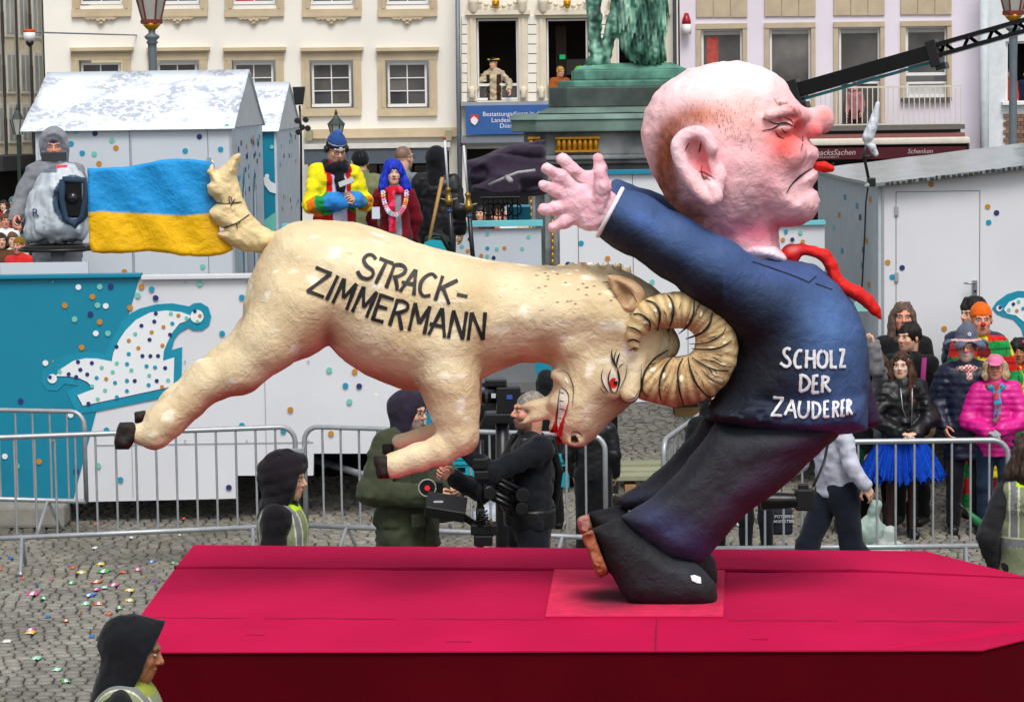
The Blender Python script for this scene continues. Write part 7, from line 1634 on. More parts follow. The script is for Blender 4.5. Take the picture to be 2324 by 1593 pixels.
p9 = Person('man in an olive green jacket and black knit cap seen from behind on the stage', 817, 344, 26.3, yaw=200, floor=1.55); p9.top(hx('#6f7553'), hem=.78, bulk=.06, puff=.16, collar=.08); p9.trousers(hx('#243a4e')); p9.shoes(); p9.beanie(blk); p9.hair(hx('#2a221c'))
p10 = Person('balding man with glasses turned away behind the blue wig', 914, 333, 26.6, yaw=140, floor=1.55, buzz=hx('#4a382c'), beard=hx('#5a483c'), bw=.5); p10.top(hx('#6f757c'), hem=.8, bulk=.03); p10.trousers(blk); p10.shoes(); p10.glasses()
def redtag(V, C): C = C.copy(); d, t = p11.armt(V); C[(np.abs(V[:, 2]-1.28) < .012) & (np.abs(V[:, 0]+.2) < .012)] = hx('#b01c22'); return C
p11 = Person('man all in black with his hood up, back turned, beside the two antenna masts', 990, 337, 25.9, yaw=165, floor=1.55, handa='relax'); p11.top(blk, hem=.8, bulk=.045, mt=SHELL, fold=.01); p11.trousers(hx('#0f1013')); p11.shoes(); p11.hood(hx('#14151a'), size=-.004, neck=True)
# ---- spectators at the right
G1 = None
p12 = Person('woman in blue tutu and black leather jacket leaning her hands on the barrier', 2046, 801, 21.9, yaw=6, hy=-22, sex='f', skin='pale', lip=hx('#a5555a'), h=.012, legs=hx('#3a2522'), brow=hx('#241812'), ela=(-.28, -.05, 1.14), wra=(-.07, -.24, 1.02), elb=(.28, -.05, 1.14), wrb=(.07, -.24, 1.02), hda=(.7, -.5, -.1), hdb=(-.7, -.5, -.1), hua=(0, 0, 1), hub=(0, 0, 1),
             paint=[(0, .062, .022, .010, hx('#9fc6c8'), .8), (.04, -.022, .014, .004, hx('#cfe6e6'), .8), (-.04, -.022, .014, .004, hx('#cfe6e6'), .8)])
p12.top(hx('#121316'), hem=.9, bulk=.05, mt=SHELL, fold=.012, puff=.13, collar=.07, fn=lambda V, C: np.where(((np.abs(V[:, 0]) < .045) & (V[:, 2] > 1.15) & (V[:, 1] < 0))[:, None], np.array(hx('#0b0b0d'))[None], C)); p12.hair(hx('#4a2f20'), 'long', len_=-.42, vol=.004, tex=.011, fr=.072); p12.shoes(blk, high=.18)
b = MB(); b.tube([(.05, -.205, 1.44), (.045, -.215, 1.25), (.04, -.2, .92)], .005, 6); b.tube([(-.06, -.2, 1.44), (-.045, -.215, 1.25), (.0, -.21, 1.14)], .005, 6); p12.part('zip', b, mat('zip_silver', '#a8a8a8', rough=.3, metal=.8))['kind'] = 'stuff'
F = Field((-.35, -.35, .55), (.35, .35, .95), .02)
def tutu(p, col, z0, z1, r0, r1, seed, mt):
    v = []; f = []; c = []; n = 240; q = random.Random(seed)
    for L_ in range(5):
        base = len(v); k0 = L_*.012; rr1 = r1*(1-.07*L_); jz = [q.uniform(-.045, .045) for _ in range(n)]; jr = [q.uniform(.9, 1.09) for _ in range(n)]
        for j in range(5):
            t = j/4
            for i in range(n):
                a = 2*math.pi*i/n; r_ = r0+(rr1*jr[i]-r0)*(t**.75)+.022*t*math.sin(a*30+L_*2); z = z1+(z0+jz[i]*t-z1+.03*L_)*t+.02*math.sin(math.pi*t)
                v.append((r_*math.cos(a), r_*.82*math.sin(a), z)); c.append(np.array(col)*(1+.3*math.sin(a*30+L_*2))*(1-.1*L_))
        for j in range(4):
            for i in range(n): a = base+j*n; f.append((a+i, a+(i+1) % n, a+n+(i+1) % n, a+n+i))
    return p.add('tutu', np.array(v), np.array(f), np.array(c), mt)
TULLE = vmat('tulle', rough=.85, bump=.8, bscale=60, dist=.02, spec=.1, stretch=(1, 1, .05), var=.3, vscale=50)
tutu(p12, hx('#0c3ea8'), .58, .98, .15, .385, 2, TULLE)
q = random.Random(31); b = MB()
for i in range(70):
    a = q.uniform(0, 2*math.pi); c = vec((.09*math.cos(a), .02+.1*math.sin(a), .07+q.uniform(-.015, .02))); d = vec((math.cos(a)*.3+q.uniform(-.4, .4), math.sin(a)*.3, q.uniform(.1, .9))); d /= np.linalg.norm(d); b.tube([c, c+d*q.uniform(.02, .045)], [.004, .0005], 4)
p12.part('tinsel_wreath', b, mat('green_tinsel', '#1d4a44', rough=.3, metal=.4), head=True)['kind'] = 'stuff'
p13 = Person('long haired man in a dark coat standing behind the others near the hut door', 2050, 688, 23.3, yaw=8, hy=-14, skin='red', brow=hx('#3a2a20')); p13.top(hx('#1a1a1d'), hem=.7, bulk=.03); p13.trousers(blk); p13.shoes(); p13.hair(hx('#5a483c'), 'long', len_=-.25, fr=.078, vol=.0, tex=.01); p13.scarf(hx('#4a3e3a'), r_=.03)
p14 = Person('dark haired man with a magenta rucksack strap behind the tutu woman', 2066, 735, 22.6, yaw=-25, hy=-25, skin='fair', brow=hx('#171210'), beard=hx('#5f463a'), bw=.35); p14.top(hx('#141416'), hem=.8, bulk=.03); p14.trousers(blk); p14.shoes(); p14.hair(hx('#15110f'), 'short', fr=.03, vol=.006, tex=.01)
b = MB(); b.tube([(.17, -.13, 1.1), (.155, -.15, 1.3), (.14, -.06, 1.46), (.14, .06, 1.45)], .026, 6, flat=.35); p14.part('rucksack_strap', b, mat('magenta_strap', '#8a2566', rough=.8))
def vich(V, C): C = C.copy(); s_ = (np.floor(V[:, 0]*55)+np.floor(V[:, 2]*55)) % 2; C[s_ > 0] = hx('#b8242c'); return C
p15 = Person('grey bearded man in a felt bucket hat with a daisy and navy quilted coat', 2194, 757, 22.1, yaw=-6, hy=-8, skin='red', beard=hx('#b5aaa2'), bw=.8, ela=(-.27, .0, 1.14), wra=(-.2, -.1, .95), elb=(.27, 0, 1.14), wrb=(.2, -.1, .95), paint=[(.045, -.02, .016, .016, hx('#b8302a'), .8)]); p15.top(hx('#171c33'), hem=.66, bulk=.045, puff=.065, mt=SHELL, fold=.008, collar=.05); p15.trousers(hx('#14161c')); p15.shoes(); p15.glasses('#5a4a40'); p15.scarf(hx('#d8ccc8'), fn=vich, r_=.03, tail=[(0, -.1, -.02), (.02, -.13, -.09)])
F = p15.hfield((-.2, -.2, -.05), (.2, .22, .26)); F.chain([(0, .015, .04), (0, .02, .12), (.01, .02, .185)], [.098, .08, .03], .03); B_ = p15.hfield((-.2, -.2, -.05), (.2, .22, .26)); B_.ell((0, .01, .022), (.178, .172, .05)); B_.ell((0, .01, .006), (.19, .184, .05), op='s'); F.f = np.minimum(F.f, B_.f); F.disp(lambda P: .016*np.sin(np.arctan2(P[:, 0], P[:, 1])*5)*np.clip((np.hypot(P[:, 0], P[:, 1])-.08)*12, 0, 1)+.003*vnoise(P, 40, 2))
def bnd(V, C): C = C.copy(); r_ = np.hypot(V[:, 0], V[:, 1]); m_ = (np.abs(V[:, 2]-.066) < .009) & (r_ < .125); s_ = np.sin(np.arctan2(V[:, 0], V[:, 1])*40+V[:, 2]*200) > 0; C[m_ & s_] = hx('#c0392f'); C[m_ & ~s_] = hx('#e0dcd8'); return C
p15.put('felt_hat', F, hx('#5a6070'), CLOTH, bnd); b = MB()
for k in range(7): a = k*.9; b.ell((.03+.011*math.cos(a), -.082, .115+.011*math.sin(a)), (.006, .004, .006), 6, 4)
p15.part('daisy', b, mat('petal_white', '#e6e6e6'), head=True)['kind'] = 'stuff'
def patchw(V, C):
    C = C.copy(); i = np.floor((V[:, 0]+V[:, 1]*.3)*9+50).astype(int); j = np.floor(V[:, 2]*8+.3).astype(int); P = [hx('#c4201c'), hx('#dfc51c'), hx('#14803a'), hx('#b81a1a'), hx('#e8d02a'), hx('#1c9147'), hx('#6a1418')]
    for n in range(7): C[(i*3+j*5) % 7 == n] = P[n]
    u, v = ((V[:, 0]+V[:, 1]*.3)*9) % 1, (V[:, 2]*8+.3) % 1; C[(np.abs(u-.5) < .03) | (np.abs(v-.5) < .03)] *= .35; return C
p16 = Person('clown in orange beanie with red ball nose and patchwork jacket', 2226, 694, 22.9, yaw=15, hy=-16, skin='red', elb=(.3, .0, 1.14)); p16.top(hx('#c4201c'), hem=.72, bulk=.05, fn=patchw, collar=.03); p16.trousers(hx('#14803a'), fn=patchw); p16.shoes(); p16.beanie(hx('#e0641a'), tall=.012, zc=.03)
b = MB(); b.ell((0, -.112, -.022), (.020, .019, .020), 12, 8); p16.part('clown_nose', b, mat('red_foam', '#c8202c', rough=.9), head=True)
p17 = Person('dark haired person in blue parka with tan fur collar behind the clown', 2212, 682, 23.5, yaw=-30, hy=-30); p17.top(hx('#16263f'), hem=.75, bulk=.045, puff=.1, mt=SHELL); p17.trousers(blk); p17.shoes(); p17.hair(hx('#120f0e'), 'short', fr=.03, vol=.016, tex=.016)
F = Field((-.25, -.25, 1.3), (.25, .25, 1.62), .011); F.chain([p17.L((.13*math.cos(a), .13*math.sin(a), 1.46)) for a in [2*math.pi*i/10 for i in range(11)]], [.036]*11); F.disp(lambda P: .016*vnoise(P, 70, 3)); V, Fc = F.net(); p17.add('fur_collar', V, Fc, np.tile(np.array(hx('#7a6248')), (len(V), 1)), HAIRM)
p18 = Person('older woman in bright pink quilted jacket and pink baseball cap with grey gloves', 2260, 806, 21.95, yaw=-8, hy=-6, sex='f', skin='red', glove=hx('#8f9499'), h=.012, brow=hx('#8a6a50'), ela=(-.27, -.05, 1.12), wra=(-.08, -.24, 1.04), elb=(.27, -.05, 1.12), wrb=(.03, -.25, 1.06), hda=(.6, -.6, -.2), hdb=(-.5, -.5, -.6), hua=(0, 0, 1), hub=(.3, -.5, .8))
p18.top(hx('#cf1a86'), hem=.78, bulk=.05, puff=.058, mt=SHELL, fold=.006, collar=.06); p18.trousers(hx('#1c2e42')); p18.shoes(); p18.hair(hx('#b09878'), 'mid', len_=-.1, fr=.05, tex=.012)
def scf(V, C): C = C.copy(); n = vnoise(V, 22, 5); C[n > .15] = hx('#2fa0c0'); C[n < -.25] = hx('#b8364c'); C[(n > -.1) & (n < 0)] = hx('#b07a2c'); return C
p18.scarf(hx('#7a3f7a'), fn=scf, r_=.038, tail=[(0, -.1, -.03), (.01, -.2, -.14), (.0, -.21, -.32)])
F = p18.hfield((-.11, -.2, -.02), (.11, .13, .15)); F.ell((0, .012, .04), (.084, .102, .085)); F.cut((0, 0, -1), -.035); F.cap((0, -.08, .045), (0, -.135, .035), .06, .05, .008, (1, 1, .12)); p18.put('baseball_cap', F, hx('#d8729a'), CLOTH); p18.glasses('#7a4a4a')
p19 = Person('spectator in grey wool coat holding a pale phone above the crowd beside the suit', 1992, 800, 22.3, yaw=-5, sex='f', skin='fair', elb=(-.02, -.18, 1.62), wrb=(-.05, -.2, 1.84), ela=(-.26, 0, 1.12), handb='grip', handa='relax', shb=(.1, 0, 1.42)); p19.top(hx('#77767a'), hem=.6, bulk=.045, fold=.012, fn=lambda V, C: C*(1+.25*vnoise(V, 60, 4))[:, None], cuffr=.06, name='coat'); p19.trousers(blk); p19.shoes(); p19.hair(hx('#4a3226'), 'mid', len_=-.2)
ph = at(1951, 697, 22.0); b = MB(); b.box(ph.x-.045, ph.x+.075, 22.0, 22.012, ph.z-.04, ph.z+.045); o = b.build('phone', mat('phone_mint', '#8fc4bf', rough=.4), bevel=.006); tag(o, 'pale mint phone held up above the crowd at the edge of the suit', 'phone')
b = MB(); b.lathe((ph.x+.055, 21.997, ph.z+.02), [(.008, -.003), (.008, .003)], 12, 'y'); b.lathe((ph.x+.035, 21.997, ph.z+.02), [(.008, -.003), (.008, .003)], 12, 'y'); b.build('camera_lens', mat('black_plastic', '#1a1a1c'), o)
p20 = Person('woman with dark curls and pink flower at the right edge behind the pink jacket', 2312, 772, 23.2, yaw=-10, sex='f', skin='tan'); p20.top(hx('#2a3a52'), hem=.7, bulk=.03, fn=patchw); p20.trousers(blk); p20.shoes(); p20.hair(hx('#140f10'), 'mid', len_=-.12, vol=.014, tex=.014); b = MB(); b.ell((.05, -.05, .1), (.022, .015, .022), 8, 6); p20.part('flower_clip', b, mat('flower_pink', '#d8307a'), head=True)
p21 = Person('person in dark green tutu half hidden behind the suit coat tail', 1925, 860, 22.2, yaw=0, sex='f', legs=hx('#2a1f1c'), handa='relax'); p21.top(blk, hem=.9, bulk=.03); tutu(p21, hx('#0e4a30'), .58, .98, .15, .34, 7, TULLE); p21.shoes(); p21.hair(hx('#3a2a20'), 'mid', len_=-.2)
p22 = Person('photographer in white shirt and dark jeans striding behind the leaning suit legs', 1870, 866, 18.8, yaw=-62, lean=(0, -.12), kna=(-.1, -.2, .5), ana=(-.1, -.28, .1), knb=(.1, .06, .5), anb=(.1, .36, .16), ela=(-.25, -.16, 1.12), wra=(-.1, -.42, 1.05), elb=(.26, -.05, 1.12), wrb=(.28, .05, .98), handa='grip')
p22.top(hx('#b9bccb'), hem=.86, bulk=.03, name='shirt', fold=.012); p22.trousers(hx('#141a26'), bulk=.03); p22.shoes(hx('#1a1a1c')); p22.hair(hx('#2a2420'), 'short')
# ---- dark figures under the ram's head
p23 = Person('crew member in black coat standing behind the cameraman, back turned', 1240, 845, 22.6, yaw=190); p23.top(hx('#131417'), hem=.75, bulk=.05); p23.trousers(blk); p23.shoes(); p23.hood(blk)
p24 = Person('crew member in black work trousers right of the ram s chin'.replace('ram s', 'ram'), 1345, 905, 21.2, yaw=170, elb=(.27, 0, 1.13)); p24.top(hx('#131417'), hem=.85, bulk=.05, mt=SHELL); p24.trousers(hx('#101114'), bulk=.045); p24.shoes(); p24.beanie(blk)
p25 = Person('person in dark jacket and black trousers beside the green jacket man under the stage', 1120, 868, 22.8, yaw=10); p25.top(hx('#0f1012'), hem=.75, bulk=.04); p25.trousers(blk); p25.shoes(); p25.hair(hx('#241c18'))
p26 = Person('dark clothed helper partly hidden behind the rear trouser leg', 1612, 884, 20.9, yaw=30); p26.top(hx('#14161a'), hem=.8, bulk=.04); p26.trousers(blk); p26.shoes(); p26.hood(blk)
p27 = Person('helper in black with blue strap behind the photographer camera', 1715, 892, 20.6, yaw=-15); p27.top(hx('#12141b'), hem=.75, bulk=.04); p27.trousers(hx('#10131c')); p27.shoes(hx('#b0b0b2'))
# ---- at the windows
lace = hx('#b3a58a')
p28 = Person('man in yellow trimmed tricorn hat and ruffled cream shirt leaning on the window rail', 1121, 134, 71.9, yaw=-12, hy=-30, skin='fair', h=.02, H=2.0, floor=at(1121, 134, 71.9).z-2.0, ela=(-.34, -.05, 1.2), wra=(-.40, -.2, 1.0), elb=(.36, -.05, 1.2), wrb=(.42, -.2, 1.0))
p28.top(lace, hem=.8, bulk=.04, name='shirt', fold=.03, fn=lambda V, C: np.where(((np.abs(np.abs(V[:, 0])-.13) < .045) & (V[:, 2] < 1.38) & (V[:, 1] < .0))[:, None], np.array(hx('#3a2418'))[None], C*(1+.25*vnoise(V, 14, 2))[:, None])); p28.trousers(hx('#23403a'))
F = p28.hfield((-.22, -.2, .0), (.22, .2, .16), .009); F.ell((0, .015, .05), (.088, .108, .09)); F.cut((0, 0, -1), -.05); F.cap((-.15, .0, .09), (.0, -.11, .06), .022, None, .01); F.cap((.0, -.11, .06), (.15, 0, .09), .022, None, .01); F.cap((-.15, 0, .09), (.15, .0, .09), .02, None, .02, (1, 2, 1)); p28.put('tricorn_hat', F, hx('#15140f'), CLOTH, lambda V, C: np.where((V[:, 2] > .088)[:, None] & (np.hypot(V[:, 0], V[:, 1]) > .09)[:, None], np.array(hx('#c9b62a'))[None], C))
p29 = Person('blond person with glasses in rust brown jacket leaning out of the second window', 1270, 152, 71.8, yaw=14, hy=20, hp=10, skin='fair', h=.02, H=1.95, floor=at(1270, 152, 71.8).z-1.95, ela=(-.24, -.1, 1.22), wra=(.0, -.28, 1.24), elb=(.24, -.1, 1.22), wrb=(.05, -.3, 1.22)); p29.top(hx('#8a4a1c'), hem=.8, bulk=.04); p29.trousers(hx('#5c1a22')); p29.hair(hx('#a8843c'), 'short', vol=.004); p29.glasses()
p30 = Person('person in shaggy lime green and red fancy dress hat low behind the bronze step', 1316, 153, 72.0, yaw=0, H=1.7, floor=at(1316, 153, 72).z-1.7, h=.02); p30.top(hx('#6a1a1c'), hem=.8, bulk=.03); F = p30.hfield((-.16, -.16, .0), (.16, .16, .2), .009); F.ell((0, .015, .06), (.12, .12, .08)); F.disp(lambda P: .03*vnoise(P, 30, 3)); p30.put('fancy_hat', F, hx('#5fc020'), CLOTH)
p31 = Person('person in orange red jumper at the window of the white house on the right', 2290, 158, 72.1, H=1.7, floor=at(2290, 158, 72).z-1.7, h=.02); p31.top(hx('#c8381c'), hem=.8, bulk=.03); p31.hair(hx('#3a2a20'))
p32 = Person('person in navy jumper beside the orange one at the right edge window', 2330, 160, 72.1, H=1.7, floor=at(2330, 160, 72).z-1.7, h=.02); p32.top(hx('#182038'), hem=.8, bulk=.03); p32.hair(hx('#241c18'))
p33 = Person('person in pink jacket standing on the balcony behind the railing', 1940, 185, 71.85, H=1.7, yaw=-20, floor=at(1940, 185, 71.4).z-1.72, h=.02, sex='f'); p33.top(hx('#a06a70'), hem=.7, bulk=.03); p33.trousers(hx('#4a1a2a')); p33.hair(hx('#7a2a5a'), 'mid', len_=-.15)
# ---- far crowd at the left edge
q = random.Random(50); cl = ['#a31c1c', '#c9c9c9', '#3a4a6a', '#7a5c1c', '#2a2a2c', '#6a2f4a', '#3f6a6a', '#b0623a', '#d0c8b0', '#5a3a2a', '#c22a2a', '#e0e0e4']
wd = ['red', 'white', 'slate blue', 'mustard', 'black', 'plum', 'teal', 'terracotta', 'cream', 'brown', 'scarlet', 'pale']
for i, (x, y, Y, nm) in enumerate(((8, 455, 58, 'topmost at the edge'), (30, 448, 57, 'in the top row of the crowd'), (52, 462, 56, 'right of the top row beside the operator sleeve'), (20, 478, 52, 'in the second row'), (42, 476, 51, 'in the second row with dark cap'), (4, 492, 49, 'half cut by the edge in the second row'), (34, 498, 47, 'in the third row by the grey poncho'),
                                   (14, 510, 45, 'in the third row near the edge'), (28, 528, 42, 'turned sideways in the front rows'), (2, 530, 41, 'at the very edge in the front rows'), (44, 540, 40, 'lowest beside the camera cover'), (10, 486, 43, 'with bright hat in the middle of the crowd'))):
    p = Person('distant parade goer in %s jacket %s' % (wd[i], nm), x, y, Y, yaw=q.uniform(-60, 60), H=1.72+q.uniform(-.08, .08), floor=max(0, at(x, y, Y).z-1.78), h=.022, group='parade goers crowded far away at the left edge', skin=q.choice(['fair', 'red', 'pale']))
    p.t.location.z = at(x, y, Y).z-p.H; p.top(hx(cl[i]), hem=.75, bulk=.04); p.trousers(hx('#1c1e26'))
    if i % 3 == 0: p.hair(hx('#2a201a'), 'mid', len_=-.1)
    elif i % 3 == 1: p.beanie(hx(cl[(i+5) % 12]))
    else: p.hair(hx('#5a4028'))
# heads beyond the parapet
for i, (x, y, c, l_) in enumerate(((1092, 470, '#4a1a14', 'dark red'), (1126, 476, '#b0653a', 'rust'), (1150, 470, '#d8d8dc', 'white'), (1183, 472, '#c9b49a', 'sand'), (1060, 480, '#6a3a3a', 'maroon'))):
    p = Person('parade goer in %s top seen just above the rear parapet' % l_, x, y, 44, yaw=q.uniform(-50, 50), H=1.7, floor=at(x, y, 44).z-1.7, h=.022, group='parade goers beyond the rear parapet'); p.top(hx(c), hem=.8, bulk=.03); p.hair(hx(['#1c1512', '#5a3a24', '#8a8680', '#3a261a', '#2a1a14'][i]))
# ================================================================== GEAR AND SMALL THINGS
bp_ = mat('black_plastic', '#1a1a1c', rough=.35); bk2 = mat('black_anodised', '#121214', rough=.3, metal=.3)
# bronze horse legs and tail on the pedestal
YFk, SFk = YF, SF; YF = 37.2; SF = FP/YF
BRZ = vmat('verdigris_bronze', rough=.55, bump=.5, bscale=6, dist=.03, spec=.5, var=.3, vscale=5)
def brzc(u, w, v):
    P = np.stack([u, w, v], -1); n = vnoise(P*np.array([1.6, 1, .45]), .05, 4)+.6*vnoise(P, .14, 5); C = np.tile(np.array(hx('#4c7f6c')), (len(u), 1)); C = lerpc(C, hx('#98c0aa'), np.clip(n*1.4, 0, 1)*.8); C = lerpc(C, hx('#14302b'), np.clip(-n*1.6, 0, 1)*.85); return C
F_ = Field((1320, -60, -165), (1450, 60, 60), 2.6)
F_.chain([(1350, 0, 60), (1348, 0, 0), (1350, 0, -60), (1352, 0, -110), (1358, 0, -135)], [26, 18, 14, 15, 20], 6); F_.cap((1340, 0, -140), (1378, 0, -142), 12, 10, 6); F_.ell((1350, 0, -40), (18, 18, 16), 5)
F_.chain([(1412, 20, 50), (1408, 18, -10), (1392, 12, -60), (1378, 8, -100), (1372, 6, -130)], [28, 20, 16, 14, 16], 6); F_.ell((1398, 14, -42), (20, 18, 18), 5)
F_.disp(lambda P: 2.5*vnoise(P, .08, 2)+1.5*vnoise(P, .2, 3)); fig_mesh('horse_leg', F_, brzc, Mn, BRZ)
F_ = Field((1385, -80, -170), (1535, 80, 70), 2.6)
F_.infl([(1402, 60), (1402, 0), (1400, -40), (1402, -80), (1412, -110), (1424, -128), (1446, -146), (1470, -150), (1500, -146), (1510, -135), (1506, -100), (1514, -60), (1512, 0), (1508, 60)], 0, 46, 0, Rr=40)
def tailf(P): return 4.2*np.sin(P[:, 0]*.32+2.2*np.sin(P[:, 2]*.045)+P[:, 1]*.2)+2*np.sin(P[:, 0]*.7+P[:, 2]*.08)+2.5*vnoise(P*np.array([1, 1, .3]), .1, 4)
F_.disp(tailf, 14); fig_mesh('horse_tail', F_, brzc, Mn, BRZ, it=1)
YF, SF = YFk, SFk
# jib crane arm
JA, JB = at(1786, 212, 20.5), at(2470, 18, 19.6); d = (JB-JA); Lj = d.length; dn = d.normalized(); side = dn.cross(Vector((0, 0, 1))).normalized(); upj = side.cross(dn).normalized()
MJ = Matrix.Translation(JA) @ Matrix(((dn.x, side.x, upj.x, 0), (dn.y, side.y, upj.y, 0), (dn.z, side.z, upj.z, 0), (0, 0, 0, 1)))
jib = empty('camera_crane', JA, 'black camera crane arm rising to the upper right behind the bald head', 'camera crane')
Lp = lambda f: Lj*f
b = MB(); b.box(0, Lp(.50), -.05, .05, -.055, .055, MJ); b.build('arm_segment', bk2, jib, bevel=.004)
b = MB(); b.box(0, Lp(.50), -.052, -.03, -.085, -.062, MJ); b.build('teal_cable', mat('light_teal', '#4fb0bd'), jib)
for z in (-.055, .025): b = MB(); b.box(Lp(.50), Lp(1), -.05, .05, z, z+.032, MJ); b.build('truss_chord', bk2, jib)
for k in range(11):
    x = Lp(.51)+k*.19; b = MB(); b.tube([MJ @ Vector((x, -.04, -.035)), MJ @ Vector((x+.06, -.04, .04))], .014, 5); b.tube([MJ @ Vector((x+.06, -.04, .04)), MJ @ Vector((x+.12, -.04, -.035))], .014, 5); b.build('truss_brace', bk2, jib)
for f_ in (.035, .505, .96): b = MB(); b.box(Lp(f_)-.05, Lp(f_)+.03, -.07, .07, -.12, .085, MJ); b.box(Lp(f_)-.02, Lp(f_)+.06, -.06, .06, -.15, -.1, MJ); b.build('coupling_block', bp_, jib, bevel=.006); b = MB(); b.box(Lp(f_)-.012, Lp(f_)+.012, -.078, -.07, -.03, .03, MJ); b.build('latch', mat('bare_metal', '#9a9a9a', rough=.3, metal=.8), jib)
for i in range(14): b = MB(); p = MJ @ Vector((Lp(.07)+i*Lp(.031), -.052, .035 if i % 2 else -.035)); b.ell(p, (.006, .004, .006), 6, 4); b.build('rivet', mat('bare_metal', '#9a9a9a'), jib, smooth=True)
b = MB(); b.box(Lp(.405), Lp(.435), -.054, -.05, -.0, .022, MJ); b.build('maker_plate', mat('plate_red', '#7a2a2a'), jib); b = MB(); b.box(Lp(.10), Lp(.115), -.054, -.05, -.01, .03, MJ); b.build('square_port', mat('grey_port', '#6f6f72'), jib)
# antenna masts, broom
def mast(x0, y0, x1, y1, Y, label):
    A_, B_ = at(x0, y0, Y), at(x1, y1, Y); t = empty('antenna_mast', B_, label, 'antenna mast', 'white tipped antenna masts on the stage'); B2 = B_+(B_-A_)*.25; dv = B2-A_
    f = lambda t_: A_+dv*t_
    b = MB(); b.tube([f(0), f(.34)], .011, 8); b.build('white_rod', mat('rod_white', '#c9ccd2', rough=.4), t, smooth=True); b = MB(); b.tube([f(-.012), f(.005)], .014, 8); b.build('red_tip', mat('tip_red', '#a31c1c'), t, smooth=True)
    b = MB(); b.tube([f(.34), f(.36), f(.37), f(.42), f(.425), f(.47)], [.018, .03, .02, .03, .045, .03], 10); b.build('brass_base', mat('brass', '#8f7434', rough=.35, metal=.7), t, smooth=True)
    b = MB(); c = f(.435)
    for dx, dy in ((.08, 0), (-.08, 0), (.0, .06)): b.tube([c, c+Vector((dx, dy, .02))], .006, 6)
    b.build('clamp_screw', mat('bare_metal', '#9a9a9a'), t, smooth=True)['kind'] = 'stuff'; b = MB(); b.tube([f(.47), f(1)], .022, 10); b.build('black_pole', bp_, t, smooth=True); b = MB(); b.tube([f(.50), f(.515)], .026, 10); b.build('blue_tape', mat('tape_blue', '#2a4a8a'), t, smooth=True)
mast(1009, 316, 1027, 572, 25.0, 'left one of the two white tipped antenna masts on brass bases'); mast(1052, 328, 1073, 584, 25.0, 'right one of the two white tipped antenna masts on brass bases')
t = empty('broom', at(975, 548, 24.9), 'wooden broom stick leaning beside the turquoise dustpan', 'broom'); b = MB(); b.tube([at(1004, 403, 25.0), at(972, 556, 24.9)], .017, 8); b.build('stick', mat('pale_wood', '#a8844c', rough=.7), t, smooth=True); b = MB(); p = at(971, 560, 24.9); b.box(p.x-.14, p.x+.14, p.y-.03, p.y+.03, p.z-.06, p.z); b.build('brush_head', mat('black_bristle', '#1d1c1b', rough=.9), t)
o = poly_px('dustpan', [(962, 553), (976, 547), (1000, 549), (1012, 570), (985, 568), (962, 562)], 24.7, .25, mat('teal_plastic', '#1397a8', rough=.4), None); tag(o, 'turquoise plastic dustpan behind the ram back', 'dustpan')
b = MB(); pts = [(965, 555), (968, 540), (985, 532), (1003, 536), (1012, 560)]; b.tube([at(x, y, 25.2) for x, y in pts], .02, 8); b.tube([at(x+5, y+8, 25.3) for x, y in pts], .02, 8); o = b.build('hose', mat('dark_green_hose', '#1d2e26', rough=.5), smooth=True); tag(o, 'coiled dark green hose behind the turquoise dustpan', 'hose')
# dark cover over the tent
YFk, SFk = YF, SF; YF = 29.0; SF = FP/YF
cov = empty('covered_equipment', at(1130, 450, 29), 'large equipment under a wrinkled dark purple cover beside the monument', 'covered equipment')
F_ = Field((1050, -120, -455), (1250, 120, -310), 3); F_.infl(N([(1060, 366), (1100, 350), (1150, 332), (1190, 322), (1240, 318), (1244, 440), (1200, 446), (1120, 447), (1070, 440), (1058, 410)]), 0, 90, 0, Rr=14)
F_.disp(lambda P: 9*(.4-np.abs(vnoise(P*np.array([.35, .6, 1.]), .035, 3)))+1.*vnoise(P, .06, 5), 14); fig_mesh('cover', F_, lambda u, w, v: np.tile(np.array(hx('#342a3a')), (len(u), 1)), cov, CLOTH)
YF, SF = YFk, SFk
b = MB(); b.tube([at(1110, 420, 28.3), at(1150, 402, 28.2), at(1175, 392, 28.2), at(1215, 387, 28.2)], .018, 6); b.tube([at(1150, 402, 28.2), at(1160, 412, 28.1)], .03, 6); b.build('support_rod', mat('bare_metal', '#9a9a9a'), cov, smooth=True)
b = MB(); pb(b, 1090, 448, 1180, 452, 29.5, .1)
for k in range(8): pb(b, 1096+k*11, 452, 1099+k*11, 500, 29.5, .04)
for k in range(4): p = at(1110+k*20, 476, 29.45); b.tube([p+Vector((.07*math.cos(a), 0, .07*math.sin(a))) for a in [i*.63 for i in range(11)]], .01, 5)
o = b.build('iron_railing', bp_); tag(o, 'ornamental black iron railing below the dark cover', 'railing', kind='stuff')
# work light on pole by the huts
t = empty('work_light', at(680, 500, 28), 'black floodlight head on thin pole right of the printed huts', 'work light'); b = MB(); b.tube([at(684, 505, 28), at(683, 300, 28), at(680, 240, 28)], .012, 6); b.build('pole', bp_, t, smooth=True)
b = MB(); b.prism([(at(x, y, 28).x, at(x, y, 28).z) for x, y in ((664, 198), (692, 197), (687, 238), (670, 239))], 27.95, 28.1); b.build('lamp_head', bp_, t, bevel=.01)
b = MB(); p = at(686, 283, 28)
for i, (dx, dz) in enumerate(((-.05, .04), (.04, .05), (.0, -.03), (.06, -.04), (-.04, -.08))): b.lathe(p+Vector((dx, -.05, dz)), [(.03, -.03), (.034, .03)], 8, 'y')
b.build('cable_bundle', bp_, t)['kind'] = 'stuff'
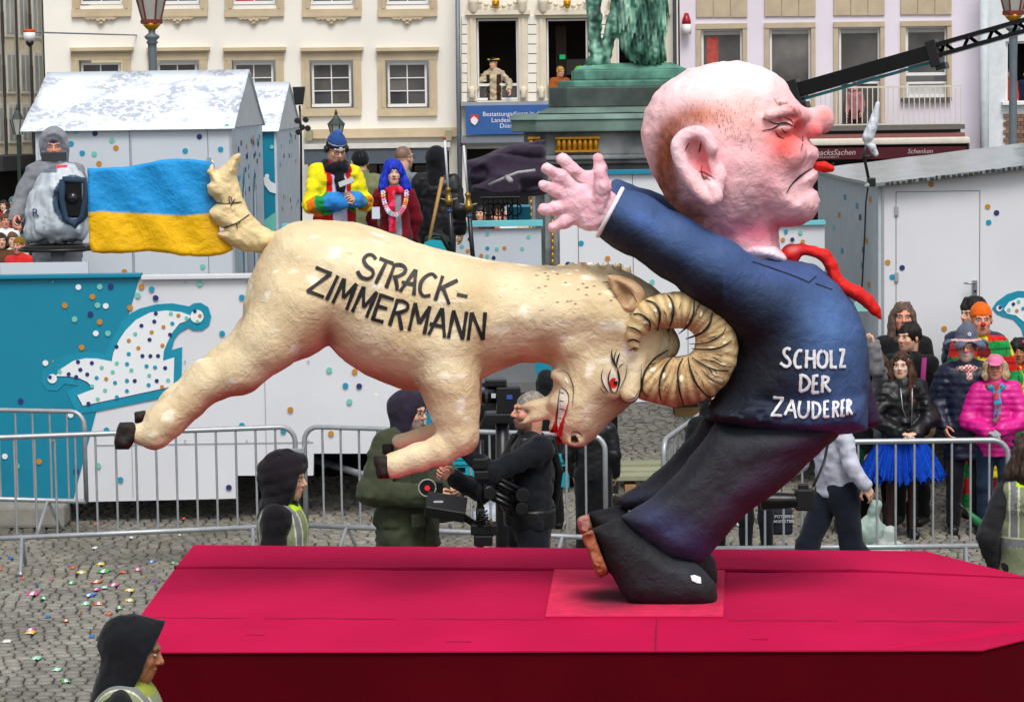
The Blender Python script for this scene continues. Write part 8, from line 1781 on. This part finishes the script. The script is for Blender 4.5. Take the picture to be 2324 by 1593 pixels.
# broadcast camera under its rain cover
Yc = 24.3; t = empty('broadcast_camera', at(130, 625, Yc), 'large broadcast camera wrapped in a silver grey rain cover on a pedestal', 'camera')
YFk, SFk = YF, SF; YF = Yc; SF = FP/YF
F_ = Field((40, -110, -580), (215, 110, -365), 3.4)
F_.infl(N([(75, 425), (100, 385), (135, 374), (165, 376), (192, 400), (200, 440), (200, 520), (196, 548), (150, 554), (90, 552), (56, 545), (56, 480)]), 0, 75, 0, Rr=42); F_.disp(lambda P: 4*vnoise(P, .04, 3)+7*(.35-np.abs(vnoise(P*np.array([1, 1, .45]), .06, 5)))+.6*vnoise(P, .2, 6), 14); F_.cap((165, -95, -455), (165, -60, -455), 30, 34, 0, (1, 1, 1.2), op='s')
fig_mesh('rain_cover', F_, lambda u, w, v: lerpc(np.tile(np.array(hx('#b9c1c9')), (len(u), 1)), hx('#24405a'), ((np.hypot(u-165, (v-455)*.8) < 46) & (w < -10))*.95+((v < 392) & (u < 130))*.8), t, SHELL)
YF, SF = YFk, SFk
b = MB(); pb(b, 148, 414, 186, 492, Yc-.29, .3); b.build('lens_hood', mat('lens_black', '#08090b', rough=.25), t, bevel=.01); b = MB(); b.lathe(at(166, 450, Yc-.25), [(.055, -.06), (.06, .0)], 20, 'y'); b.build('lens_glass', mat('lens_glass', (.01, .01, .012), rough=.03), t, smooth=True)
hoodf = MB(); pts = [(142, 408), (192, 410), (196, 440), (188, 490), (170, 512), (148, 495), (140, 450)]; hoodf.tube([at(x, y, Yc-.3) for x, y in pts+pts[:1]], .03, 8); hoodf.build('hood_rim', mat('denim_blue_cover', '#22384e', rough=.8), t, smooth=True)
pbo('tally_light', mat('tally_red', '#d8404a', emit=hx('#e0303a')+(.6,)), 128, 375, 152, 390, Yc-.16, .03, t, bevel=.003); pbo('monitor', mat('monitor_grey', '#33363b', rough=.3), 94, 346, 151, 366, Yc+.1, .05, t, bevel=.004)
b = MB(); b.tube([at(30+0*k, 0, Yc) for k in range(0)] or [at(132, 556, Yc), at(132, 700, Yc)], .07, 12); b.build('pedestal_column', mat('pedestal_grey', '#8c9094', rough=.4), t, smooth=True)
b = MB(); c = at(132, 565, Yc); b.tube([c+Vector((.36*math.cos(a), .3*math.sin(a), 0)) for a in [i*2*math.pi/20 for i in range(21)]], .016, 6); b.build('steering_ring', bp_, t, smooth=True); b = MB(); b.box(c.x-.28, c.x+.28, Yc-.2, Yc+.2, c.z-.02, c.z+.04); b.build('pan_head', bp_, t, bevel=.01)
pbo('cable_box', mat('cover_grey', '#8f8f92'), 110, 600, 165, 625, Yc-.2, .15, t)
text_obj('cover_lettering', 'R', 26*Yc/FP, mat('print_navy2', '#22305a', var=0), Matrix.Translation(at(80, 484, Yc-.29)), t, extr=.001)
# phone of the rainbow jacket man
pp = at(786, 414, 24.85); b = MB(); b.box(-.075, .075, -.006, .006, -.037, .037, Matrix.Translation(pp) @ Matrix.Rotation(R(-20), 4, 'Y') @ Matrix.Rotation(R(-50), 4, 'X')); o = b.build('phone', mat('phone_silver', '#a5a7aa', rough=.3), bevel=.006); tag(o, 'silver phone in the hands of the rainbow jacket man', 'phone')
o = pbo('paper_sheet', mat('paper_white', '#c8ccda'), 844, 470, 862, 497, 25.1, .01); tag(o, 'white paper sheet hanging at the waist of the blue wigged woman', 'paper')
F = None
# steadicam rig
t = empty('camera_rig', atz(1092, 1300, 0), 'black body mounted camera rig with sprung arm, monitor and sled before the cameraman', 'camera rig'); Ys = 16.9
b = MB(); b.tube([at(1090, 1000, Ys), at(1090, 1250, Ys)], .022, 10); b.build('post', bk2, t, smooth=True)
for (x0, y0), (x1, y1) in (((1115, 1082), (1186, 1122)), ((1112, 1120), (1184, 1155))):
    for dz in (-6, 6): b = MB(); b.tube([at(x0, y0+dz, Ys), at(x1, y1+dz, Ys+.05)], .022, 8); b.build('spring_arm', bk2, t, smooth=True)
for x, y, r_ in ((1115, 1084, .045), (1186, 1122, .045), (1112, 1118, .04), (1184, 1152, .04), (1096, 1078, .055)): b = MB(); b.lathe(at(x, y, Ys), [(r_, -.04), (r_, .04)], 14, 'y'); b.build('arm_joint', bp_, t, bevel=.004)
for x0, y0, x1, y1, n in ((1076, 1068, 1112, 1090, 'gimbal'), (1068, 1190, 1130, 1215, 'battery_sled'), (1075, 1215, 1118, 1240, 'battery_box'), (1080, 1155, 1100, 1200, 'junction_box'), (1072, 1040, 1108, 1066, 'handle_block')): pbo(n, bp_, x0, y0, x1, y1, Ys-.07, .14, t, bevel=.012)
MM = Matrix.Translation(at(1012, 1150, Ys-.1)) @ Matrix.Rotation(R(10), 4, 'Y') @ Matrix.Rotation(R(-62), 4, 'X'); b = MB(); b.box(-.13, .13, -.04, .04, -.09, .09, MM); mo = b.build('monitor', bp_, t, bevel=.01); b = MB(); b.box(-.03, .03, -.002, 0, -.006, .006, Matrix.Translation(at(995, 1138, Ys-.19))); b.build('monitor_badge', mat('badge_white', '#b5b8bd'), mo)
b = MB(); b.box(0, .30, -.02, .02, -.02, .02, Matrix.Translation(at(1030, 1160, Ys)) @ Matrix.Rotation(R(32), 4, 'Y')); b.build('monitor_arm', bk2, t)
for i in range(5): b = MB(); q = random.Random(i); b.tube([at(1085+q.uniform(-8, 30), 1165+q.uniform(-8, 25), Ys-.1+q.uniform(0, .05)) for _ in range(5)], .006, 6); b.build('cable', mat('cable_black', '#0e0e10', rough=.5), t, smooth=True)
pbo('brass_plug', mat('brass', '#8f7434'), 1112, 1178, 1117, 1190, Ys-.12, .03, t)
# second camera above the rail (large black studio camera)
t = empty('studio_camera', at(1130, 960, 19.5), 'black studio camera with long round lens seen between the ram leg and jaw', 'camera'); Y2 = 19.3
pbo('body', bp_, 1126, 878, 1182, 940, Y2, .3, t, bevel=.015); b = MB(); c = at(1095, 892, Y2+.1); b.lathe(c, [(.05, -.1), (.075, -.09), (.08, .0), (.08, .12), (.06, .13)], 18, 'x'); b.build('lens', bk2, t, smooth=True); b = MB(); b.lathe(at(1104, 892, Y2+.1), [(.084, -.01), (.084, .01)], 18, 'x'); b.build('focus_ring', mat('ring_grey', '#3a3a3e'), t)
pbo('viewfinder', bp_, 1100, 862, 1150, 878, Y2, .15, t, bevel=.01); pbo('white_sticker', mat('sticker', '#b8bcc8'), 1115, 893, 1125, 903, Y2-.006, .004, t); pbo('blue_sticker', mat('sticker_blue', '#2a4fa0'), 1150, 896, 1163, 906, Y2-.006, .004, t); pbo('blue_sticker', mat('sticker_blue', '#2a4fa0'), 1090, 884, 1099, 890, Y2+.02, .004, t)
b = MB(); b.tube([at(1140, 940, Y2+.1), at(1140, 1300, Y2+.1)], .05, 10); b.build('tripod_post', bp_, t, smooth=True); pbo('tripod_head', bp_, 1100, 938, 1165, 962, Y2, .2, t, bevel=.015); b = MB(); b.tube([at(1100, 950, Y2), at(1075, 985, Y2-.1)], .012, 6); b.build('pan_bar', bp_, t, smooth=True)
# focus wheel in the hand
t = empty('focus_wheel', at(970, 1106, 17.2), 'round silver rimmed focus wheel with red centre in the hand of the green jacket man', 'hand control'); c = at(970, 1106, 17.15)
b = MB(); b.lathe(c, [(.055, -.02), (.055, .03)], 20, 'y'); b.build('housing', bp_, t, bevel=.003); b = MB(); b.tube([c+Vector((.056*math.cos(a), -.02, .056*math.sin(a))) for a in [i*2*math.pi/24 for i in range(25)]], .005, 6); b.build('rim', mat('bare_metal', '#9a9a9a'), t, smooth=True); b = MB(); b.lathe(c, [(.018, -.026), (.018, -.02)], 14, 'y'); b.build('red_button', mat('button_red', '#c0202a', emit=hx('#d0202a')+(.4,)), t)
pbo('receiver', bp_, 985, 1095, 1005, 1120, 17.15, .05, t, bevel=.005)
# teal crates
def crate(x0, y0, x1, y1, Y, label):
    t = empty('folding_crate', at((x0+x1)/2, y1, Y), label, 'crate', 'turquoise crates stacked behind the barrier'); a, b_, c, d = rect(x0, y0, x1, y1, Y); m_ = mat('teal_plastic', '#1397a8', rough=.4); w = b_-a; h_ = d-c; mx = (a+b_)/2
    b = MB(); b.box(a, mx-.09, Y, Y+.02, c, d); b.box(mx+.09, b_, Y, Y+.02, c, d); b.box(mx-.09, mx+.09, Y, Y+.02, c, c+h_*.5); b.box(mx-.09, mx+.09, Y, Y+.02, c+h_*.72, d); b.box(a, a+.02, Y+.02, Y+.3, c, d); b.box(b_-.02, b_, Y+.02, Y+.3, c, d); b.box(a, b_, Y+.3, Y+.32, c, d); b.build('crate_body', m_, t)
    b = MB(); b.box(a+.01, b_-.01, Y+.03, Y+.05, c, d-.03); b.build('dark_inside', dark, t); b = MB(); b.box(a-.01, b_+.01, Y-.015, Y+.33, d-.03, d+.0); b.build('rim', m_, t)
crate(988, 1046, 1076, 1100, 21.9, 'turquoise plastic crate with hand slot, lower one beside the camera rig'); crate(990, 1000, 1078, 1044, 21.9, 'turquoise plastic crate stacked on the lower crate'); crate(1262, 1040, 1292, 1105, 22.0, 'turquoise crate half hidden behind the cameraman elbow')
o = pbo('turquoise_case', teal, 968, 878, 996, 1000, 22.9, .4); tag(o, 'upright turquoise case between the hooded man and the ram foreleg', 'case')
o = pbo('turquoise_case', teal, 1215, 820, 1262, 850, 23.9, .2); tag(o, 'turquoise case in the gap under the ram neck', 'case')
o = pbo('grey_backdrop', mat('grey_print', '#6f7478', rough=.6), 1060, 800, 1262, 900, 24.5, .05); tag(o, 'grey printed backdrop panel in the gap behind the ram foreleg', 'panel')
o = MB(); o.box(0, .3, 0, .2, 0, .001); 
for i, (x0, y0, x1, y1) in enumerate(((1083, 836, 1110, 860), (1180, 842, 1205, 880))):
    pass
# bench of planks and pallets beyond the barrier
t = empty('plank_bench', atz(1430, 1150, 0), 'low bench of pale planks on pallet blocks right of the ram snout', 'bench')
for k, (z0, z1) in enumerate(((1052, 1066), (1067, 1079), (1080, 1092))): pbo('plank', mat('pale_plank', '#8f9078', rough=.85, var=.12, vscale=3, bump=.2, bscale=10, stretch=(1, 9, 9)), 1352, z0, 1512, z1-1, 24.0-k*.25, .24, t, bevel=.004)
for x in (1365, 1418, 1478): pbo('block', bm_, x, 1100, x+26, 1122, 23.5, .3, t, bevel=.006)
# microphone with plastic bag and cable on the hut roof
t = empty('microphone_stand', at(1976, 420, 23.9), 'microphone wrapped in a white plastic bag clamped to the right hut roof', 'microphone')
YFk, SFk = YF, SF; YF = 23.8; SF = FP/YF
F_ = Field((1945, -30, -362), (2005, 30, -225), 1.8); F_.chain([(1992, 0, -236), (1984, 0, -275), (1970, 0, -312), (1966, 0, -326)], [5, 11, 13, 5], 3); F_.chain([(1966, 0, -326), (1980, 0, -334), (1988, 0, -350)], [4, 9, 6], 2); F_.disp(lambda P: 2*vnoise(P*np.array([1, 1, .4]), .18, 3)); fig_mesh('plastic_bag', F_, lambda u, w, v: np.tile(np.array(hx('#c9cdd6')), (len(u), 1)), t, SHELL)
YF, SF = YFk, SFk
b = MB(); b.tube([at(1967, 326, 23.8), at(1960, 352, 23.8), at(1966, 380, 23.8), at(1973, 415, 23.85)], .014, 8); b.build('stem', bp_, t, smooth=True); b = MB(); b.tube([at(1956, 358, 23.78), at(1982, 354, 23.78)], .014, 6); b.build('clamp_lever', bp_, t, smooth=True); pbo('clamp', bp_, 1970, 404, 1988, 424, 23.75, .1, t, bevel=.01); b = MB(); b.tube([at(1963, 425, 23.75), at(1972, 418, 23.75)], .018, 8); b.build('clamp_knob', mat('bare_metal', '#9a9a9a'), t, smooth=True)
b = MB(); b.tube([at(x, y, 23.85) for x, y in ((1970, 424), (1965, 460), (1963, 520), (1960, 580), (1957, 640), (1952, 690))], .008, 6); b.build('cable', mat('cable_black', '#0e0e10'), t, smooth=True)
# photographer's camera
t = empty('photo_camera', at(1800, 1135, 18.3), 'black photo camera with long telephoto lens hanging at the photographer hip', 'camera'); Yq = 18.25
b = MB(); b.lathe(at(1775, 1136, Yq), [(.06, -.15), (.066, -.13), (.06, -.02), (.052, .08), (.058, .1)], 16, 'x'); b.build('lens', bk2, t, smooth=True); pbo('camera_body', bp_, 1806, 1110, 1848, 1160, Yq-.05, .1, t, bevel=.015); pbo('prism_hump', bp_, 1812, 1098, 1836, 1112, Yq-.03, .07, t, bevel=.012); b = MB(); b.tube([at(1845, 1105, Yq), at(1870, 1050, Yq+.1), at(1880, 1000, Yq+.2)], .012, 6, flat=.4); b.build('strap', bp_, t, smooth=True)
# dark bag with lettering behind, carrier bags, umbrella
o = pbo('kit_bag', mat('bag_navy', '#131628', rough=.7), 1752, 1155, 1800, 1215, 20.9, .2, bevel=.03); tag(o, 'dark navy bag with white lettering hanging behind the barrier bars', 'bag')
for i, s_ in enumerate(('APOTHEKE', 'SANITÄTER')): text_obj('bag_lettering', s_, .035, wt, Matrix.Translation(at(1776, 1172+i*11, 20.88)), o, extr=.001)
def bag(x, y, w, h_, Y, label, col, seed):
    F = Field((-.3, -.25, 0), (.3, .25, .5), .014); F.ell((0, 0, h_*.42), (w, w*.6, h_*.42)); F.cap((.02, 0, h_*.8), (.04, 0, h_*1.1), .04, .05, .03); F.disp(lambda P: .02*vnoise(P, 9, seed)+.012*vnoise(P, 22, seed+1)); F.cut((0, 0, -1), 0); V, Fc = F.net(); p = atz(x, y, 0)
    o = link('carrier_bag', np_mesh('carrier_bag', V, Fc, SHELL, np.tile(np.array(hx(col)), (len(V), 1))*(1+.3*vnoise(V, 12, seed))[:, None])); o.location = (p.x, p.y, 0); return tag(o, label, 'bag')
bag(1975, 1262, .17, .38, 21.7, 'pale green plastic carrier bag on the cobbles beside the tutu woman boots', '#8fa59c', 3); bag(2012, 1270, .16, .2, 21.6, 'flat white plastic bag lying in front of the green carrier bag', '#a9b5b0', 6); bag(1112, 1208, .14, .3, 21.3, 'white plastic bag with red and blue print behind the camera rig post', '#b5bccb', 8)
b = MB(); b.tube([at(2190, 1155, 21.4), at(2215, 1180, 21.4), at(2270, 1225, 21.4)], [.012, .035, .03], 8); o = b.build('umbrella_cover', mat('green_mesh', '#14683a', rough=.5), smooth=True); tag(o, 'green folded umbrella wedged diagonally in the barrier bars', 'umbrella')
b = MB(); b.tube([at(2176, 1142, 21.4), at(2196, 1164, 21.4)], [.012, .02], 8); b.build('umbrella_handle', bp_, o, smooth=True)
# sweets and wrappers on the cobbles
W_ = dict(y=('yellow', '#c9b42a'), b=('blue', '#2462b0'), g=('green', '#3f9a52'), p=('pink', '#c24a84'), o=('orange', '#c65a26'), w=('white', '#c9c9c6'), m=('mint green', '#7cc0a0'), v=('violet', '#6a4ab0'))
def cw(x, y): return (x*.3012, 1120+y*.3012)
LW = [(757, 524, 'y', 'in line with the rear deck edge', 45), (1145, 508, 'b', 'close to the float left edge at the top', 38), (1305, 519, 'm', 'touching the float left edge', 16), (550, 552, 'o', 'below the barrier foot level, crumpled', 26), (608, 586, 'y', 'next to a crumpled orange one', 48), (785, 577, 'g', 'thin strip right of the yellow pair', 60), (1038, 566, 'p', 'by the float corner seam', 34), (920, 588, 'o', 'crumpled, left of the pink square', 30),
      (544, 666, 'g', 'in the third row from the top', 36), (732, 656, 'o', 'with white stripe, right of a green one', 52), (862, 680, 'p', 'striped, in the middle of the scatter', 46), (785, 699, 'm', 'just left of the striped pink one', 34), (730, 716, 'p', 'crumpled under the mint one', 38), (976, 721, 'y', 'flat, nearest the float in its row', 50), (250, 744, 'p', 'long, at the left of the scatter', 60), (328, 782, 'g', 'below the long pink one', 36), (680, 757, 'b', 'with green end, in the middle', 58),
      (973, 797, 'y', 'rumpled with blue corner', 46), (645, 822, 'm', 'pointed, left of an orange one', 44), (740, 822, 'o', 'flat with white middle', 48), (897, 853, 'g', 'small twisted one', 34), (823, 898, 'o', 'upright near the hood', 28), (362, 924, 'b', 'alone below the left group', 26), (497, 952, 'o', 'alone between blue and hood', 32), (830, 984, 'g', 'half behind the black hood', 22), (778, 1042, 'o', 'pale, left of the hood', 30), (692, 1069, 'b', 'small, left of the hood', 30),
      (230, 1020, 'p', 'upper of the pair by the edge', 50), (232, 1040, 'y', 'lower of the pair by the edge', 50), (52, 1105, 'w', 'crumpled at the left border', 50), (278, 1230, 'm', 'in the empty stretch', 52), (432, 1317, 'm', 'flat square nearest the vest', 46), (492, 1405, 'g', 'lowest of all', 50), (78, 480, 'b', 'by the left barrier foot', 28), (185, 488, 'w', 'pinkish, right of the barrier foot', 22), (716, 405, 'w', 'crumpled ball near the barrier', 26),
      (1383, 183, 'o', 'behind the barrier bars right', 18), (722, 225, 'o', 'behind the barrier bars left', 20), (325, 215, 'p', 'by the concrete block', 28), (430, 222, 'w', 'small, next to the concrete block', 14), (990, 327, 'w', 'small flat, left of centre', 20), (1352, 310, 'w', 'small flat near the steward vest', 16), (387, 643, 'p', 'tiny, left part', 18), (173, 635, 'o', 'tiny, far left', 16), (284, 676, 'b', 'tiny, left part', 14), (150, 594, 'w', 'small, far left', 24), (5, 566, 'o', 'cut by the left border', 20), (1162, 652, 'v', 'tiny, near the float edge', 18), (588, 1194, 'g', 'tiny dot', 7), (612, 888, 'o', 'tiny crumb', 10)]
wm = {k: mat('foil_'+v[0].replace(' ', '_'), v[1], rough=.35, var=.25, vscale=30, bump=.3, bscale=40) for k, v in W_.items()}; wh = mat('foil_white_band', '#c9cac8', rough=.35, var=.1)
q = random.Random(9)
for x, y, c, pos, w in LW:
    X_, Y_ = cw(x, y); p = atz(X_, Y_, .012); k = p.y/FP; L_ = w*.3012*k*1.45; Wd_ = min(L_*.75, .09)*q.uniform(.8, 1.2); a = q.uniform(-.25, .35); n = 7; v = []; f = []
    for j in range(4):
        for i in range(n):
            s_ = i/(n-1)-.5; tt = j/3-.5; pin = 1 if .12 < i/(n-1) < .88 else 1.15; zz = q.uniform(0, .008)+.012*(1-4*tt*tt)*(1-(2*s_)**6)
            v.append((s_*L_, tt*Wd_*1.8*pin, zz))
    for j in range(3):
        for i in range(n-1): b0_ = j*n+i; f.append((b0_, b0_+1, b0_+n+1, b0_+n))
    me = bpy.data.meshes.new('sweet_wrapper'); me.from_pydata(v, [], f); me.materials.append(wm[c]); me.materials.append(wh)
    for i_, po in enumerate(me.polygons): po.material_index = 1 if (i_ % 6) in ((2, 3) if w > 30 else ()) else 0; po.use_smooth = True
    o = bpy.data.objects.new('sweet_wrapper', me); COL.objects.link(o); o.location = (p.x, p.y, .004); o.rotation_euler = (0, 0, a); md = o.modifiers.new('s', 'SOLIDIFY'); md.thickness = .003
    tag(o, '%s sweet wrapper on the cobbles, %s' % (W_[c][0], pos), 'sweet wrapper', 'sweet wrappers scattered on the cobbles')
